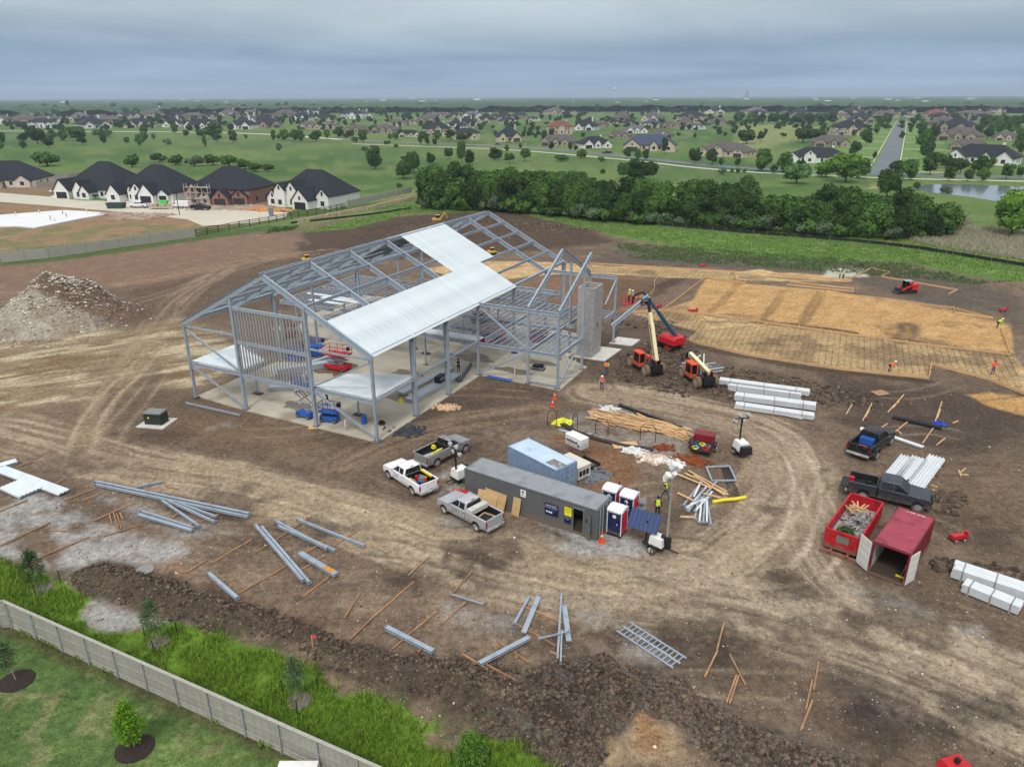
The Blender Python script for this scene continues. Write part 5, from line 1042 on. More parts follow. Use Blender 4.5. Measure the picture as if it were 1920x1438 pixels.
def tower2(px,hd_,label,mh=2.2,lamps=4):
    T=Lg(px,hd_,label);M().box(-.9,.9,-.6,.6,.35,.5).ob('chassis',BLACKP,T);M().box(-.85,.45,-.55,.55,.5,1.25,.08,.1).ob('hood',WHITE,T);M().box(.45,.95,-.5,.5,.5,1.1,.03,.03).ob('grille',BLACKP,T)
    for sg in (-1,1): wheel(T,-.1,sg*.72,.32,.32,.2)
    M().bar((-.9,0,.42),(-1.7,0,.42),.08).ob('tow_bar',BLACKP,T);M().bar((-.6,0,1.2),(-.6,0,1.2+mh),.12).ob('mast',BLACKP,T);M().box(-.65,-.55,-.7,.7,1.15+mh,1.22+mh).ob('crossbar',BLACKP,T)
    for k in range(lamps):
        y=-.62+k*1.24/(lamps-1);z=1.15+mh+(.28 if k%2 else -.25);l_=M().cyl((-.72,y,z),(-.5,y,z+.1),.24,.15,12).ob('lamp',CHROME,T);M().cyl((-.745,y,z-.01),(-.722,y,z),.2,.2,12).ob('lens',WHITE,l_)
    for y in (-1.1,1.1): M().bar((.3,y*.5,.45),(.3,y,.4),.06).ob('outrigger',BLACKP,T)
tower2((1390,852),heading((1375,835),(1400,858)),'white light tower with four round lamps beside the welding trailer')
tower2((866,900),heading((850,905),(880,892)),'light tower with chrome lamps between the grey truck and the office',2.0)
# generator stack behind blue container
T=thing('generator','upper white generator on top behind the blue container','generator',gp(1082,866)+Vector((0,.8,1.3)),hd2);M().box(-1,1,-.5,.5,0,.95,.03,.03).ob('body',WHITE,T);M().box(-1.02,1.02,-.52,.52,.96,1.02,.05,.05).ob('lid',WHITE,T)
for k in range(4):M().box(-.8+k*.35,-.55+k*.35,-.53,-.505,.45,.6).ob('vent',BLACKP,T)
M().box(.6,.75,-.53,-.505,.2,.4).ob('panel',BLACKP,T)
T=thing('tank_box','lower cream storage box behind the blue container under the generator','box',gp(1075,888)+Vector((0,0,.02)),hd2);CRM=mat('cream_box',(206,200,186),.6,0,.08,2);M().box(-1.3,1.3,-.8,.8,.1,1.25,.03,.03).ob('body',CRM,T);M().box(-1.35,1.35,-.85,.85,1.26,1.36,.08,.08).ob('lid',CRM,T)
for x in (-1,0,1):M().box(x-.1,x+.1,-.8,.8,0,.1).ob('runner',BLACKP,T)
for k in range(3): M().box(1.305,1.33,-.6+k*.42,-.3+k*.42,.4,.9).ob('vent',BLACKP,T)
T=thing('skid_base','black steel skid base right of the generator','skid base',gp(1098,872),hd2)
for y in (-.8,.8):M().box(-1,1,y-.07,y+.07,0,.35).ob('rail',BLACKP,T)
for x in (-.9,0,.9):M().box(x-.07,x+.07,-.73,.73,.05,.25).ob('crosspiece',BLACKP,T)
# red pressure washer by office
T=thing('air_compressor','red towable compressor hidden behind the plywood at the office end','compressor',gp(874,944)+Vector((-.3,0,0)),hd+.4);M().loft([[(x,y*w,z*h+.3) for y,z in ((-.45,0),(.45,0),(.5,.5),(.3,.8),(-.3,.8),(-.5,.5))] for x,w,h in ((-1.1,.6,.4),(-.9,1,1),(.4,1,1),(1.0,.5,.5))]).ob('hood',RED,T);wheel(T,0,-.6,.3,.3,.18);wheel(T,0,.6,.3,.3,.18);M().bar((1,0,.45),(1.8,0,.4),.07).ob('tow_bar',BLACKP,T)
# welding trailer with maroon box
T=thing('tool_trailer','small trailer with a maroon tool chest and heaps of hoses','trailer',gp(1317,842),heading((1317,850),(1328,822)))
M().box(-1.7,1.3,-.95,.95,.45,.55).ob('deck',BLACKP,T);MAR=mat('maroon_box',(124,28,40),.5,0,.1,2);M().box(.35,1.25,-.95,.95,.56,1.25,.03,.03).ob('tool_chest',MAR,T);M().box(.33,1.27,-.98,.98,1.26,1.34,.05,.05).ob('chest_lid',MAR,T)
for y in (-1.15,1.15): wheel(T,-.2,y,.36,.36,.22);M().bar((-.7,y,.8),(.3,y,.8),.26,.04).ob('mudguard',BLACKP,T)
for x in (-1.65,-.8,.2):
    for y in (-.93,.93): M().bar((x,y,.55),(x,y,1.15),.05).ob('stake',MAR,T)
for y in (-.93,.93): M().bar((-1.65,y,1.12),(.2,y,1.12),.05).ob('side_rail',BLACKP,T)
M().bar((1.3,0,.5),(2.4,0,.45),.1).ob('tow_bar',BLACKP,T)
for i,(c,x,y) in enumerate(((YEL,-.4,0),(BLUE,-1,.3),(RED,-1.2,-.4),(GREYM,-.6,-.5),(YEL,-1.3,.5),(BLUE,-.7,.6),(mat('green_hose',(40,110,70),.6),-.3,.5))):
    m=M()
    for q in range(3): m.tube([((.22+.03*q)*math.cos(a),(.3-.03*q)*math.sin(a),.04+.05*q) for a in [2*math.pi*k/10 for k in range(11)]],.03,5)
    o=m.ob('hose_coil',c,None,tuple(Matrix.Translation(T.location)@Matrix.Rotation(T.rotation_euler.z,4,'Z')@Vector((x,y,.56))));tag(o,'%s hose coil on the tool trailer deck, %s'%(['bright yellow','blue','red','grey','small yellow','dark blue','green'][i],['nearest the chest','in the middle','at the rear left','by the side rail','at the rear corner','by the right rail','against the chest corner'][i]),'hose')
# utility box
T=thing('utility_box','dark green electrical transformer box on a concrete pad at the left','transformer',gp(288,800)+Vector((0,.8,0)),-.15);M().box(-1.5,1.5,-1.3,1.3,0,.12).ob('pad',mat('pale_concrete',(196,192,184),.85,0,.1,1),T);DG=mat('dark_green_paint',(44,50,42),.6,0,.1,2);M().box(-.95,.95,-.6,.6,.12,1.3).ob('cabinet',DG,T);M().box(-.98,.98,-.65,.65,1.3,1.42,.06,.06).ob('lid',mat('grey_green_lid',(120,124,118),.5),T)
for x in (-.47,.47): M().box(x-.44,x+.44,-.63,-.605,.2,1.2).ob('door',DG,T)
M().box(-.5,-.3,-.65,-.632,.8,.95).ob('warning_label',YEL,T)
# ---------------- red skip ----------------
g0=P(1546,1037);g1=P(1616,1050);T=thing('roll_off_skip','open red roll off skip filled with wood, brush and rubble','skip',(P(1560,1005).x,P(1560,1005).y,.02),0)
# corners of the rim
rz=1.75;c=[P(1549,990,rz),P(1611,1001,rz)];f1=P(1596,925,rz);f2=P(1656,943,rz)
ax=(f1-c[0]);hdS=math.atan2(ax.y,ax.x);Ls=ax.length;Ws=abs((Matrix.Rotation(-hdS,4,'Z')@(f2-f1)).y);T.location=(c[0].x,c[0].y,0.02);T.rotation_euler=(0,0,hdS)
print('SKIP',Ls,Ws)
Ws=min(Ws,2.5)
SR=mat('skip_red',(178,24,36),.55,0,.14,2,dirt=.8,dz=.9,col2=(140,20,30))
y0,y1=-Ws,0
for y in (y0,y1): 
    m=M();m.box(0,Ls,y-.04,y+.04,.3,1.72)
    for k in range(int(Ls/.6)): m.box(.3+k*.6,.4+k*.6,y-.1 if y<0 else y+.04,y-.04 if y<0 else y+.1,.35,1.65)
    m.ob('side_wall',SR,T)
for x in (0,Ls): M().box(x-.04,x+.04,y0+.042,y1-.042,.3,1.72).ob('end_wall',SR,T)
for a,b in (((0,y0,1.75),(Ls,y0,1.75)),((0,y1,1.75),(Ls,y1,1.75)),((0,y0+.07,1.75),(0,y1-.07,1.75)),((Ls,y0+.07,1.75),(Ls,y1-.07,1.75))): M().bar(a,b,.13,.1).ob('rim',SR,T)
M().box(.05,Ls-.05,y0+.05,y1-.05,.3,.36).ob('floor',SR,T)
for y in (-Ws*.25,-Ws*.75): M().box(-.5,Ls,y-.08,y+.08,.05,.29).ob('skid_rail',SR,T);M().bar((-.07,y,.35),(-.07,y,1.6),.12).ob('end_stiffener',SR,T)
M().box(-.5,-.36,y0-.1,y1+.1,.0,.28).ob('foot_beam',SR,T)
M().box(-.065,-.045,-1.65,-.8,.95,1.5).ob('info_plate',mat('grey_plate',(112,112,108),.6,0,.2,4),T)
Ti=Matrix.Translation(T.location)@Matrix.Rotation(hdS,4,'Z')
def skipin(x,y,z): return Ti@Vector((x,-y,z))
m=M()
crm=mat('rubble_grey',(150,148,144),.9,0,.35,4,col2=(40,40,42))
for k in range(90):
    x,y=R.uniform(.8,Ls-1.2),R.uniform(.9,Ws-.2);s_=R.uniform(.08,.22);m.X=Matrix.Translation((x,-y,.8+.45*R.random()))@Matrix.Rotation(R.uniform(0,3),4,Vector((R.random(),R.random(),R.random()+.1)).normalized());m.box(-s_*1.6,s_*1.6,-s_,s_,-s_*.4,s_*.4)
m.X=Matrix.Identity(4);m.box(.06,Ls-.06,-Ws+.06,-.06,.37,.8);o=m.ob('rubble_heap',crm,None,T.location,hdS,smooth=False);tag(o,'grey rubble and plastic heap inside the red skip','rubble')
for k in range(16):
    m=M();L=R.uniform(.8,1.6);m.box(-L/2,L/2,-.05,.05,-.02,.02);o=m.ob('scrap_board',WOOD,None,skipin(Ls-R.uniform(.9,1.9),R.uniform(.4,1.5),1.15+R.random()*.4));o.rotation_euler=(R.uniform(-.4,.4),R.uniform(-.5,.5),R.uniform(0,3));tag(o,'pale scrap board tipped in the far end of the red skip','board','scrap boards tipped in the red skip')
# ---------------- people ----------------
SKIN=mat('skin',(176,126,98),.6,0,.05,5);JEAN=mat('blue_jeans',(58,78,112),.85,0,.12,8);DARKP=mat('dark_trousers',(38,40,46),.85,0,.12,8);BOOT=mat('work_boots',(84,60,42),.8)
LIME=mat('lime_vest',(196,226,60),.7,0,.06,6);ORV=mat('orange_vest',(246,100,52),.7,0,.06,6);GSH=mat('grey_shirt',(150,150,156),.85);DSH=mat('dark_shirt',(44,44,50),.85);WSH=mat('white_shirt',(210,212,214),.8);HHW=mat('white_hard_hat',(232,232,230),.35);HHR=mat('red_hard_hat',(190,40,40),.4);YSH=mat('yellow_stripe',(232,226,120),.5)
def person(px,hd_,label,pose='stand',vest=ORV,shirt=GSH,pants=JEAN,hat=HHW,loc=None,z=None,group='workers on the site'):
    J={}
    st={'stand':.0,'walk':.3,'bend':.12,'carry':.0,'reach':0}[pose]
    hipz=.92 if pose!='bend' else .86
    J['pel']=(0,0,hipz,.15);lean_=1.15 if pose=='bend' else (.12 if pose=='walk' else .03)
    def up(d,off=0): return (math.sin(lean_)*d+off*math.cos(lean_),hipz+math.cos(lean_)*d-off*math.sin(lean_))
    x,z_=up(.22);J['wst']=(x,0,z_,.13);x,z_=up(.42);J['chs']=(x,0,z_,.165);x,z_=up(.52);J['nck']=(x,0,z_,.065)
    hl=lean_*.7;nx,nz=x,z_;J['hd1']=(nx+.04+math.sin(hl)*.1,0,nz+.10*math.cos(hl)+.0,.09);J['hd2']=(nx+.04+math.sin(hl)*.2,0,nz+.21*math.cos(hl),.105)
    for s,sg in (('l',1),('r',-1)):
        J['hp'+s]=(0,sg*.1,hipz-.05,.105);J['kn'+s]=(st*sg*.6+.05+(.05 if pose=='bend' else 0),sg*.12,.49,.068);J['an'+s]=(st*sg*1.0-(.05 if sg*st<0 else 0),sg*.12,.09,.045);J['to'+s]=(st*sg*1.0+.17,sg*.14,.04,.04)
        x,z_=up(.46);J['sh'+s]=(x,sg*.2,z_,.07)
        if pose=='bend': e=(x+.05,sg*.24,z_-.28);h=(x+.15,sg*.16,z_-.52)
        elif pose=='reach': e=(x+.2,sg*.25,z_-.1);h=(x+.45,sg*.2,z_+.05)
        elif pose=='walk': e=(x-sg*.12,sg*.27,z_-.26);h=(x-sg*.14+.14,sg*.27,z_-.48)
        else: e=(x-.04,sg*.28,z_-.27);h=(x+.12,sg*.25,z_-.49)
        J['el'+s]=(*e,.047);J['wr'+s]=(*h,.034)
        d=(Vector(h)-Vector(e)).normalized();pm_=Vector(h)+d*.08;J['pa'+s]=(*pm_,.036)
        for k in range(4): tp=pm_+d*(.085-.008*abs(k-1.3))+Vector((0,0,0))+Vector((.022*(k-1.5),0,0));J['f%d'%k+s]=(*tp,.0095)
        tp=Vector(h)+d*.08+Vector((.05,-sg*.015,.01));J['ft'+s]=(*tp,.011)
    E=[('pel','wst'),('wst','chs'),('chs','nck'),('nck','hd1'),('hd1','hd2')]
    for s in 'lr': E+=[('pel','hp'+s),('hp'+s,'kn'+s),('kn'+s,'an'+s),('an'+s,'to'+s),('chs','sh'+s),('sh'+s,'el'+s),('el'+s,'wr'+s),('wr'+s,'pa'+s),('pa'+s,'ft'+s)]+[('pa'+s,'f%d'%k+s) for k in range(4)]
    ks=list(J);me=bpy.data.meshes.new('b');me.from_pydata([J[k][:3] for k in ks],[(ks.index(a),ks.index(b)) for a,b in E],[])
    o=bpy.data.objects.new('b',me);COL.objects.link(o);md=o.modifiers.new('s','SKIN')
    for i,k in enumerate(ks): me.skin_vertices[0].data[i].radius=(J[k][3],J[k][3]*(.8 if k in('chs','wst','pel') else 1))
    me.skin_vertices[0].data[0].use_root=True
    o.modifiers.new('u','SUBSURF').levels=1
    dg=bpy.context.evaluated_depsgraph_get();b=bpy.data.meshes.new_from_object(o.evaluated_get(dg));bpy.data.objects.remove(o)
    b.materials.clear()
    for q in (SKIN,shirt,pants,BOOT): b.materials.append(q)
    def mk(c):
        best=None;bd=9
        for a,e in E:
            A_=Vector(J[a][:3]);B_=Vector(J[e][:3]);d=B_-A_;t=max(0,min(1,(c-A_).dot(d)/(d.length_squared+1e-9)));q=(c-A_-d*t).length-J[a][3]*.5
            if q<bd: bd=q;best=(a,e,t)
        return best
    vp=[]
    for f in b.polygons:
        a,e,t=mk(f.center)
        mi=1
        if a.startswith(('wr','pa')) or e in('hd1','hd2') : mi=0
        if a[:2] in('hp','kn') or e[:2]=='hp': mi=2
        if a=='pel' and e=='wst' and t<.3: mi=2
        if a[:2]=='an' or (a[:2]=='kn' and t>.85): mi=3
        f.material_index=mi
        if a in('wst','chs') and e in('chs','nck') or (a=='pel' and e=='wst' and t>.3) or (a=='chs' and e[:2]=='sh' and t<.75): vp.append(f.index)
    b.shade_smooth()
    p=gp(*px) if loc is None else Vector(loc)
    if z is not None:p.z=z
    T=thing('person',label,'person',p,hd_,group);link('body',b,T)
    if vest:
        idx={};vs=[];fs=[]
        for fi in vp:
            f=b.polygons[fi];q=[]
            for v in f.vertices:
                if v not in idx: idx[v]=len(vs);vs.append(b.vertices[v].co+b.vertices[v].normal*.022)
                q.append(idx[v])
            fs.append(q)
        m=M();m.v=[tuple(v) for v in vs];m.f=fs;m.m=[0]*len(fs);o=m.ob('vest',vest,T)
        h=J['wst'];M().cyl((h[0]-.0,0,h[2]-.03),(h[0]+.01,0,h[2]+.03),.185,.19,12,False).ob('reflective_stripe',YSH,T) if pose!='bend' else None
    hx,_,hz,_r=J['hd2'];
    if hat: 
        hh=M();hh.sph((hx,0,hz+.03),.14,12,6,.95,-.02);hh.cyl((hx+.03,0,hz+.025),(hx+.03,0,hz+.045),.165,.16,12);hh.ob('hard_hat',hat,T)
    else: M().sph((hx-.02,0,hz+.02),.12,10,6,1).ob('hair',BLACK,T)
    fm=M();fm.bar((hx+.1,0,hz-.03),(hx+.135,0,hz-.05),.03);fm.mi=1;fm.box(hx+.09,hx+.11,-.05,-.025,hz-.005,hz+.012);fm.box(hx+.09,hx+.11,.025,.05,hz-.005,hz+.012);fm.box(hx+.085,hx+.105,-.03,.03,hz-.085,hz-.075);fm.ob('face',[SKIN,BLACKP],T)
    return T
person((1128,731),-1.7,'worker in orange vest, white hard hat and blue jeans walking toward the camera','walk',ORV,GSH,JEAN)
person((1137,702),1.2,'worker in orange vest with lime sleeves behind the other near the block tower','stand',ORV,mat('lime_shirt',(190,220,70),.8),JEAN,None)
person((1232,968),1.4,'worker in a lime vest and dark clothes seen from behind near the light mast','stand',LIME,DSH,DARKP,mat('black_cap',(30,30,34),.7))
person((1247,936),2.6,'worker in a lime vest and white hard hat striding by the light mast','walk',LIME,DSH,JEAN)
person((860,700),-1.5,'person in white top and black vest standing on the slab behind columns','stand',mat('black_vest',(30,30,34),.8),WSH,DARKP,mat('black_cap',(30,30,34),.7),z=.13)
person((1574,524),2.8,'left one of two workers in pale yellow vests by the far formwork','stand',mat('pale_yellow_vest',(222,222,130),.7),GSH,DARKP,HHW)
person((1580,525),.4,'right one of two workers in pale yellow vests by the far formwork','stand',mat('pale_yellow_vest',(222,222,130),.7),GSH,DARKP,HHW)
person((1869,614),.2,'worker in a lime shirt bending over the formwork at far right','bend',None,LIME,DARKP,HHW)
person((1860,702),-1.6,'worker in an orange shirt and blue jeans on the rebar at far right','stand',None,ORV,JEAN,HHR)
person((1666,697),.1,'worker in an orange shirt bending over the front form boards','bend',None,ORV,DARKP,HHW)
person((614,758),1.0,'dark clothed worker under the right front deck','walk',None,DSH,DARKP,HHW,z=.13)
# ---------------- formwork and rebar mats ----------------
fb=M().box(0,1,-.03,.03,0,.3).mesh('form_board',WOOD,False)
stk=M().box(-.035,.035,-.035,.035,0,.55).mesh('stake',mat('pale_stake',(216,190,156),.8),False)
def form(pts,label,stakes=False,h=1.,sl=2.2):
    pw=[P(*q) for q in pts];T=thing('formwork',label,'formwork',pw[0],0,'wooden edge forms of the new slab')
    for a,b in zip(pw,pw[1:]):
        L=(b-a).length;n=max(1,int(L/3.6));an=math.atan2((b-a).y,(b-a).x)
        for k in range(n):
            p=a+(b-a)*(k/n)-pw[0];o=link('form_board',fb,T,(p.x,p.y,0),an);o.scale=(L/n-.02,1,h)
        for k in range(int(L/sl)):
            p=a+(b-a)*((k+.5)/max(1,int(L/sl)))-pw[0];link('stake',stk,T,(p.x+math.sin(an)*.08,p.y-math.cos(an)*.08,0),an) if stakes else None
form([(1292,640),(1310,622)],'short end form board at the left of the front rebar strip')
form([(1292,641),(1400,667),(1560,692),(1741,711),(1745,684)],'long front form with many pale stakes nearest the haul road',True,1.2,2.2)
form([(1745,684),(1850,712),(1925,742)],'curved front form at the far right with stakes',True,1.2,1.8)
form([(1310,588),(1440,607),(1560,624),(1720,646),(1895,667)],'dark lipped middle form between the straw bed and rebar strip',True)
form([(1240,584),(1322,522),(1398,532)],'bright corner form at the left of the straw bed')
form([(1376,511),(1500,519),(1598,528)],'far form board behind the straw bed, right half')
form([(1105,495),(1240,503),(1376,511),(1381,527)],'far form board behind the reddish yard, left half')
form([(1593,524),(1634,504),(1667,512),(1652,520),(1795,545),(1778,553)],'stepped form boards at the far right behind the skid loader')
form([(1475,535),(1600,548),(1600,543),(1480,530)],'narrow boxed form at the back of the straw bed')
form([(1703,569),(1787,579),(1862,598),(1790,588),(1787,577)],'narrow boxed form right of the skid loader')
form([(1876,617),(1893,663)],'dark short form under the lime shirted worker')
form([(1185,587),(1240,583),(1310,590),(1325,603),(1312,622)],'crossing form left of the front rebar strip')
pw=[P(*q) for q in ((1105,520),(1160,520),(1226,527),(1228,540),(1220,552),(1200,560))]
form([(1100,497),(1040,497),(980,500),(940,508)],'far form board left of the block tower')
m=M();ps=smoothline([P(*q) for q in ((1232,523),(1226,530),(1228,545),(1215,556),(1180,562))])
for a,b in zip(ps,ps[1:]): m.bar(a-ps[0]+Vector((0,0,.15)),b-ps[0]+Vector((0,0,.15)),.06,.3)
o=m.ob('curved_form',WOOD,None,ps[0]);tag(o,'curved wooden form left of the straw bed corner','formwork')
def rebar(poly,label,sp=.6,ang=0.,z=.12,w=.026):
    pw=[P(*q) for q in poly];c,s=math.cos(ang),math.sin(ang);rot=[(p.x*c+p.y*s,-p.x*s+p.y*c) for p in pw];m=M()
    def segs(ax):
        lo=min(r[ax] for r in rot);hi=max(r[ax] for r in rot);k=lo+sp/2
        while k<hi:
            xs=[]
            for (a,b) in zip(rot,rot[1:]+rot[:1]):
                if (a[ax]>k)!=(b[ax]>k): t=(k-a[ax])/(b[ax]-a[ax]);xs.append(a[1-ax]+t*(b[1-ax]-a[1-ax]))
            xs.sort()
            for u,v in zip(xs[::2],xs[1::2]):
                q=[(k,u),(k,v)] if ax==0 else [(u,k),(v,k)];W_=[(x*c-y*s,x*s+y*c,z+(.02 if ax else 0)) for x,y in q];yield W_
            k+=sp
    o0=pw[0]
    for ax in (0,1):
        for a,b in segs(ax): m.bar(Vector(a)-Vector((o0.x,o0.y,0)),Vector(b)-Vector((o0.x,o0.y,0)),w,w)
    o=m.ob('rebar_mat',mat('rebar_steel',(96,78,62),.85,.1,.2,5),None,(o0.x,o0.y,0),smooth=False);tag(o,label,'rebar mat','rebar mats in the forms');return o
ra=math.atan2((P(1741,711)-P(1400,667)).y,(P(1741,711)-P(1400,667)).x)
rebar([(1315,620),(1440,608),(1720,647),(1893,668),(1922,738),(1850,708),(1745,682),(1740,708),(1560,690),(1400,664),(1296,640)],'rebar grid over the long front strip of pale sand',.75,ra)
rebar([(1190,590),(1240,586),(1310,592),(1320,606),(1305,630),(1250,612)],'rebar grid left of the long front strip',.75,ra)
rebar([(1105,499),(1376,513),(1380,527),(1240,519),(1110,512)],'rebar grid on the narrow far strip behind the reddish yard',.9,ra)
rebar([(1110,522),(1225,528),(1228,545),(1205,565),(1130,590),(1115,560)],'fine rebar grid over the reddish yard behind the block tower',.7,ra,w=.03)
# ---------------- machines ----------------
TIRE=mat('dusty_tyre',(118,98,76),.95,0,.15,5);JO=mat('machine_orange',(226,70,34),.5,0,.08,3,dirt=.75,dz=1.6);CREAM=mat('machine_cream',(226,216,170),.5,0,.1,2,dirt=.5,dz=2.5)
def telehandler(px,hd_,label,boom,ext,fork=True):
    p=gp(*px);p.z=.02;T=thing('telehandler',label,'telehandler',p,hd_,'orange and cream telehandlers')
    for x in (-1.75,1.75):
        for y in (-1.05,1.05): wheel(T,x,y,.68,.68,.48,TIRE,mat('rim_grey',(150,146,136),.6))
    M().box(-2.6,2.4,-.5,.5,.7,1.15,.05,.0).ob('chassis',BLACKP,T);M().box(-1.75-.12,-1.75+.12,-.85,.85,.55,.8).ob('axle',BLACKP,T);M().box(1.63,1.87,-.85,.85,.55,.8).ob('axle',BLACKP,T)
    # cab left side (y+)
    c=M();c.box(-.55,.95,.42,1.28,.75,1.2,.02,.0);c.ob('cab_base',JO,T)
    for x in (-.5,.9):
        for y in (.47,1.22): M().bar((x,y,1.2),(x*.9,y,2.35),.09).ob('cab_post',JO,T)
    M().box(-.6,1.0,.4,1.3,2.35,2.46,.06,.06).ob('cab_roof',JO,T);M().box(-.44,.84,1.225,1.24,1.22,2.33).ob('cab_window',GLASS,T);M().box(.86,.875,.52,1.18,1.22,2.33).ob('cab_window',GLASS,T);M().box(-.49,-.475,.52,1.18,1.22,2.33).ob('cab_window',GLASS,T)
    M().box(-.1,.4,.6,1.1,1.2,1.9,.03,.03).ob('seat',BLACK,T)
    M().box(-1.4,1.0,-1.3,-.45,.75,1.55,.1,.08).ob('engine_cover',JO,T);M().box(-2.7,-2.3,-.7,.7,.6,1.5,.03,.03).ob('counterweight',BLACKP,T)
    for y in (.36,-.36):M().box(-2.55,-1.9,y-.05,y+.05,1.1,2.05).ob('boom_bracket',BLACKP,T)
    # boom
    B=bpy.data.objects.new('boom_root',None)
    piv=Vector((-2.2,0,1.9));dr=Vector((math.cos(boom),0,math.sin(boom)));L1=4.6
    M().bar(piv,piv+dr*L1,.42,.52).ob('boom',CREAM,T)
    tip=piv+dr*(L1+ext)
    if ext>.5: M().bar(piv+dr*L1,piv+dr*(L1+ext*.5),.34,.42).ob('boom_section',CREAM,T);M().bar(piv+dr*(L1+ext*.5),tip,.26,.34).ob('boom_section',BLACKP,T)
    else: M().bar(piv+dr*L1,tip,.3,.38).ob('boom_section',BLACKP,T)
    M().bar(piv+dr*.3+Vector((0,.23,0)),piv+dr*(L1-.2)+Vector((0,.23,0)),.05,.1).ob('hose_track',BLACKP,T)
    M().bar((-.6,0,1.1),piv+dr*2.0,.14).ob('lift_cylinder',CHROME,T)
    dn=tip+Vector((.35,0,-.7)) if boom<1 else tip+Vector((.5,0,-.1))
    M().bar(tip,dn,.3,.3).ob('boom_head',BLACKP,T)
    fr=M()
    for y in (-.6,.6): fr.bar(dn+Vector((.1,y,-.35)),dn+Vector((.1,y,.45)),.08)
    for z in (-.3,.0,.4): fr.bar(dn+Vector((.1,-.62,z)),dn+Vector((.1,.62,z)),.08)
    fr.ob('carriage',BLACKP,T)
    for y in (-.4,.4): M().box(dn.x+.15,dn.x+1.3,y-.07,y+.07,dn.z-.4,dn.z-.34).ob('fork',BLACKP,T)
    for y in (-.85,.85): M().bar((2.35,y*.6,.8),(2.6,y*1.3,1.35 if boom>1 else .8),.16,.3).ob('outrigger',BLACKP,T)
    return T,tip
hTe=heading((1335,735),(1283,697))
telehandler((1308,716),hTe,'telehandler with its cream boom lowered, beside the white bundles',.16,.35)
TL,tipv=telehandler((1210,694),hTe+.12,'telehandler with its cream boom raised high holding a beam',1.2,2.3)
ti=Matrix.Translation(TL.location)@Matrix.Rotation(TL.rotation_euler.z,4,'Z')@tipv
print('tip',ti)
# lifted beam: ends at px (1147,612),(1215,555) in the plane of the tip
a=PY(1147,612,ti.y-1.0);b=PY(1217,554,ti.y+1.0);T=thing('hoisted_beam','sloping grey steel beam held up by the raised telehandler','steel beam',a);M().ib((0,0,0),b-a,.3,.4,.03).ob('section',STEEL,T,smooth=False);M().ib((b-a)*.02+Vector((0,0,0)),(b-a)*.0,.3,.42,.03)
M().bar(b-a,(b-a)*.99+Vector((0,0,.3)),.1).ob('lug',BLACKP,T)
def boomlift(px):
    p=gp(*px);p.z=.02;T=thing('boom_lift','red boom lift reaching over the yard with its basket raised','boom lift',p,heading((1258,665),(1195,640)))
    for x in (-1.2,1.2):
        for y in (-1.0,1.0): wheel(T,x,y,.5,.5,.38,BLACK,RED)
    M().box(-1.5,1.5,-.8,.8,.45,.8).ob('chassis',BLACKP,T);M().cyl((0,0,.8),(0,0,1.0),.6,n=16).ob('turntable',BLACKP,T)
    M().loft([[(x,y*w,1.0+z*h) for y,z in ((-1,0),(1,0),(1,.7),(.75,1),(-.75,1),(-1,.7))] for x,w,h in ((-2.3,1.0,.9),(-1.9,1.15,1.05),(.3,1.15,1.0),(.8,.9,.6))]).ob('counterweight_body',RED,T)
    inv=(Matrix.Translation(T.location)@Matrix.Rotation(T.rotation_euler.z,4,'Z')).inverted()
    base=Vector((-1.6,0,1.9));knee=inv@PY(1207,548,p.y+2.0);bk=inv@PY(1186,560,p.y+3.2);BT=mat('dark_teal_boom',(44,66,84),.5,0,.06,3)
    M().bar(base,base.lerp(knee,.55),.34,.44).ob('boom',BT,T);M().bar(base.lerp(knee,.55),knee,.26,.34).ob('boom_section',BT,T)
    M().bar(base+Vector((.5,0,-.4)),base.lerp(knee,.35),.14).ob('lift_cylinder',CHROME,T)
    M().bar(knee,knee.lerp(bk,.8)+Vector((0,0,.35)),.2,.2).ob('jib',BLACKP,T);M().bar(knee.lerp(bk,.8)+Vector((0,0,.3)),bk+Vector((0,0,-.6)),.14).ob('jib_link',BLACKP,T)
    bz=M();fl=bk+Vector((.5,0,-.7));bz.box(fl.x-.45,fl.x+.45,fl.y-1.1,fl.y+1.1,fl.z-.08,fl.z)
    bz.ob('basket_floor',RED,T)
    br_=M()
    for z in (.5,1.0):
        for y in (-1.08,1.08): br_.bar((fl.x-.44,fl.y+y,fl.z+z),(fl.x+.44,fl.y+y,fl.z+z),.05)
        for x in (-.43,.43): br_.bar((fl.x+x,fl.y-1.08,fl.z+z),(fl.x+x,fl.y+1.08,fl.z+z),.05)
    for x in (-.43,.43):
        for y in (-1.08,0,1.08): br_.bar((fl.x+x,fl.y+y,fl.z),(fl.x+x,fl.y+y,fl.z+1),.05)
    br_.ob('basket_rail',RED,T)
    w=inv.inverted()@fl
    person((0,0),0.4,'worker in a lime shirt standing in the red boom lift basket','reach',None,LIME,DARKP,HHW,loc=w+Vector((-.1,.3,0)));person((0,0),2.2,'second worker in grey in the boom lift basket','reach',None,GSH,DARKP,HHW,loc=w+Vector((.35,-.2,0)))
boomlift((1250,652))
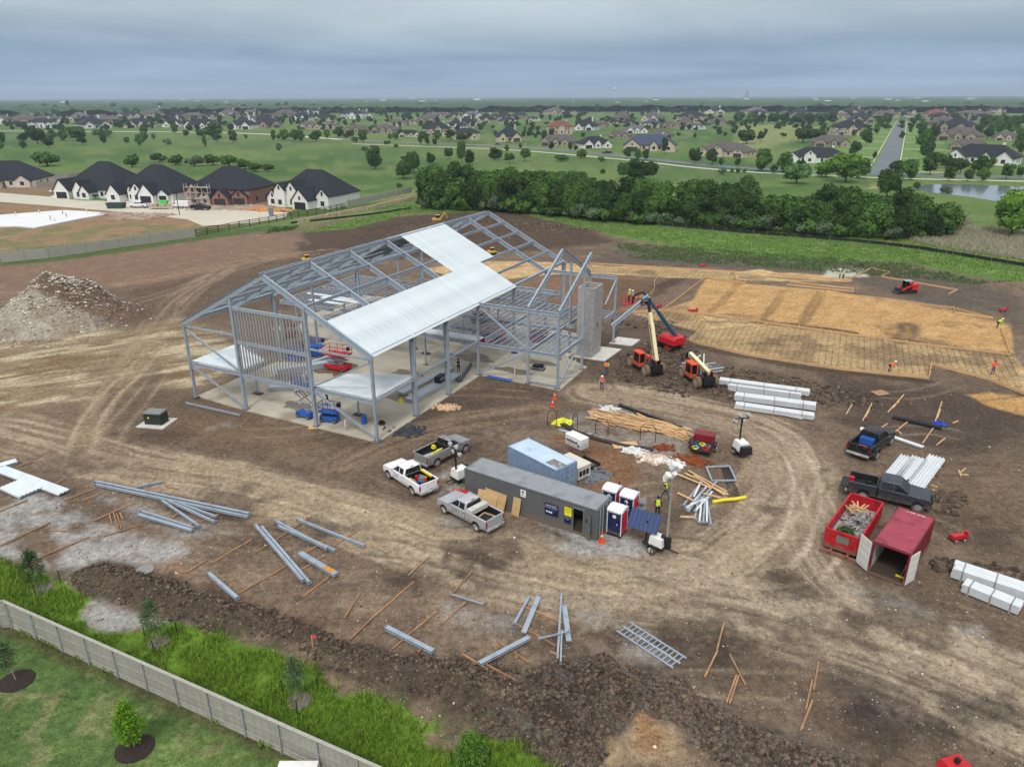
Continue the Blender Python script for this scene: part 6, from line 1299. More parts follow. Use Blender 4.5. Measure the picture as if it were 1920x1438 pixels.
def scissor(loc,hd_,label,col,z,L=2.3,W=1.15):
    T=thing('scissor_lift',label,'scissor lift',loc,hd_,'scissor lifts in the building')
    M().box(-L/2,L/2,-W/2,W/2,.2,.7,.04,.04).ob('base',col,T)
    for x in (-L*.36,L*.36):
        for y in (-W/2,W/2): wheel(T,x,y,.22,.22,.16,BLACK,GREYM)
    n=3 if z>1.4 else 2;zz=.7;dz=(z-.7)/n
    for k in range(n):
        s_=M()
        for y in (-W*.36,W*.36): s_.bar((-L*.4,y,zz),(L*.4,y,zz+dz),.05,.1);s_.bar((L*.4,y*.85,zz),(-L*.4,y*.85,zz+dz),.05,.1)
        s_.ob('scissor_arms',mat('scissor_grey',(130,134,140),.5) if z>1.4 else BLACKP,T);zz+=dz
    M().box(-L/2,L/2+.2,-W/2,W/2,z,z+.16).ob('platform',col,T)
    r_=M()
    for q in (.55,1.05):
        for y in (-W/2+.02,W/2-.02): r_.bar((-L/2,y,z+q),(L/2+.2,y,z+q),.045)
        for x in (-L/2+.02,L/2+.18): r_.bar((x,-W/2,z+q),(x,W/2,z+q),.045)
    for x in (-L/2+.02,-.4,.4,L/2+.18):
        for y in (-W/2+.02,W/2-.02): r_.bar((x,y,z+.1),(x,y,z+1.07),.045)
    r_.ob('guard_rail',col,T);M().box(L/2,L/2+.3,-.2,.2,z+.7,z+1.1,.03,.03).ob('control_box',BLACKP,T);return T
bl=lambda s,t,z=.12:tuple(BX+Vector((-s*_c-t*_s,-s*_s+t*_c,z)))
def onb(px,z=.12): p=P(*px,z);return (p.x,p.y,z)
SB=mat('lift_blue',(34,92,176),.5,0,.06,3)
scissor(onb((634,692)),BA+.1,'red scissor lift raised on the slab behind the right deck',RED,1.9,3.0,1.6)
scissor(onb((573,782)),BA,'blue scissor lift with raised arms at the front slab edge',SB,3.6,1.9,.8)
scissor(onb((619,790)),BA+.2,'low blue scissor lift beside the front column',SB,1.05,1.9,.9)
scissor(onb((553,676)),BA+.3,'blue scissor lift behind the stud wall, left one of two',SB,1.2,2.2,1.)
scissor(onb((590,668)),BA+.3,'blue scissor lift behind the stud wall with a worker beside it',SB,1.3,2.2,1.)
scissor(onb((545,630)),BA+.6,'dark red scissor lift deep inside behind the stud wall',mat('dark_red_lift',(120,30,34),.5),1.6,2.4,1.2)
for px,l_ in (((918,640),'red tracked lift under the mezzanine joists'),((900,605),'dark red lift deep under the mezzanine'),((1008,640),'small maroon lift under the far joists')): scissor(onb(px),BA+.2,l_,RED if px[0]==918 else mat('dark_red_lift',(120,30,34),.5),1.3,4 if px[0]==918 else 2.4,2.4 if px[0]==918 else 1.2)
person((576,668),1.2,'worker in an orange vest beside the blue scissor lift behind the studs','stand',ORV,DSH,DARKP,HHR,z=.13)
# slab clutter
def sheet_stack(px,hd_,L,W,n,label,mt=GALV2):
    T=thing('deck_bundle',label,'deck sheets',onb(px),hd_,'bundles of sheet metal on the slab');me=M().box(0,L,0,W,0,.05).mesh('sheet',mt,False)
    for k in range(n): link('sheet',me,T,(R.uniform(-.1,.1),R.uniform(-.04,.04),.05+k*.06))
    for x in (.5,L-.5): M().box(x-.05,x+.05,0,W,0,.045).ob('skid',WOODD,T)
hb=BA+math.pi/2
sheet_stack((775,757),hb-.08,9,1.1,7,'long galvanised sheet bundle on the slab with yellow cover at its end');sheet_stack((757,742),hb-.08,9.5,.9,5,'second long galvanised sheet bundle left of the first')
sheet_stack((505,735),BA+.7,4.5,1.1,8,'sheet bundle behind the stud wall near the left front');sheet_stack((520,705),BA+.9,7,1.1,12,'tall sheet bundle behind the stud wall');sheet_stack((555,735),BA+1.0,4.5,1.1,3,'low sheet bundle behind the right part of the stud wall');sheet_stack((590,690),BA+1.35,5,.5,14,'tall narrow sheet stack left of the red scissor lift')
q=P(752,748,.5);crumple((752,756),.45,.6,mat('yellow_tarp',(222,222,60),.5,0,.15,4),'yellow cover bunched on the end of the long sheet bundle','cover','tarpaulin',21)
T=thing('welder','black engine welder standing beside the second big column','welder',onb((826,722)),hb);M().box(-.7,.7,-.4,.4,.2,1.2,.04,.04).ob('body',BLACKP,T);M().box(-.6,.6,-.41,-.405,.8,1.1).ob('panel',GREYM,T);wheel(T,-.3,.45,.22,.22,.12);wheel(T,-.3,-.45,.22,.22,.12)
T=thing('channel_beam','dark grey stair stringer leaning low on the slab edge','steel beam',onb((860,718)),heading((860,718),(893,680)));M().ib((0,0,.2),(5.2,0,.55),.3,.35,.03).ob('section',STEELD,T,smooth=False);M().box(.4,.7,-.3,.3,0,.5).ob('cleat',STEELD,T)
T=thing('joist_bundle','blue rolling ladder lying along the slab edge','ladder',onb((912,706)),heading((912,706),(955,714)))
for y in (-.25,.25):M().box(0,3.4,y-.04,y+.04,0,.1).ob('rail',SB,T)
for k in range(9):M().box(.2+k*.37,.3+k*.37,-.2,.2,.02,.08).ob('rung',SB,T)
T=thing('cart','small loaded cart on the slab behind the right brace','cart',onb((1008,693)),BA);M().box(-.9,.9,-.45,.45,.25,.35).ob('deck',GREYM,T);M().box(-.5,.3,-.35,.35,.35,.65).ob('box',BLACKP,T);M().cyl((.6,0,.35),(.6,0,.8),.2,n=10).ob('drum',NAVY,T)
for x in (-.7,.7):wheel(T,x,.4,.15,.15,.1);wheel(T,x,-.4,.15,.15,.1)
T=thing('tool_pile','purple and white bags on the slab under the far joists','bags',onb((966,662)),0);M().box(-.5,.3,-.3,.3,0,.35,.1,.1).ob('bag',mat('purple_bag',(50,44,120),.7),T);M().box(.32,.8,-.3,.2,0,.4,.08,.08).ob('bag',WHITE,T)
o=M().cyl((0,0,0),(0,0,.85),.29,n=14).ob('drum',SB,None,onb((683,794)));tag(o,'blue drum on the slab right of the blue scissor lifts','drum')
o=M().loft([[(.35*w*math.cos(a),.25*w*math.sin(a),z) for a in [2*math.pi*k/10 for k in range(10)]] for z,w in ((0,1),(.25,1.1),(.45,.6))]).ob('black_bag',BLACK,None,onb((716,796)));tag(o,'black bag lying by the right front corner column','bag')
for i,px in enumerate(((484,738),(673,778),(716,767),(799,663),(811,668))):
    if i in (0,1,3):
        T=thing('column_stub',['floor braced post on the slab left of the front studs','floor braced post on the slab under the right deck','','floor braced post seen between the big columns'][i],'post',onb(px),BA);M().box(-.6,.6,-.35,.35,0,.06).ob('base',BLACKP,T);M().bar((0,0,.06),(0,0,3.7),.12).ob('post',STEEL,T)
for i,(px,l_) in enumerate((((648,806),'white pipe stub furthest left at the front slab edge'),((1063,680),'left white pipe standing in the mud by the tower'),((1079,690),'right white pipe standing in the mud by the tower'),((965,706),'white pipe stub at the slab edge by the blue ladder'))):
    o=M().cyl((0,0,0),(0,0,1.1),.07,n=8).ob('pipe_stub',WHITE,None,onb(px,.1));tag(o,l_,'pipe','white pipe stubs')
# red compact machines
def skid(px,hd_,label,s=1.):
    p=gp(*px);p.z=.02;T=thing('track_loader',label,'track loader',p,hd_,'red compact loaders');SRD=mat('loader_red',(206,40,40),.5,0,.08,3)
    for y in (-.75,.75):
        M().xz([(-1.2,0.1),(-1.3,.35),(-1.0,.7),(.9,.55),(1.25,.3),(1.1,.05),(-1.,.02)],y-.2,y+.2,.02).ob('track',BLACK,T)
        M().bar((-1.35,y,1.5),(-.2,y,1.35),.14,.28).ob('lift_arm',SRD,T);M().bar((-.2,y,1.35),(1.5,y,.5),.14,.24).ob('lift_arm',SRD,T)
    M().box(-1.5,-.4,-.7,.7,.45,1.5,.08,.05).ob('engine_body',SRD,T)
    for x in (-.4,.7):
        for y in (-.5,.5): M().bar((x,y,.8),(x,y,2.05),.08).ob('cab_post',BLACKP,T)
    M().box(-.5,.8,-.56,.56,2.05,2.13,.05,.05).ob('cab_roof',mat('pale_roof',(150,156,160),.5),T);M().box(-.3,.6,-.45,.45,.6,1.1).ob('seat',BLACK,T);M().box(-.35,.65,-.505,-.49,1.1,2.0).ob('cab_window',GLASS,T)
    M().xz([(1.5,.05),(2.2,.03),(2.2,.1),(1.7,.3),(1.6,.75),(1.5,.75)],-.95,.95).ob('bucket',BLACKP,T);return T
skid((1700,549),math.pi+.05,'red tracked loader with grey roof parked on the far dirt strip')
def smallred(px,label,kind=0):
    p=gp(*px);T=thing('trowel_machine',label,'compact machine',p,.2,'small red machines in the forms');T.scale=(.8,.8,.8);M().box(-.9,.5,-.3,.3,.25,.6,.06,.04).ob('body',RED,T);M().cyl((.7,0,.2),(.7,0,.9),.18,n=10).ob('motor',RED,T);M().bar((-.9,0,.5),(-1.5,0,.95),.05).ob('handle',BLACKP,T)
    for x in (-.6,.3):wheel(T,x,.35,.2,.2,.12);wheel(T,x,-.35,.2,.2,.12)
smallred((1300,586),'long red machine at the left corner of the straw bed');smallred((1232,578),'red machine tip near the boom lift basket');smallred((1318,504),'small red marker machine on the weedy bank');smallred((1882,584),'red mini machine at the far right edge of the straw bed')
smallred((1797,1012),'red trench roller on the mud right of the maroon container');
T=thing('trench_box','bright red roller machine cut by the bottom right corner','compact machine',gp(1790,1440),.3);T.scale=(.8,.8,.6);M().box(-.9,.9,-.6,.6,.1,.7,.2,.1).ob('body',RED,T);M().bar((0,0,.7),(.1,0,1.1),.25).ob('post',BLACKP,T)
# yellow machines behind building
def ydozer(px,label,arm=False):
    p=gp(*px);T=thing('yellow_machine',label,'earthmover',p,.4,'yellow earthmovers behind the building');T.scale=(.55,.55,.5) if not arm else (.7,.7,.7);YM=mat('machine_yellow',(206,166,72),.5,0,.08,3)
    for y in (-.9,.9):M().xz([(-1.8,.1),(-2,.5),(-1.6,.9),(1.5,.9),(1.9,.5),(1.6,.1)],y-.25,y+.25,.03).ob('track',BLACK,T)
    M().box(-1.7,1.2,-.9,.9,1.0,1.9,.1,.1).ob('body',YM,T);M().box(-.4,.9,-.6,.6,1.9,2.9,.06,.06).ob('cab',GLASS,T);M().box(-.5,1.0,-.7,.7,2.9,3.0).ob('cab_roof',YM,T)
    if arm: M().bar((1.2,0,1.5),(3.,0,3.6),.35).ob('boom',YM,T);M().bar((3.,0,3.6),(4.1,0,1.6),.28).ob('stick',YM,T);M().box(3.8,4.5,-.4,.4,.9,1.6,.1,.05).ob('bucket',BLACKP,T)
    else: M().box(1.9,2.1,-1.5,1.5,.1,1.2).ob('blade',YM,T)
ydozer((575,492),'low yellow machine behind the left end of the ridge');ydozer((922,478),'yellow machine seen through the open far rafters');ydozer((820,424),'tan excavator working on the dark mound behind the roof',True)
# ---------------- trailing black silt fence ----------------
def silt(pts,label,h=.7):
    ps=smoothline(PP(pts),1);T=thing('silt_fence',label,'silt fence',ps[0]);m=M();o0=ps[0]
    for a,b in zip(ps,ps[1:]): m.bar(a-o0+Vector((0,0,h/2)),b-o0+Vector((0,0,h/2)),.03,h)
    m.ob('fabric',mat('silt_fabric',(28,34,34),.8,0,.2,3),T);st=M().box(-.04,.04,-.04,.04,0,h+.2).mesh('stake',WOODD,False);k=0
    for a,b in zip(ps,ps[1:]):
        L=(b-a).length;n=max(1,int(L/3))
        for i in range(n):
            if k<120: p=a+(b-a)*(i/n)-o0;link('stake',st,T,(p.x,p.y,0));k+=1
silt([(850,384),(960,399),(1100,410),(1250,424),(1400,438),(1560,450),(1700,464),(1800,480),(1920,500),(2050,520)],'long black silt fence winding across the bright green strip')
silt([(545,420),(600,414),(700,403),(770,392)],'short black silt fence at the foot of the stone wall',.5)
# ---------------- roads, water, slabs in the distance ----------------
def mpp(p): return (Vector((0,0,CH))-p).length/FPX
ASPH=mat('asphalt',(104,108,116),.9,0,.06,.05,col2=(98,101,108));CONCR=mat('street_concrete',(188,180,164),.9,0,.07,.1);KERB=mat('kerb_concrete',(196,192,178),.9,0,.05,.2);LWN=mat('lot_lawn',(84,120,54),.95,0,.2,.3)
def sheet(name,px,mt,z0,th=.05,label=None,world=False):
    pw=px if world else PP(px);o0=pw[0];m=M();m.prism([(p.x-o0.x,p.y-o0.y) for p in pw][::(1 if sum(a.x*b.y-b.x*a.y for a,b in zip(pw,pw[1:]+pw[:1]))>0 else -1)],z0-th,z0);o=m.ob(name,mt,None,(o0.x,o0.y,0),smooth=False);tag(o,kind='structure');return o
def strip(name,pts,w,mt,z0,sm=2):
    ps=smoothline(PP(pts),sm);L=[];Rr_=[]
    for i,p in enumerate(ps):
        d=(ps[min(i+1,len(ps)-1)]-ps[max(i-1,0)]).normalized();n=Vector((-d.y,d.x,0));L.append(p+n*w/2);Rr_.append(p-n*w/2)
    m=M();n=len(ps);vs=[(*q.xy,z) for z in (z0,z0-.1) for q in L+Rr_];fs=[]
    for i in range(n-1): fs+=[(i,n+i,n+i+1,i+1),(i,i+1,2*n+i+1,2*n+i),(n+i,3*n+i,3*n+i+1,n+i+1)]
    o0=ps[0];m.add([(a-o0.x,b-o0.y,c) for a,b,c in vs],fs);o=m.ob(name,mt,None,(o0.x,o0.y,0),smooth=False);tag(o,kind='structure');return o
RD=[(-60,243),(300,250),(520,254),(660,264),(800,269),(900,272),(1004,278),(1108,287.6),(1212,297),(1290,307),(1400,316),(1473,320),(1625,326),(1717,329),(1920,333),(2100,337)]
strip('cross_road',[(640,262)]+RD[4:],9,ASPH,.06);strip('sidewalk',[(a,b+6+(a-600)*.001) for a,b in RD[3:]],3,KERB,.05);strip('far_street',[(-60,246),(240,247),(480,250),(640,262)],7,KERB,.07)
strip('long_road',[(1655,325.5),(1669,290),(1682,250),(1691,228)],9.5,ASPH,.08,0);
for dx,nm in ((-6,'kerb'),(6,'kerb')):
    a=P(1655,325);b=P(1691,228);d=(b-a).normalized();n=Vector((d.y,-d.x,0))*dx;m=M();m.bar((0,0,.1),(b-a)+Vector((0,0,.1)),.5,.12);o=m.ob('kerb',KERB,None,a+n);tag(o,kind='structure')
a=P(1655,325);b=P(1691,228);L_=(b-a).length;d=(b-a).normalized();n=Vector((d.y,-d.x,0))
for k in range(9):
    for sg in (-1,1):
        p=a+d*(12+k*(L_-20)/9*.98)+n*sg*7;m=M();m.bar((0,0,.06),n*sg*(24 if sg>0 else 18)+Vector((0,0,.06)),2.2,.04);o=m.ob('driveway',KERB,None,p);tag(o,kind='structure')
sheet('water_left',[(-250,189),(-250,196),(30,195),(60,191.5),(20,189)],mat('pale_water',(176,184,190),.25,0,.02,.001),.3)
PW=mat('pond_water',(112,122,128),.1,0,.03,.02,spec=.9)
sheet('pond',smoothline(PP([(1716,352),(1745,345),(1800,346),(1920,350),(2050,358),(2060,402),(1920,388),(1830,371),(1765,364),(1728,359),(1716,352)]),2),PW,.06,.04,world=True)
sheet('street',[(-200,352),(0,362),(110,371),(240,381),(330,389),(430,394),(500,397),(540,399),(535,408),(480,418),(380,424),(352,412),(240,399),(100,387),(0,379),(-200,372)],CONCR,.06)
sheet('driveway_left',[(90,371),(125,357),(140,358),(120,372)],KERB,.075);sheet('driveway_right',[(225,380),(250,371),(285,371),(345,374),(330,388),(300,387)],KERB,.08)
sheet('front_lawn',[(128,374),(150,362),(205,363),(245,366),(225,377),(160,377)],LWN,.07)
o=sheet('house_slab',[(-60,414),(0,405),(118,396),(160,398),(208,402),(150,412),(66,429),(30,426),(-40,428)],mat('pale_house_slab',(214,214,214),.8,0,.06,.2),.3,.3)
for i,(x,y) in enumerate(((74,400),(118,402),(163,399),(95,412),(103,415),(125,407),(30,405))):
    o=M().cyl((0,0,0),(0,0,1.1),.12,n=6).ob('pipe_stub',GREYM if i%2 else WHITE,None,P(x,y,.3));tag(o,'pipe stub on the white house slab, %s from the left'%ordw[[3,6,7,4,5,8,1][i]-1],'pipe','pipe stubs on the house slab')
# ---------------- fences behind the site ----------------
PCF=mat('precast_fence',(160,158,148),.9,0,.08,.6);BLK=mat('black_rail',(34,34,36),.6)
def panelfence(pts,label,h=2.1,L0=3.,base=0,grp=None):
    pw=[P(*q) for q in pts];T=thing('panel_fence',label,'fence',pw[0],0,grp);pn=M().box(0,1,-.05,.05,0,1).mesh('panel',PCF,False);po=M().box(-.15,.15,-.15,.15,0,h+.15).mesh('post',PCF,False)
    for a,b in zip(pw,pw[1:]):
        L=(b-a).length;n=max(1,int(L/L0));an=math.atan2((b-a).y,(b-a).x)
        for k in range(n):
            p=a+(b-a)*(k/n)-pw[0]
            for r_ in range(4): o=link('panel',pn,T,(p.x,p.y,base+r_*h/4),an);o.scale=(L/n-.1,1,h/4-.03)
            link('post',po,T,(p.x,p.y,base),an)
    return T
panelfence([(-60,501),(0,493),(90,484),(160,474),(250,461),(368,444)],'long grey precast panel fence behind the site at the left')
panelfence([(652,396),(700,385),(773,368)],'grey panel fence standing on the stone wall near the hedge',1.8,3.,1.2)
panelfence([(83,338),(128,334),(150,330)],'pale timber fence between the two left houses',1.9);panelfence([(36,350),(70,352),(108,348)],'grey fence beside the leftmost beige house',1.9)
pw=[P(*q) for q in ((368,444),(410,436),(450,428),(505,419),(560,408),(610,400),(652,391))];T=thing('rail_fence','black four rail fence between the grey panel fences','fence',pw[0])
for a,b in zip(pw,pw[1:]):
    L=(b-a).length;n=max(1,int(L/2.4));an=math.atan2((b-a).y,(b-a).x)
    for k in range(n):
        p=a+(b-a)*(k/n)-pw[0];M_=M().box(-.07,.07,-.07,.07,0,1.75);link('post',M_.mesh('post',BLK,False),T,(p.x,p.y,0),an)
        for z in (.35,.8,1.25,1.65): o=link('rail',M().box(0,L/n,-.03,.03,-.07,.07).mesh('rail',BLK,False),T,(p.x,p.y,z),an)
pw=[P(*q) for q in ((560,420),(650,402),(700,392),(776,374))];T=thing('stone_wall','rough pale stone retaining wall below the panel fence','wall',pw[0]);m=M()
for a,b in zip(pw,pw[1:]):
    L=(b-a).length;d=(b-a)/L
    for k in range(int(L/.55)):
        for r_ in range(3):
            q=a+d*(k*.55+.27*(r_%2))-pw[0];s_=R.uniform(.8,1.1);m.X=Matrix.Translation((q.x+R.uniform(-.1,.1),q.y+r_*.16,.2+r_*.38))@Matrix.Rotation(R.uniform(-.2,.2)+math.atan2(d.y,d.x),4,'Z');m.box(-.26*s_,.26*s_,-.25,.25,-.19*s_,.18*s_,.05,.05)
m.X=Matrix.Identity(4)
o=m.ob('stones',mat('lime_stone',(176,158,132),.9,0,.3,1.2,rnd=0),T,smooth=False);tag(o,kind='stuff')
# ---------------- houses ----------------
WALLS={'white':mat('white_brick',(222,222,218),.8,0,.05,.4),'cream':mat('cream_stone',(190,178,156),.85,0,.12,.5),'brown':mat('brown_brick',(156,142,124),.85,0,.12,.5),'beige':mat('beige_stucco',(206,196,182),.85,0,.06,.4),'brick':mat('red_brick',(146,108,98),.85,0,.12,.6),'grey':mat('grey_stone',(150,148,144),.85,0,.1,.5)}
ROOFS={'dark':mat('dark_shingle',(36,39,47),.9,0,.12,.6,bump=.2,bs=3),'brown':mat('brown_shingle',(88,82,80),.9,0,.12,.6),'grey':mat('grey_shingle',(92,92,96),.9,0,.1,.6),'red':mat('red_brown_shingle',(112,72,62),.9,0,.12,.6),'blue':mat('blue_grey_shingle',(62,72,92),.9,0,.1,.6)}
TRIM=mat('house_trim',(60,58,58),.6);WINM=mat('house_window',(40,46,54),.2,0,.15,.5,spec=.6);GAR=mat('garage_door_dark',(38,38,42),.6,0,.05,1);WTR=mat('white_trim',(220,220,216),.6)
def hiproof(m,x0,x1,y0,y1,z,pt,ov=.45):
    x0-=ov;x1+=ov;y0-=ov;y1+=ov;w,d=x1-x0,y1-y0;s_=min(w,d)/2;hh=s_*pt
    if w>=d: r0,r1=(x0+s_,(y0+y1)/2,z+hh),(x1-s_,(y0+y1)/2,z+hh)
    else: r0,r1=((x0+x1)/2,y0+s_,z+hh),((x0+x1)/2,y1-s_,z+hh)
    b=[(x0,y0,z),(x1,y0,z),(x1,y1,z),(x0,y1,z)];lo=[(x,y,z-.22) for x,y,_ in b]
    if abs(w-d)<.05: m.add(b+lo+[r0],[(0,1,8),(1,2,8),(2,3,8),(3,0,8),(0,4,5,1),(1,5,6,2),(2,6,7,3),(3,7,4,0),(7,6,5,4)]);return
    if w>=d: fs=[(0,1,9,8),(1,2,9),(2,3,8,9),(3,0,8)]
    else: fs=[(0,1,8),(1,2,9,8),(2,3,9),(3,0,8,9)]
    m.add(b+lo+[r0,r1],fs+[(0,4,5,1),(1,5,6,2),(2,6,7,3),(3,7,4,0),(7,6,5,4)])
def house(T,W,D,h,pt,wings,wall,roof,wins=(),two=False,chim=True,side_win=True):
    wm,rm=WALLS[wall],ROOFS[roof]
    M().box(-W/2,W/2,0,D,0,h).ob('wall',wm,T,smooth=False);m=M();hiproof(m,-W/2,W/2,0,D,h,pt);rf=m.ob('roof',rm,T,smooth=False)
    if chim: M().box(W*.22,W*.22+1.1,D*.55,D*.55+.9,h,h+min(W,D)/2*pt+1.2).ob('chimney',wm,rf,smooth=False)
    for wg in wings:
        xc,w,f,hw,p,kind=wg[:6];bk=wg[6] if len(wg)>6 else D*.5;x0,x1=xc-w/2,xc+w/2;ap=hw+w/2*p
        q=M();q.add([(x0,-f,0),(x1,-f,0),(x1,-f,hw),(xc,-f,ap-.05),(x0,-f,hw),(x0,bk,0),(x1,bk,0),(x1,bk,hw),(xc,bk,ap-.05),(x0,bk,hw)],[(0,1,2,3,4),(9,8,7,6,5),(0,5,6,1),(1,6,7,2),(4,9,5,0)]);q.ob('gable_wall',wm,T,smooth=False)
        ov=.4;q=M()
        for sg in (-1,1):
            e=(xc+sg*(w/2+ov),hw-ov*p);q.add([(xc,-f-ov,ap+.06),(e[0],-f-ov,e[1]+.06),(e[0],bk,e[1]+.06),(xc,bk,ap+.06),(xc,-f-ov,ap-.14),(e[0],-f-ov,e[1]-.14),(e[0],bk,e[1]-.14),(xc,bk,ap-.14)],[(0,1,2,3) if sg<0 else (3,2,1,0),(4,7,6,5),(0,4,5,1),(1,5,6,2),(2,6,7,3)])
        q.ob('gable_roof',rm,T,smooth=False)
        if kind=='g': M().box(xc-w*.36,xc+w*.36,-f-.04,-f+.02,.05,2.4).ob('garage_door',GAR if wall=='white' else TRIM,T,smooth=False)
        elif kind=='w':
            win=M().box(xc-.8,xc+.8,-f-.05,-f+.02,.9,2.5).ob('window',WINM,T,smooth=False)
            M().box(xc-.95,xc+.95,-f-.04,-f+.01,.75,2.65).ob('frame',WTR,win,smooth=False)
        if hw+w*.2>4.6 or two: M().box(xc-.4,xc+.4,-f-.05,-f+.02,hw-.2,hw+1.1).ob('window',WINM,T,smooth=False)
    for x,z in wins:
        win=M().box(x-.6,x+.6,-.06,.02,z,z+1.5).ob('window',WINM,T,smooth=False)
    if side_win:
        for y in (D*.25,D*.6):
            for sg in (-1,1): M().box(sg*(W/2)-.05,sg*(W/2)+.05,y-.6,y+.6,1,2.4).ob('window',WINM,T,smooth=False)
    M().box(-.55,.55,-.06,.02,.05,2.3).ob('door',TRIM,T,smooth=False)
HTY=[dict(W=24,D=15,h=3.1,pt=.62,wings=[(-8,7,3,3.1,.95,'g'),(0,4.5,1.5,3.6,1.1,'w'),(7.5,6,2,3.1,.9,'w')],wins=[(-2.5,1),(3,1)]),
 dict(W=22,D=14,h=6,pt=.6,wings=[(-7.5,6,2.5,3.2,.9,'g'),(1.5,5,1.5,6,1,'w'),(7,5,4,3.2,.9,'w')],wins=[(-2.5,3.9),(4,3.9),(-3,1)],two=True),
 dict(W=27,D=13,h=3.2,pt=.7,wings=[(-9,8,5,3.2,.8,'g'),(9.5,6.5,4,3.2,.9,'w'),(2,4,1,3.2,1.1,'w')],wins=[(-3,1),(5,1)]),
 dict(W=18,D=17,h=3.4,pt=.75,wings=[(5,6,2.5,3.2,1,'g'),(-4.5,5,1.5,3.4,1.1,'w')],wins=[(0.8,1)]),
 dict(W=30,D=16,h=3.2,pt=.55,wings=[(-11,7,4,3.2,.7,'w'),(11,7,3,3.2,.7,'g'),(-2,6,2,4.6,.8,'w')],wins=[(4,1),(-6,1)]),
 dict(W=20,D=12,h=4.8,pt=.5,wings=[(-6,6,2,3,.8,'g'),(6,5,1.5,3,.9,'w')],wins=[(0,1),(3,3.2)])]
HC={}
def far_house(px,py,ty,wall,roof,wpx,label):
    p=P(px,py);W=wpx*mpp(p);k=(ty,wall,roof);rz=math.atan2(-p.x,p.y)*.8+R.uniform(-.5,.5);spec=HTY[ty];s_=W/spec['W']
    if k not in HC:
        T=thing('house','x','house');spec=dict(spec);house(T,wall=wall,roof=roof,**spec);HC[k]=T
    else: T=dupt(HC[k])
    T.location=(p.x,p.y,0);T.rotation_euler=(0,0,rz);T.scale=(s_,s_,min(s_,1.25));tag(T,label,'house','houses of the estate beyond the field');return T
def dupt(o,parent=None):
    c=o.copy();COL.objects.link(c)
    if parent:c.parent=parent
    ks=KIDS.get(o.name,[])
    for ch in ks: KIDS.setdefault(c.name,[]).append(dupt(ch,c))
    return c
HL=[]
def hl(s,ty=None):
    for t in s.split(';'):
        a=t.split(',')
        HL.append((float(a[0]),float(a[1]),{'d':'dark','b':'brown','g':'grey','r':'red','u':'blue'}[a[2][0]],{'w':'white','c':'cream','b':'brown','e':'beige','k':'brick','g':'grey'}[a[2][1]],float(a[3])))
hl('15,211,bc,42;65,212,bb,45;118,210,db,48;165,210,dc,40;200,212,bw,42;280,211,dw,40;310,206,bw,26;35,233,bb,48;92,233,bw,50;145,228,gc,36;182,229,bb,36;208,234,bb,44;243,222,dc,42;290,222,bc,36;332,224,db,38;358,225,bb,40;398,224,dc,38;440,209,dc,30;470,216,bw,30;425,218,bc,34;3,233,bw,30;78,240,dw,42;182,241,dw,50;265,240,de,52;322,239,dw,34;376,241,dw,56;450,243,dw,46;462,232,bw,44')
hl('442,206,dc,26;501,211,dw,34;535,222,bb,42;554,214,dc,24;594,214,dw,40;497,228,dc,42;505,240,db,48;562,226,dw,38;608,227,dc,40;581,243,bc,44;616,243,gc,38;657,212,bw,30;684,222,bw,32;659,223,dw,44;719,250,bb,50;741,238,bc,36;668,250,bb,48;768,257,de,44;819,256,dc,56;770,234,bc,30;800,231,bb,38;827,223,bc,34;852,222,dc,32;886,222,gw,42;849,243,dw,36;879,237,dc,44;906,231,dc,34;926,227,dc,28;875,262,dc,54;949,226,db,40')
hl('955,266,dc,54;956,232,dc,36;978,223,db,30;1001,227,dw,26;1046,214,bc,36;1074,214,bc,18;1050,252,rc,54;1043,274,bb,66;1095,245,dw,42;1121,240,bb,34;1150,234,dc,28;1173,228,bb,34;1218,227,be,38;1160,260,bb,44;1194,250,gw,46;1120,278,dw,66;1220,240,uc,36;1238,258,bb,46;1218,284,uc,106;1257,240,bb,36;1292,230,dc,54;1309,243,bw,34;1343,235,bb,40;1340,213,dw,38;1398,215,bc,26;1353,294,bc,100;1282,238,bb,34;1180,238,db,30')
hl('1408,214,gg,36;1422,221,dw,30;1501,219,dg,42;1537,228,ub,34;1590,215,dc,46;1580,225,bc,34;1658,222,bc,46;1703,221,bw,18;1748,222,rb,50;1764,230,dc,34;1619,230,db,38;1606,238,dc,42;1592,254,dc,52;1558,275,bb,66;1526,306,dw,106;1388,295,bc,34;1813,221,bc,48;1836,227,db,34;1776,237,bb,46;1786,246,db,52;1796,264,bb,66;1816,282,bb,62;1836,308,dw,108;1890,264,bc,42;1700,213,dc,30;1870,214,dc,26;1470,217,bc,24;1640,211,bc,30')
WN={'white':'white walled','cream':'cream stone','brown':'brown brick','beige':'beige','brick':'brick','grey':'grey stone'}
RN={'dark':'near black','brown':'brown','grey':'grey','red':'red brown','blue':'blue grey'}
def zone(x): return 'far left' if x<260 else 'left' if x<620 else 'centre left' if x<960 else 'centre right' if x<1300 else 'right' if x<1620 else 'far right'
def rowname(y): return 'distant row' if y<218 else 'middle row' if y<236 else 'near row' if y<262 else 'roadside row'
key=Counter();tot=Counter((r,w,zone(x),rowname(y)) for x,y,r,w,_ in HL)
for i,(x,y,r,w,wp) in enumerate(sorted(HL)):
    k=(r,w,zone(x),rowname(y));key[k]+=1
    o_='' if tot[k]==1 else ordw[key[k]-1]+' '
    lb='%s%s house with %s roof, %s, %s of the estate'%(o_,WN[w],RN[r],rowname(y),zone(x))
    far_house(x,y,(1,0,3,0,5,2,0,3)[i%8] if wp<80 else (4 if wp<107 and x<1600 and x>1300 else 2),w,r,wp*.86,lb)
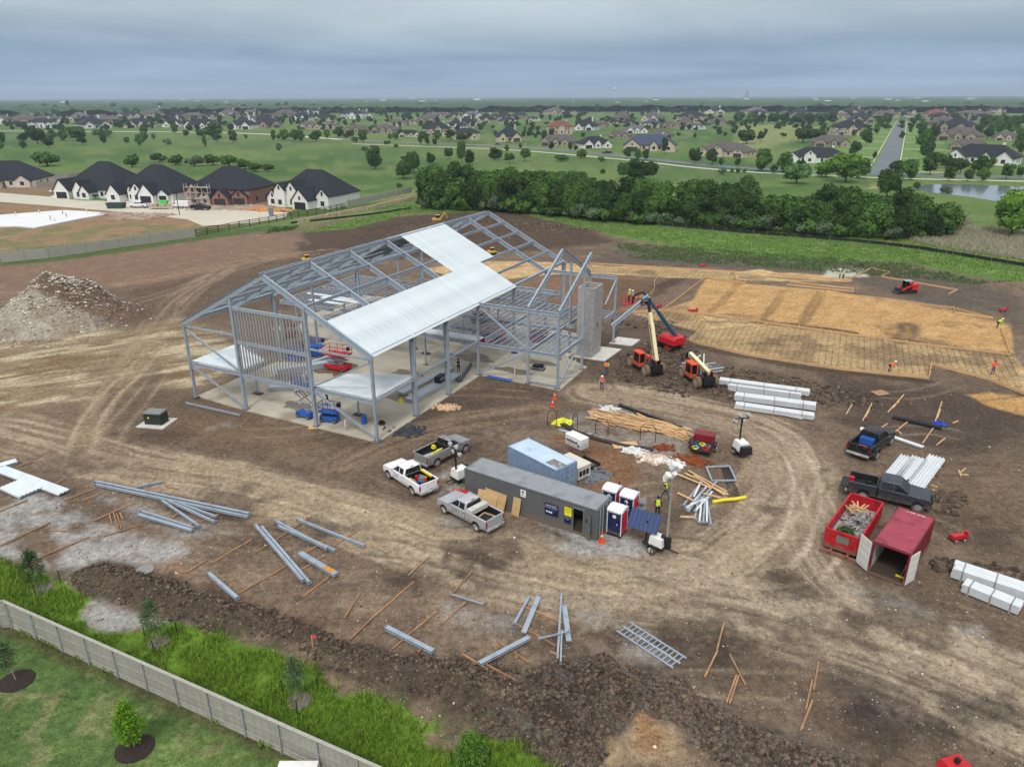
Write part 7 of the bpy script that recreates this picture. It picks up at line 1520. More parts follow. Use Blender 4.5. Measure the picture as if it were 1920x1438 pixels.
# six near houses of the new street
def nh(px,w_rz,label,spec,wall,roof,sc=1):
    T=thing('house',label,'house',P(*px),w_rz,'new houses along the street behind the site');house(T,wall=wall,roof=roof,**spec);T.scale=(.88,.88,.88);return T
NSC=.88
nh((8,352),.15,'beige house with near black roof cut by the left edge',dict(W=26,D=18,h=3.2,pt=.75,wings=[(8,6,1.5,3,.75,'w'),(-4,8,3,3.2,.6,'g')],wins=[(3,1)],chim=False),'beige','dark')
nh((168,372),-.25,'white house with tall near black hip roof and three front gables',dict(W=26,D=21,h=3.3,pt=.85,wings=[(-9.5,6.5,3,3.3,1.15,'g',8),(-1.2,5,3.5,3.5,1.3,'w',8),(2.0,4,4.4,3.0,1.2,'w',6)],wins=[(-5,1),(6,1)],chim=False,side_win=False),'white','dark')
nh((270,378),-.25,'white house with black garage doors beside the scaffolded brick house',dict(W=25,D=20,h=3.3,pt=.85,wings=[(-9.5,5.5,4,3.1,1.2,'w',6),(-4,3.,1,4.6,1,'w',6),(-.6,4.6,2.5,4.4,1.1,'w',8),(4,6.2,3.6,3.2,1.15,'g',8),(9.4,4.2,1.4,3.1,.8,'g',6)],wins=[(-6.5,1)],chim=False,side_win=False),'white','dark')
H4=nh((412,383),-.2,'unfinished red brick house with near black roof and scaffold at its front',dict(W=24,D=19,h=5.2,pt=.7,wings=[(-8,5.5,3,4.6,1.1,'w',8),(-3,4,4,3.4,1,'w',8),(2.5,6,3.6,3.0,.9,'g',8),(8.5,6,1.2,3.2,.75,'g',7)],wins=[(-1,3.5),(8,3.6)],chim=False,two=True),'brick','dark')
nh((566,388),-.45,'big white two storey house with open garage beside the stone wall',dict(W=24,D=17,h=4.2,pt=.85,wings=[(-10,4.6,3,3.4,1.0,'w',8),(-6.2,4.4,3.6,6.0,1.0,'w',8),(-1.8,5.2,2.6,5.8,1.15,'w',8),(4.2,6.6,5.6,3.3,1.05,'g',9),(10,5,1,4.4,.9,'w',10)],wins=[(-3.5,1),(0,1)],chim=False,two=True),'white','dark')
for o in [c for c in KIDS[H4.name] if c.name.startswith('gable_wall')][:2]+[KIDS[H4.name][0]]*0: o.data.materials[0]=WALLS['cream']
T=thing('scaffold','pale scaffold tower in front of the unfinished brick house','scaffold',P(352,384)+Vector((0,-1,0)),-.2);
SCF=mat('scaffold_pale',(190,184,176),.7)
for x in range(5):
    for y in (0,1.4): M().bar((x*2,y,0),(x*2,y,6.4-(x%2)),.12).ob('standard',SCF,T)
for z in (1.9,3.8,5.4):
    for y in (0,1.4): M().bar((0,y,z),(8,y,z),.1).ob('ledger',SCF,T)
    M().box(0,8,.1,1.3,z-.12,z-.06).ob('plank_deck',WOOD,T)
for x in range(4): M().bar((x*2,0,.2),(x*2+2,0,3.6),.08).ob('brace',SCF,T)
def small_scene(px,label,cat,name,fn,mt,rz=0,grp=None):
    m=M();fn(m);o=m.ob(name,mt,None,P(*px),rz);tag(o,label,cat,grp);return o
small_scene((219,391),'dark green dumpster on the bare lot across the street','dumpster','dumpster',lambda m:m.loft([[(x,y,z) for x,y in ((-2.2-z*.25,-1.1),(2.2+z*.25,-1.1),(2.2+z*.25,1.1),(-2.2-z*.25,1.1))] for z in (0,1.7)]),mat('dumpster_green',(52,66,62),.7,0,.2,2))
small_scene((509,405),'grey portable toilet beside the black rail fence','portable toilet','toilet_cabin',lambda m:(m.box(-.6,.6,-.6,.6,0,2.1),m.box(-.65,.65,-.65,.65,2.1,2.3,.1,.1)),[mat('toilet_grey',(110,120,130),.6)],.2)
small_scene((180,374),'dark mailbox on the lawn of the middle white house','mailbox','mailbox',lambda m:(m.box(-.1,.1,-.1,.1,0,1),m.box(-.9,.9,-.3,.3,.9,1.5,.05,.1)),BLACKP)
T=thing('street_lamp','black street lamp post on the bare lot by the white van','street lamp',P(337,404));M().bar((0,0,0),(0,0,6.2),.16).ob('post',BLACKP,T);M().loft([[(r*math.cos(a),r*math.sin(a),z) for a in [2*math.pi*k/8 for k in range(8)]] for z,r in ((6.2,.15),(6.5,.35),(7,.25),(7.2,.05))]).ob('lantern',BLACKP,T)
def simplecar(px,rz,label,mt,van=False):
    p=P(*px);T=thing('van' if van else 'car',label,'van' if van else 'car',p,rz)
    if van: M().xz([(-2.8,.4),(2.8,.4),(2.85,1.0),(2.0,1.25),(1.4,2.1),(-2.75,2.15)],-.98,.98,.1).ob('body',mt,T);M().xz([(1.42,1.3),(1.95,1.27),(1.42,2.0)],-.99,.99).ob('windshield',GLASS,T)
    else: M().xz([(-2.4,.35),(2.4,.35),(2.42,.75),(1.3,.95),(-1.9,1.0),(-2.4,.9)],-.92,.92,.08).ob('body',mt,T);M().xz([(-1.7,.98),(1.0,.95),(.3,1.42),(-1.0,1.45)],-.78,.78,.1).ob('cabin',GLASS,T);M().box(-.95,.25,-.66,.66,1.44,1.47).ob('roof',mt,T)
    for x in (-1.6,1.6):
        for y in (-.85,.85): wheel(T,x,y,.34,.34,.24)
simplecar((108,362),.6,'white car parked in the drive of the middle white house',WCAR);simplecar((341,390),math.pi-.15,'white panel van parked in front of the scaffold',WCAR,True)
def fpick(px,hd_,label,pt,cab='crew'):
    T=pickup(label,px,hd_,pt,cab);T['group']='vehicles on the distant street';return T
fpick((262,390),math.pi-.1,'white pickup truck standing on the pale street',WCAR);fpick((377,394),-.1,'dark pickup truck behind the white van on the street',BCAR)
simplecar((934,273),-.15,'small dark car on the far cross road at centre',GCAR);fpick((1138,289),math.pi-.1,'dark red pickup on the far cross road by the white house',mat('dark_red_paint',(74,34,36),.3))
small_scene((300,392),'small flat trailer with pallets beside the white pickup','trailer','trailer',lambda m:(m.box(-3,3,-1.2,1.2,.6,.8),m.box(-2,-.4,-.9,.9,.8,1.6),m.box(.2,1.8,-.8,.8,.8,1.3)),mat('pallet_tan',(170,150,132),.8))
small_scene((308,384),'bright green wheeled tub by the building rubble','tub','tub',lambda m:m.loft([[(x,y,z) for x,y in ((-.9-z*.3,-.7),(.9+z*.3,-.7),(.9+z*.3,.7),(-.9-z*.3,.7))] for z in (0,1.3)]),mat('bright_green',(80,200,90),.6))
for i,(px,r,h) in enumerate((((330,386),2.5,.8),((395,390),5,.7),((440,390),5,.5),((470,388),3,.7),((490,394),2.4,1.),((520,396),2.6,1.),((270,405),4,.6),((210,402),3,.7),((245,410),3,.5))):
    crumple(px,r,h,mat('site_rubble',(150,132,116),.9,0,.35,1) if i not in(4,5) else mat('sand_heap',(182,130,80),.9,0,.1,1),'%s heap of %s from the left around the unfinished houses'%(ordw[i],'sand' if i in (4,5) else 'rubble'),'heap','rubble_heap',30+i,2.)
# farther structures
WTM=mat('tower_white',(214,218,222),.5,0,.03,.1)
def wtower(px,label,h):
    p=PY(px[0],px[1],3800);p=P(px[0],186.5);T=thing('water_tower',label,'water tower',p);k=h
    M().cyl((0,0,0),(0,0,k*.72),k*.05,k*.035,10).ob('stem',WTM,T);M().sph((0,0,k*.82),k*.2,14,8,.75).ob('tank',WTM,T)
dd=P(780,186.5);wtower((780,184),'white water tower on the horizon left of centre',mpp(dd)*14);wtower((1152,184),'white water tower on the horizon right of centre',mpp(dd)*15)
T=thing('tall_building','tiny square tower block on the horizon at the right','building',P(1400,187));k=mpp(P(1400,187));M().box(-k*2.5,k*2.5,-k*2,k*2,0,k*13).ob('block',WALLS['grey'],T);M().box(-k*1.5,k*1.5,-k,k,k*13,k*15).ob('roof_house',WALLS['grey'],T)
for i in range(70):
    x=R.uniform(20,1900);y=R.uniform(187.5,201);p=P(x,y);k=mpp(p);w=R.uniform(3,12)*k;h=min(R.uniform(1,1.8)*k,14);T=thing('far_building','%s tiny pale building scattered among the far trees'%(ordw[i]),'building',(p.x,p.y,9),R.uniform(-.3,.3),'tiny pale buildings among the far trees');M().box(-w/2,w/2,-w*.3,w*.3,0,h).ob('wall',WALLS[R.choice(('white','cream','grey'))],T);m=M();hiproof(m,-w/2,w/2,-w*.3,w*.3,h,.25,.2);m.ob('roof',ROOFS[R.choice(('grey','brown'))] if R.random()<.5 else WTR,T,smooth=False)
# ---------------- woodland canopy beyond the estate ----------------
wa=np.linspace(-.9,.9,560);wr=np.concatenate([1650*np.power(9,np.linspace(0,1,230)),np.array([15000,18000,23000,30000,45000.])])
WA,WR=np.meshgrid(wa,wr);wx=(WR*np.sin(WA)).ravel();wy=(WR*np.cos(WA)).ravel()
n1=fbm(wx/260,wy/260,91,4);n2=fbm(wx/9,wy/9,92,3);n3=fbm(wx/28,wy/28,93,3)
dens=sst(.33,.45,n1+.25*(WR.ravel()/3000-.5).clip(-.3,.3));wz=-2+dens*(7+7*n2+5*n3)
wc=np.empty((len(wx),3));wc[:]=C3(54,76,50);t_=sst(.35,.7,n2)[:,None];wc=wc*(1-t_)+C3(70,92,54)*t_
idx=np.arange(len(wr)*560).reshape(len(wr),560);WF=np.stack([idx[:-1,:-1],idx[1:,:-1],idx[1:,1:],idx[:-1,1:]],-1).reshape(-1,4)[:,::-1]
def attrmat(name,rough=.95,nz=0):
    m=bpy.data.materials.new(name);m.use_nodes=True;n=m.node_tree.nodes;l=m.node_tree.links;b=n['Principled BSDF'];b.inputs['Roughness'].default_value=rough;b.inputs['Specular IOR Level'].default_value=.1;a=n.new('ShaderNodeAttribute');a.attribute_name='Col';l.new(a.outputs['Color'],b.inputs['Base Color']);return m
AM=attrmat('canopy_leaves');o=link('woodland',npmesh('woodland',np.c_[wx,wy,wz],WF,AM,True,{'Col':wc}));tag(o,'continuous dark woodland reaching the horizon','woodland',kind='stuff')
# ---------------- trees ----------------
def leafmat(name,c,rnd=.28,var=.4,vs=1.2,tr=.15):
    m=mat(name,c,.8,0,var,vs,rnd=rnd,spec=.15);return m
LD=leafmat('dark_leaves',(54,76,34));LM=leafmat('mid_leaves',(70,98,42));LL=leafmat('light_leaves',(92,126,48));LB=leafmat('bright_young_leaves',(100,140,36),.05,.25,3);LG=leafmat('grey_green_leaves',(82,106,68),.08,.3,3);BK=mat('bark',(88,76,64),.9,0,.2,3);BKL=mat('pale_bark',(150,140,124),.9,0,.15,3)
rng=np.random.default_rng(5)
def crown(n,leaf,rx,ry,rz_,lobes,seed,mt,core=True,top=0,name='crown'):
    g=np.random.default_rng(seed);L=g.normal(size=(lobes,3));L/=np.linalg.norm(L,axis=1)[:,None];L*=g.uniform(.35,.66,(lobes,1));L[:,2]*=.95;lr=g.uniform(.34,.52,lobes)
    if top: L[:,2]=g.uniform(-.85,.85,lobes);k=(1-top*(L[:,2]+1)/2);L[:,0]*=k;L[:,1]*=k;lr*=k.clip(.3)
    li=g.integers(0,lobes,n);d=g.normal(size=(n,3));d/=np.linalg.norm(d,axis=1)[:,None];d[:,2]=np.where(d[:,2]<-.75,-d[:,2],d[:,2])
    c=L[li]+d*lr[li][:,None]*g.uniform(.75,1.15,(n,1));c=c*[rx,ry,rz_];nm=d+g.normal(size=(n,3))*.55;nm/=np.linalg.norm(nm,axis=1)[:,None]
    u=np.cross(nm,g.normal(size=(n,3)));u/=np.linalg.norm(u,axis=1)[:,None];v=np.cross(nm,u);s_=leaf*g.uniform(.6,1.25,(n,1));V=np.stack([c-u*s_*.5,c+v*s_*.32,c+u*s_*.5,c-v*s_*.32],1).reshape(-1,3);F_=np.arange(n*4).reshape(n,4)
    if core:
        vs=[];fs=[];b=len(V)
        for k in range(lobes):
            for j in range(5):
                for i in range(8):
                    t=-math.pi/2+math.pi*(j+.001)/4;a=2*math.pi*i/8;q=L[k]+np.array([math.cos(t)*math.cos(a),math.cos(t)*math.sin(a),math.sin(t)])*lr[k]*.78*(1+.15*math.sin(5*a+j));vs.append(q*[rx,ry,rz_])
            o0=b+k*40
            for j in range(4):
                for i in range(8): fs.append((o0+j*8+i,o0+j*8+(i+1)%8,o0+(j+1)*8+(i+1)%8,o0+(j+1)*8+i))
        V=np.r_[V,np.array(vs)];F_=np.r_[F_,np.array(fs)]
    return npmesh(name,V,F_,mt,False)
def trunkmesh(h,r,mt,br=3,seed=0):
    m=M();q=random.Random(seed);m.cyl((0,0,0),(0,0,h*.6),r,r*.7,7);m.cyl((0,0,h*.6),(q.uniform(-.1,.1)*h,0,h),r*.7,r*.3,6)
    for k in range(br):
        a=2*math.pi*k/br+q.random();m.cyl((0,0,h*.5+.1*k*h*.4),(math.cos(a)*h*.35,math.sin(a)*h*.35,h*(.85+.1*q.random())),r*.45,r*.15,5)
    return m.mesh('trunk',mt)
BIG=[crown(2300,.62,3.6,3.6,3.4,11,100+i,(LD,LM,LM,LD)[i]) for i in range(4)];BIGT=trunkmesh(4.,.22,BK)
MED=[crown(700,.85,3.2,3.2,3.0,8,200+i,(LD,LM,LD,LM)[i]) for i in range(4)]
SMA=[crown(260,1.25,3,3,2.9,6,300+i,(LD,LM,LD)[i]) for i in range(3)]
WIL=[crown(1800,.6,3.6,3.6,3.1,10,400+i,LL if i else leafmat('willow_leaves',(84,112,60))) for i in range(2)]
BUSH=[crown(500,.6,2.6,2.6,1.6,6,500+i,(LM,leafmat('grey_bush',(82,100,72)))[i],core=True) for i in range(2)]
TL_=[]
def tree(px,py,wp,hp_,kind,name='tree',hedge=False):
    p=P(px,py);k=mpp(p);w=wp*k;h=hp_*k*1.08;T=thing(name,'x','tree' if name=='tree' else 'bush',p,R.uniform(0,6.28))
    if kind=='big': me=BIG[R.randrange(4)];r=3.9;cz=3.4
    elif kind=='med': me=MED[R.randrange(4)];r=3.5;cz=3.
    elif kind=='sma': me=SMA[R.randrange(3)];r=3.3;cz=2.9
    elif kind=='wil': me=WIL[R.randrange(2)];r=3.9;cz=3.1
    else: me=BUSH[R.randrange(2)];r=2.8;cz=1.6
    s_=w/2/r;low=kind in('bush','wil');th=h*(.0 if kind=='bush' else .08 if low else (.03 if hedge else .07));sz=(h-th)/(cz*2*.95)
    o=link('crown',me,T,(0,0,th+cz*sz*.93));o.scale=(s_,s_,sz)
    o=link('trunk',BIGT,T);o.scale=(s_*.9,s_*.9,(th+cz*sz*.8)/4.)
    return T
def trees(s,kind,desc,name='tree',grp=None,cat=None):
    L=[tuple(float(v) for v in t.split(',')) for t in s.split(';')];L.sort();key=Counter();tot=Counter(zone(x) for x,*_ in L)
    for x,y,w,h in L:
        T=tree(x,y,w,h,kind,name,grp=='trees of the hedgerow');z_=zone(x);key[z_]+=1;T['label']=('%s %s at the %s'%(ordw[key[z_]-1],desc,z_)) if tot[z_]>1 else '%s at the %s of the view'%(desc,z_);T['group']=grp or 'trees beyond the site'
trees('43,280,14,13;46,267,19,14;71,270,34,25;91,277,19,15;100,265,16,18;118,265,19,17;148,264,34,20;154,272,18,11;195,272,15,19;271,254,17,14;239,270,12,10;261,274,18,18;270,265,16,16;350,257,13,11;375,258,17,12;404,260,38,24;409,267,18,13;437,269,19,20;461,261,8,7;385,277,9,20;5,271,13,17;3,280,12,12;329,252,13,15;289,262,9,9;522,262,8,8','med','round dark tree in the left meadow',grp='trees dotted over the left meadow')
trees('513,264,12,17;532,264,23,18;552,264,22,18;566,266,18,18;593,266,26,19;613,260,16,15;635,258,23,17;657,258,16,13;682,268,22,21;647,261,9,9;523,283,14,12;743,264,13,13;732,262,10,10;788,272,12,18;802,274,12,15;815,274,11,14;795,262,18,14;822,262,20,16;845,264,22,18;866,266,22,16;880,262,14,12','med','dark tree beside the far road')
trees('704,318,34,36;757,336,42,32;775,325,34,38;807,308,22,18;842,299,20,20;866,306,20,38;880,309,26,23;928,301,32,20;955,307,22,18;984,303,26,22;1190,338,50,34;1168,338,34,30;1218,338,32,32','big','large lone tree on the green field')
trees('1089,297,28,17;1054,303,34,13;1128,304,18,10;665,268,15,11;684,283,17,8;698,279,11,7;726,272,16,8;742,278,12,8;1129,326,15,9;314,272,20,10;193,258,36,13;90,312,48,24;248,314,30,22;330,310,30,18;1353,327,17,12;1372,325,8,9;1384,325,11,10;1395,325,8,9;1774,364,22,12;1717,356,14,13;300,305,30,16;365,312,34,18;400,310,34,20;430,312,36,20;460,318,34,20;480,322,30,16;505,322,26,14;1540,330,24,12;750,352,16,9;760,300,20,8','bush','low rounded bush in the grassland','bush','bushes in the grassland')
trees('1493,345,54,32;1585,342,68,44;1548,333,46,28;1612,335,36,32','wil','pale willow like tree near the cross road')
trees('1301,308,26,28;1335,310,30,26;1428,321,38,36;1467,323,34,32;1452,326,18,14;1353,310,14,12;1383,312,12,14;1175,299,16,19;1194,301,16,19;1210,301,17,20;1034,282,12,14;1068,285,11,16;1246,290,15,30;1500,318,20,16;1743,329,32,32;1706,338,32,32;1678,329,26,22;1692,330,24,22;1772,316,22,20;1785,326,28,24;1800,326,26,22;1778,340,23,22;1841,326,36,26;1841,340,23,20;1814,340,19,19;1886,336,23,22;1912,333,14,16;1736,299,30,28;1730,285,30,34;1738,272,26,24;1752,262,20,18;1728,246,16,14;1602,295,22,24;1623,275,20,24;1618,262,16,16;1643,252,14,16;1650,242,14,16;1655,232,14,12;1914,290,26,36;1900,262,20,20;1726,255,14,14;1712,236,10,10;1745,312,22,22;1760,310,16,18;1860,312,14,14;1870,250,26,20;1850,262,20,16;1720,225,10,9;1505,268,40,22;1400,270,40,22;1530,265,34,18;1425,266,18,16;1640,300,10,12;950,285,10,12;976,280,9,10;1080,284,9,10','med','roadside dark tree right of centre',grp='trees along the far roads')
s_=';'.join('%d,%d,24,17'%(x,y) for x,y in [(1385+i*22,232+(i%3)) for i in range(9)]+[(1845+i*19,238+(i%2)*2) for i in range(6)])
trees(s_,'med','tree of the dark windbreak row')
# scattered small estate trees
def fartrees(name,label,L):
    V=[];F_=[];b=0
    for t in L:
        x,y,w,h=[float(q) for q in t.split(',')];p=P(x,y);k=mpp(p);me=SMA[R.randrange(3)];n=len(me.vertices);a=np.empty(n*3,np.float32);me.vertices.foreach_get('co',a);a=a.reshape(-1,3);f=np.empty(len(me.polygons)*4,np.int32);me.polygons.foreach_get('vertices',f);an=R.uniform(0,6.28);c,s=math.cos(an),math.sin(an)
        a=np.c_[a[:,0]*c-a[:,1]*s,a[:,0]*s+a[:,1]*c,a[:,2]]*[w*k/6,w*k/6,h*k/5.5]+[p.x,p.y,h*k*.5];V.append(a);F_.append(f.reshape(-1,4)+b);b+=n
    o=link(name,npmesh(name,np.concatenate(V),np.concatenate(F_),LD,False));tag(o,label,'trees',kind='stuff')
g=random.Random(11);L=[]
for i in range(700):
    x=g.uniform(0,1920);y=g.choice((g.uniform(206,222),g.uniform(222,246),g.uniform(222,262) if x>650 else g.uniform(222,246)));L.append('%d,%d,%d,%d'%(x,y,g.uniform(7,15),g.uniform(6,13)))
trees(';'.join(L[:75]),'sma','small garden tree between the estate houses',grp='garden trees between the estate houses')
fartrees('garden_shrubs','small garden trees and shrubs scattered among the estate houses',L[75:])
L=['%d,%d,%d,%d'%(x+g.uniform(-5,5),g.uniform(203,209),g.uniform(16,30),g.uniform(6,9)) for x in range(10,1920,20)]
fartrees('tree_belt','dark belt of trees standing behind the estate houses',L)
# hedgerow
hb_=[(785,390),(900,394),(1000,400),(1100,410),(1200,418),(1300,423),(1400,430),(1500,437),(1600,444),(1700,448),(1775,442)]
hx=lambda x:float(np.interp(x,[a for a,b in hb_],[b for a,b in hb_]))
L=[]
for x in range(800,1770,31): L.append((x+g.uniform(-8,8),hx(x),g.uniform(46,74),g.uniform(44,66) if not (1415<x<1480) else 40))
for x in range(815,1750,36):
    top=.84 if not(1410<x<1500) else .6
    L.append((x+g.uniform(-9,9),hx(x)-20,g.uniform(56,72),g.uniform(60,74)*top))
for x in range(850,1080,38): L.append((x,352+g.uniform(-3,3),58,30))
L+=[(1662,371,46,46),(1400,400,50,56),(1395,385,40,50),(1600,425,60,62),(1585,415,50,56)]
trees(';'.join('%.0f,%.0f,%.0f,%.0f'%t for t in L),'big','dense dark tree in the hedgerow',grp='trees of the hedgerow')
trees('1895,445,80,66;1925,420,60,50','wil','feathery tree at the right edge by the dry grass')
m=None;bt=T
sk=Matrix.Rotation(hdS,4,'Z');bp=skipin(1.3,1.35,1.0)
T=thing('cut_bush','green cut bush dumped in the near left of the red skip','bush',bp);o=link('foliage',crown(1500,.16,1.0,.9,.75,9,777,LM,False,name='foliage'),T,(0,0,.4))
m=M()
for k in range(8): m.tube([(0,0,0),(R.uniform(-.7,.7),R.uniform(-.7,.7),.9)],.02,4)
m.ob('stems',BK,T)
trees(';'.join('%.0f,%.0f,%.0f,%.0f'%(x+g.uniform(-8,8),hx(x)+2,g.uniform(34,56),g.uniform(22,34)) for x in range(796,1775,27)),'bush','leafy bush at the foot of the hedgerow','bush','bushes along the foot of the hedgerow')
# bare shrub
p=P(1788,436);T=thing('bare_shrub','leafless grey shrub at the right end of the hedgerow','shrub',p);m=M();q=random.Random(3)
for k in range(60):
    a=q.uniform(0,6.28);t=q.uniform(.3,1.1);e=Vector((math.cos(a)*math.sin(t)*6,math.sin(a)*math.sin(t)*4,math.cos(t)*7))*q.uniform(.6,1);mdl=e*.5+Vector((q.uniform(-.4,.4),0,.3));m.tube([(0,0,0),mdl,e],.05,3);m.tube([mdl,mdl+Vector((q.uniform(-1.5,1.5),q.uniform(-1,1),q.uniform(.8,2)))],.035,3)
m.ob('branches',mat('grey_branches',(124,116,108),.9),T)
# ---------------- foreground fence ----------------
FW=mat('weathered_fence_wood',(160,158,148),.9,0,.12,3,rnd=.1);FP=mat('fence_post_metal',(168,172,174),.6,.2,.08,2)
Lf=(FB-FA).length+3;an=math.atan2(fd.y,fd.x);T=thing('backyard_fence','long grey weathered picket fence crossing the lower left corner','fence',FA,an)
pk=M().box(-.062,.062,-.012,.012,.04,2.0).mesh('picket',FW,False);n=int(Lf/.135)
n=min(n,290);st_=Lf/n
for k in range(n): o=link('picket',M().box(-st_/2+.006,st_/2-.006,-.012,.012,.04,2.0).mesh('picket',FW,False) if k==0 else pk2,T,((k+.5)*st_,.05,R.uniform(-.01,.01)));pk2=o.data
M().box(-.05,Lf,-.09,.09,2.01,2.05).ob('cap_rail',FW,T);M().box(0,Lf,-.02,.02,1.87,1.97).ob('trim_board',FW,T,(0,.085,0))
for z in (.3,1.05,1.72): M().box(0,Lf,-.022,.022,-.045,.045).ob('rail',FW,T,(0,.012,z))
M().box(0,Lf,-.022,.022,.0,.15).ob('kick_board',FW,T,(0,.012,.0))
for k in range(int(Lf/2.42)+1): M().cyl((k*2.42+.2,-.07,0),(k*2.42+.2,-.07,2.08),.04,n=8).ob('post',FP,T)
T2=thing('side_fence','short return of grey picket fence at the left edge','fence',FA,math.radians(186))
for k in range(30): link('picket',pk2,T2,(k*st_+.1,0,0))
M().box(0,4.2,-.09,.09,2.01,2.05).ob('cap_rail',FW,T2)
for z in (.3,1.05,1.72): M().box(0,4.2,.015,.06,z-.045,z+.045).ob('rail',FW,T2)
for x in (.6,3): M().cyl((x,.09,0),(x,.09,2.07),.04,n=8).ob('post',FP,T2)
# small white thing at lower edge of the fence
o=M().box(-1.0,1.0,-.5,.5,0,.9,.05,.05).ob('garden_shed_top',WHITE,None,P(560,1466));tag(o,'white cabinet in the yard cut by the bottom edge beside the fence','cabinet')
# ---------------- young trees ----------------
MUL=mat('dark_mulch',(50,40,36),.95,0,.4,9,bump=.6,bs=30);GRV=mat('grey_mulch',(112,104,96),.95,0,.3,9,bump=.5,bs=30)
def ycrown(n,leaf,r,cz,seed,mt):
    g=np.random.default_rng(seed);K=90;zz=g.uniform(0,1,K)**.9;pr=np.sin(np.pi*np.clip(zz*.85+.12,0,1))**.8*(1-.45*zz);a=g.uniform(0,6.28,K);rr=pr*r*1.25*np.sqrt(g.uniform(.1,1,K));C=np.c_[rr*np.cos(a),rr*np.sin(a),(zz*2-1)*cz]
    li=g.integers(0,K,n);c=C[li]+g.normal(size=(n,3))*[.13*r*1.4,.13*r*1.4,.14];nm=g.normal(size=(n,3));nm/=np.linalg.norm(nm,axis=1)[:,None];u=np.cross(nm,g.normal(size=(n,3)));u/=np.linalg.norm(u,axis=1)[:,None];v=np.cross(nm,u);s_=leaf*g.uniform(.6,1.2,(n,1))
    return npmesh('crown',np.stack([c-u*s_*.5,c+v*s_*.32,c+u*s_*.5,c-v*s_*.32],1).reshape(-1,3),np.arange(n*4).reshape(n,4),mt,False)
def young(px,h,w,label,mt,mul,stakes=True,seed=1,lean_=0,top=.55,n=1500,leaf=.13,th=.32,rx=1.0):
    p=gp(*px);p.z=max(p.z,0);T=thing('young_tree',label,'tree',p,0,'newly planted young trees');cz=h*(1-th)/2
    me=ycrown(n,leaf,w/2,cz,seed,mt);link('crown',me,T,(lean_*.8,0,h*th+cz))
    m=M();m.tube([(0,0,0),(lean_*.3,0,h*.35),(lean_*.8,0,h*.9)],.035,7);q=random.Random(seed)
    for k in range(16):
        z=h*(th+.04+.5*q.random());a=q.uniform(0,6.28);r=w*.36;m.tube([(lean_*.5,0,z),(lean_*.6+r*math.cos(a),r*math.sin(a),z+h*.12)],.012,4)
    m.ob('trunk',BKL,T)
    r=.95 if mul is MUL else .7;ring=M();nn=24
    ring.loft([[(r*k*math.cos(a)*rx,r*k*math.sin(a)*.95,z) for a in [2*math.pi*i/nn for i in range(nn)]] for k,z in ((1.02,-.05),(1,.03),(.9,.09),(.3,.12))]);ring.ob('mulch_ring',mul,T)
    if stakes:
        for x,y in ((-1.0,.4),(.9,.6),(.2,-1.0)): M().box(x-.02,x+.02,y-.02,y+.02,0,1.05).ob('stake',BLACKP,T);M().bar((x,y,1.0),(lean_*.2,0,1.5),.012).ob('guy_wire',mat('guy_wire',(120,130,110),.6),T)
young((31,1277),2.6,1.15,'dark leafed young tree in a mulch bed at the left edge of the lawn',LG,MUL,False,1,-.3,.3,1500,.12,.36)
young((253,1403),2.9,1.25,'bright green young tree in a dark mulch bed on the mown lawn',LB,MUL,False,2,-.1,.6,4200,.12,.2)
young((80,1104),3.0,1.35,'leaning dark young tree staked in the long grass at the left',leafmat('deep_green_leaves',(52,78,42),.05,.3,3),GRV,True,3,-.35,.5,2200,.11,.25)
young((298,1205),3.0,1.25,'grey green young tree staked between the soil heap and the long grass',LG,GRV,True,4,-.15,.4,1900,.11,.27)
young((561,1313),2.9,1.1,'grey green young tree staked in the middle of the long grass',LG,GRV,True,5,-.1,.5,1900,.11,.27)
young((885,1452),2.5,1.5,'fresh green young tree at the bottom edge by the end of the grass',leafmat('fresh_leaves',(84,118,44),.05,.3,3),GRV,True,6,0,.45,3800,.13,.2)
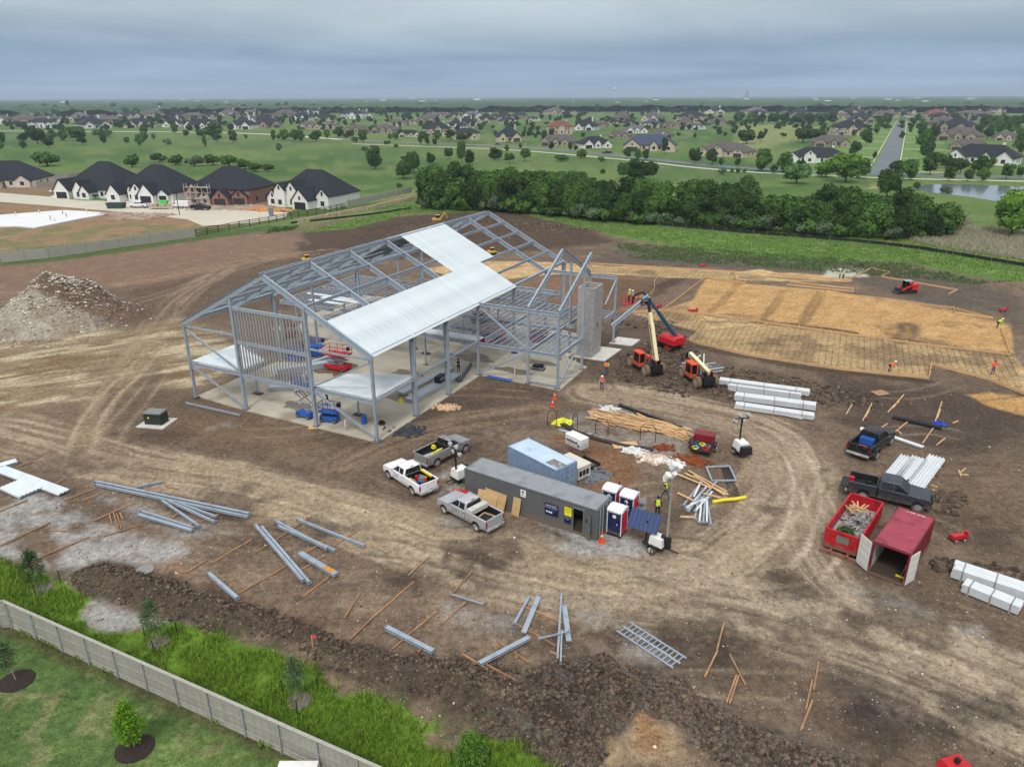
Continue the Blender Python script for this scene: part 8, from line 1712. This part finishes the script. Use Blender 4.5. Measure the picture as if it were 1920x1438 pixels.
# ---------------- grass, clods, gravel as stuff ----------------
def inpoly(poly,n,g):
    xs=[p.x for p in poly];ys=[p.y for p in poly];X=g.uniform(min(xs),max(xs),n*4);Y=g.uniform(min(ys),max(ys),n*4);m=sdist(poly,X,Y);return X,Y,m
def gzv(x,y):
    r=np.hypot(x,y);a=np.arctan2(x,y);i=np.clip(np.searchsorted(rad,r)-1,0,nr-2);j=np.clip(np.searchsorted(ang,a)-1,0,na-2);return gz2[i,j]
def blades(name,label,poly,n,h,w,cols,seed,clump=.5,maxr=95,cat='grass'):
    g=np.random.default_rng(seed);X,Y,m=inpoly(poly,n,g);nn_=fbm(X/1.3,Y/1.3,seed,3);k=(m+(nn_-.5)*1.6>.0)&(nn_>clump*.7)&(X>-60)&(Y>22)&(np.hypot(X,Y)<maxr);X,Y=X[k],Y[k];nn_=nn_[k];N_=len(X);Z=gzv(X,Y)
    a=g.uniform(0,6.28,N_);hh=h*g.uniform(.5,1.2,N_)*(.6+.8*nn_);ww=w*g.uniform(.6,1.3,N_);lx_=g.normal(0,.35,N_)*hh;ly_=g.normal(0,.35,N_)*hh;dx,dy=np.cos(a)*ww,np.sin(a)*ww
    b0=np.c_[X-dx,Y-dy,Z-.02];b1=np.c_[X+dx,Y+dy,Z-.02];m0=np.c_[X+lx_*.4-dx*.6,Y+ly_*.4-dy*.6,Z+hh*.6];m1=np.c_[X+lx_*.4+dx*.6,Y+ly_*.4+dy*.6,Z+hh*.6];tp=np.c_[X+lx_,Y+ly_,Z+hh]
    V=np.stack([b0,b1,m1,m0,tp],1).reshape(-1,3);i=np.arange(N_)*5;F_=np.concatenate([np.c_[i,i+1,i+2],np.c_[i,i+2,i+3],np.c_[i+3,i+2,i+4]])
    c=np.array([lin(q) for q in cols]);ci=g.integers(0,len(cols),N_);t=g.uniform(.8,1.2,(N_,1));cc_=np.repeat(c[ci]*t,5,0)
    o=link(name,npmesh(name,V,F_,attrmat(name+'_mat'),False,{'Col':cc_}));tag(o,label,cat,kind='stuff')
blades('long_grass','tall bright green grass strip between the fence and the soil heap',GRASS,34000,.38,.028,[(112,146,44),(96,128,38),(130,154,58),(82,112,36),(118,132,64)],31,.45)
blades('lawn_grass','short mown lawn behind the picket fence',YARD,26000,.06,.03,[(96,118,66),(112,130,80),(84,106,58)],32,.1)
blades('verge_grass','rough green grass band behind the site',PP(VERGE),24000,.45,.08,[(88,120,54),(74,104,46),(106,130,66),(120,130,82)],33,.3,260)
blades('weeds','low weeds over the dark bank behind the forms',PP([(1150,455),(1500,480),(1700,495),(1900,540),(1800,530),(1560,510),(1180,485)]),9000,.35,.08,[(88,112,66),(72,96,54)],34,.5,260)
blades('dry_grass','pale dry reeds near the right edge',PP([(1640,430),(1780,422),(1960,440),(1960,495),(1800,472),(1700,450)]),9000,1.1,.05,[(176,168,152),(158,150,132),(150,150,110)],35,.4,260)
blades('fence_weeds','dark weeds at the foot of the panel fence',PP([(-50,500),(160,474),(366,446),(560,424),(550,432),(366,454),(160,486),(-50,512)]),9000,.7,.08,[(60,92,40),(78,108,52)],36,.4,260)
def rocks(name,label,poly,n,s0,s1,cols,seed,dens=None,cat='soil',flat_=.75,zoff=.3,maxr=400):
    g=np.random.default_rng(seed)
    if isinstance(poly,tuple): X=g.normal(poly[0],poly[2],n);Y=g.normal(poly[1],poly[3],n);
    else:
        X,Y,m=inpoly(poly,n,g);nn_=fbm(X/1.6,Y/1.6,seed,3);k=(m+(nn_-.5)*2>0)&(g.uniform(0,1,len(X))<.25+nn_*.9)&(np.hypot(X,Y)<maxr)&(np.hypot(X,Y)>20);k&=(sdist(YARD,X,Y)<-.2)&(sdist(GRASS,X,Y)<.1);u_=(X-BX.x)*_c+(Y-BX.y)*_s;v_=-(X-BX.x)*_s+(Y-BX.y)*_c;k&=~((u_>-36)&(u_<14)&(v_>-.6)&(v_<46.5)&((u_<.6)|(v_>19)));X,Y=X[k][:n],Y[k][:n]
    N_=len(X);Z=gzv(X,Y);t=(1+5**.5)/2;ic=np.array([(-1,t,0),(1,t,0),(-1,-t,0),(1,-t,0),(0,-1,t),(0,1,t),(0,-1,-t),(0,1,-t),(t,0,-1),(t,0,1),(-t,0,-1),(-t,0,1)])/1.9
    fi=np.array([(0,11,5),(0,5,1),(0,1,7),(0,7,10),(0,10,11),(1,5,9),(5,11,4),(11,10,2),(10,7,6),(7,1,8),(3,9,4),(3,4,2),(3,2,6),(3,6,8),(3,8,9),(4,9,5),(2,4,11),(6,2,10),(8,6,7),(9,8,1)])
    s_=s0*np.power(s1/s0,g.power(.45,N_) if False else g.uniform(0,1,N_)**2.2);V=ic[None]*g.uniform(.6,1.3,(N_,12,1))*s_[:,None,None]*np.stack([g.uniform(.7,1.5,N_),g.uniform(.7,1.3,N_),np.full(N_,flat_)],1)[:,None,:]
    a=g.uniform(0,6.28,N_);c,s=np.cos(a)[:,None],np.sin(a)[:,None];x=V[:,:,0]*c-V[:,:,1]*s;y=V[:,:,0]*s+V[:,:,1]*c;V=np.stack([x+X[:,None],y+Y[:,None],V[:,:,2]+(Z+s_*zoff)[:,None]],2).reshape(-1,3);F_=(fi[None]+np.arange(N_)[:,None,None]*12).reshape(-1,3)
    cl=np.array([lin(q) for q in cols])[g.integers(0,len(cols),N_)]*g.uniform(.75,1.3,(N_,1))
    o=link(name,npmesh(name,V,F_,attrmat(name+'_mat'),False,{'Col':np.repeat(cl,12,0)}));tag(o,label,cat,kind='stuff')
DK=[(80,70,62),(92,80,69),(66,57,51),(108,94,80),(94,78,66)]
rocks('soil_clods','dark lumpy soil ridge along the long grass',BERM1,20000,.035,.14,DK,51)
rocks('soil_heap','broken grey brown soil in the bottom foreground',BERM2,16000,.035,.15,DK+[(104,92,82),(92,84,78)],52)
NB=[P(1440,1060),P(1980,1060),Vector((40,20,0)),Vector((-28,24,0)),P(0,1020),P(0,900),P(700,980)]
rocks('loose_stones','small pale stones and crumbs scattered over the dirt in front',NB,6000,.015,.055,[(168,160,146),(120,104,88),(96,80,68),(196,190,178),(84,70,60)],53)
rocks('scattered_stones','stones scattered over the dirt of the yard',SITE,5000,.03,.10,[(150,140,126),(96,80,68),(84,70,60),(190,182,168)],54,maxr=170)
for (cx,cy,rx,ry,h,a),nm,lb,cols,n in ((HEAPS[0],'stone_pile','large pile of broken limestone and gravel at the left',[(182,176,164),(160,154,144),(200,194,182),(140,130,116),(170,158,140),(126,118,108)],14000),(HEAPS[2],'rear_mound','dark soil mound behind the building',DK,4200),(HEAPS[3],'rear_mound_right','stony soil mound behind the far rafters',DK+[(140,126,110)],3800)):
    rocks(nm,lb,(cx,cy,rx*.42,ry*.42),n,.04,.22 if nm=='stone_pile' else .22,cols,len(nm)+60,cat='stone pile' if nm=='stone_pile' else 'soil mound')
rocks('right_clods','dark clods and spoil at the right behind the maroon container',PP([(1740,930),(1800,915),(1830,950),(1760,965)]),500,.06,.3,DK,57);rocks('track_clods','churned clods along the right haul road edge',PP([(1750,1040),(1920,1070),(1920,1120),(1840,1080),(1760,1075)]),900,.06,.3,DK,58)
rocks('trench_spoil','churned dark mud by the machines',PP([(1100,690),(1150,600),(1260,600),(1320,680),(1560,720),(1700,760),(1560,760),(1250,740)]),3500,.06,.28,DK,59)
for i,(px,l_) in enumerate((((272,1070),'round grey manhole lid beside the soil heap'),)):
    p=gp(*px);o=M().cyl((0,0,0),(0,0,.08),.62,n=24).ob('manhole_lid',mat('lid_grey',(130,130,128),.8,0,.1,3),None,p+Vector((0,0,.03)));tag(o,l_,'manhole lid')
for i,(px,l_) in enumerate((((147,905),''),((690,1036),'wooden survey stake by the slim long beam'),((588,1222),'stake with a pink flag on the soil heap'),((1796,1010),''))):
    if not l_: continue
    p=gp(*px);T=thing('survey_stake',l_,'stake',p);M().box(-.03,.03,-.03,.03,0,.9).ob('stake',WOOD,T);M().box(.0,.25,-.01,.01,.7,.9).ob('flag',mat('pink_flag',(240,70,90),.6) if 'pink' in l_ else WOOD,T)
# ---------------- haze ----------------
hz=bpy.data.materials.new('haze');hz.use_nodes=True;n=hz.node_tree.nodes;n.clear();o_=n.new('ShaderNodeOutputMaterial');v=n.new('ShaderNodeVolumePrincipled');v.inputs['Color'].default_value=(.70,.83,1,1);v.inputs['Density'].default_value=.00014;v.inputs['Anisotropy'].default_value=.2;hz.node_tree.links.new(v.outputs[0],o_.inputs['Volume'])
o=M().box(-71000,71000,-71000,71000,-3.2,110).ob('haze',hz,smooth=False);tag(o,'thin blue haze filling the far air','haze',kind='stuff')
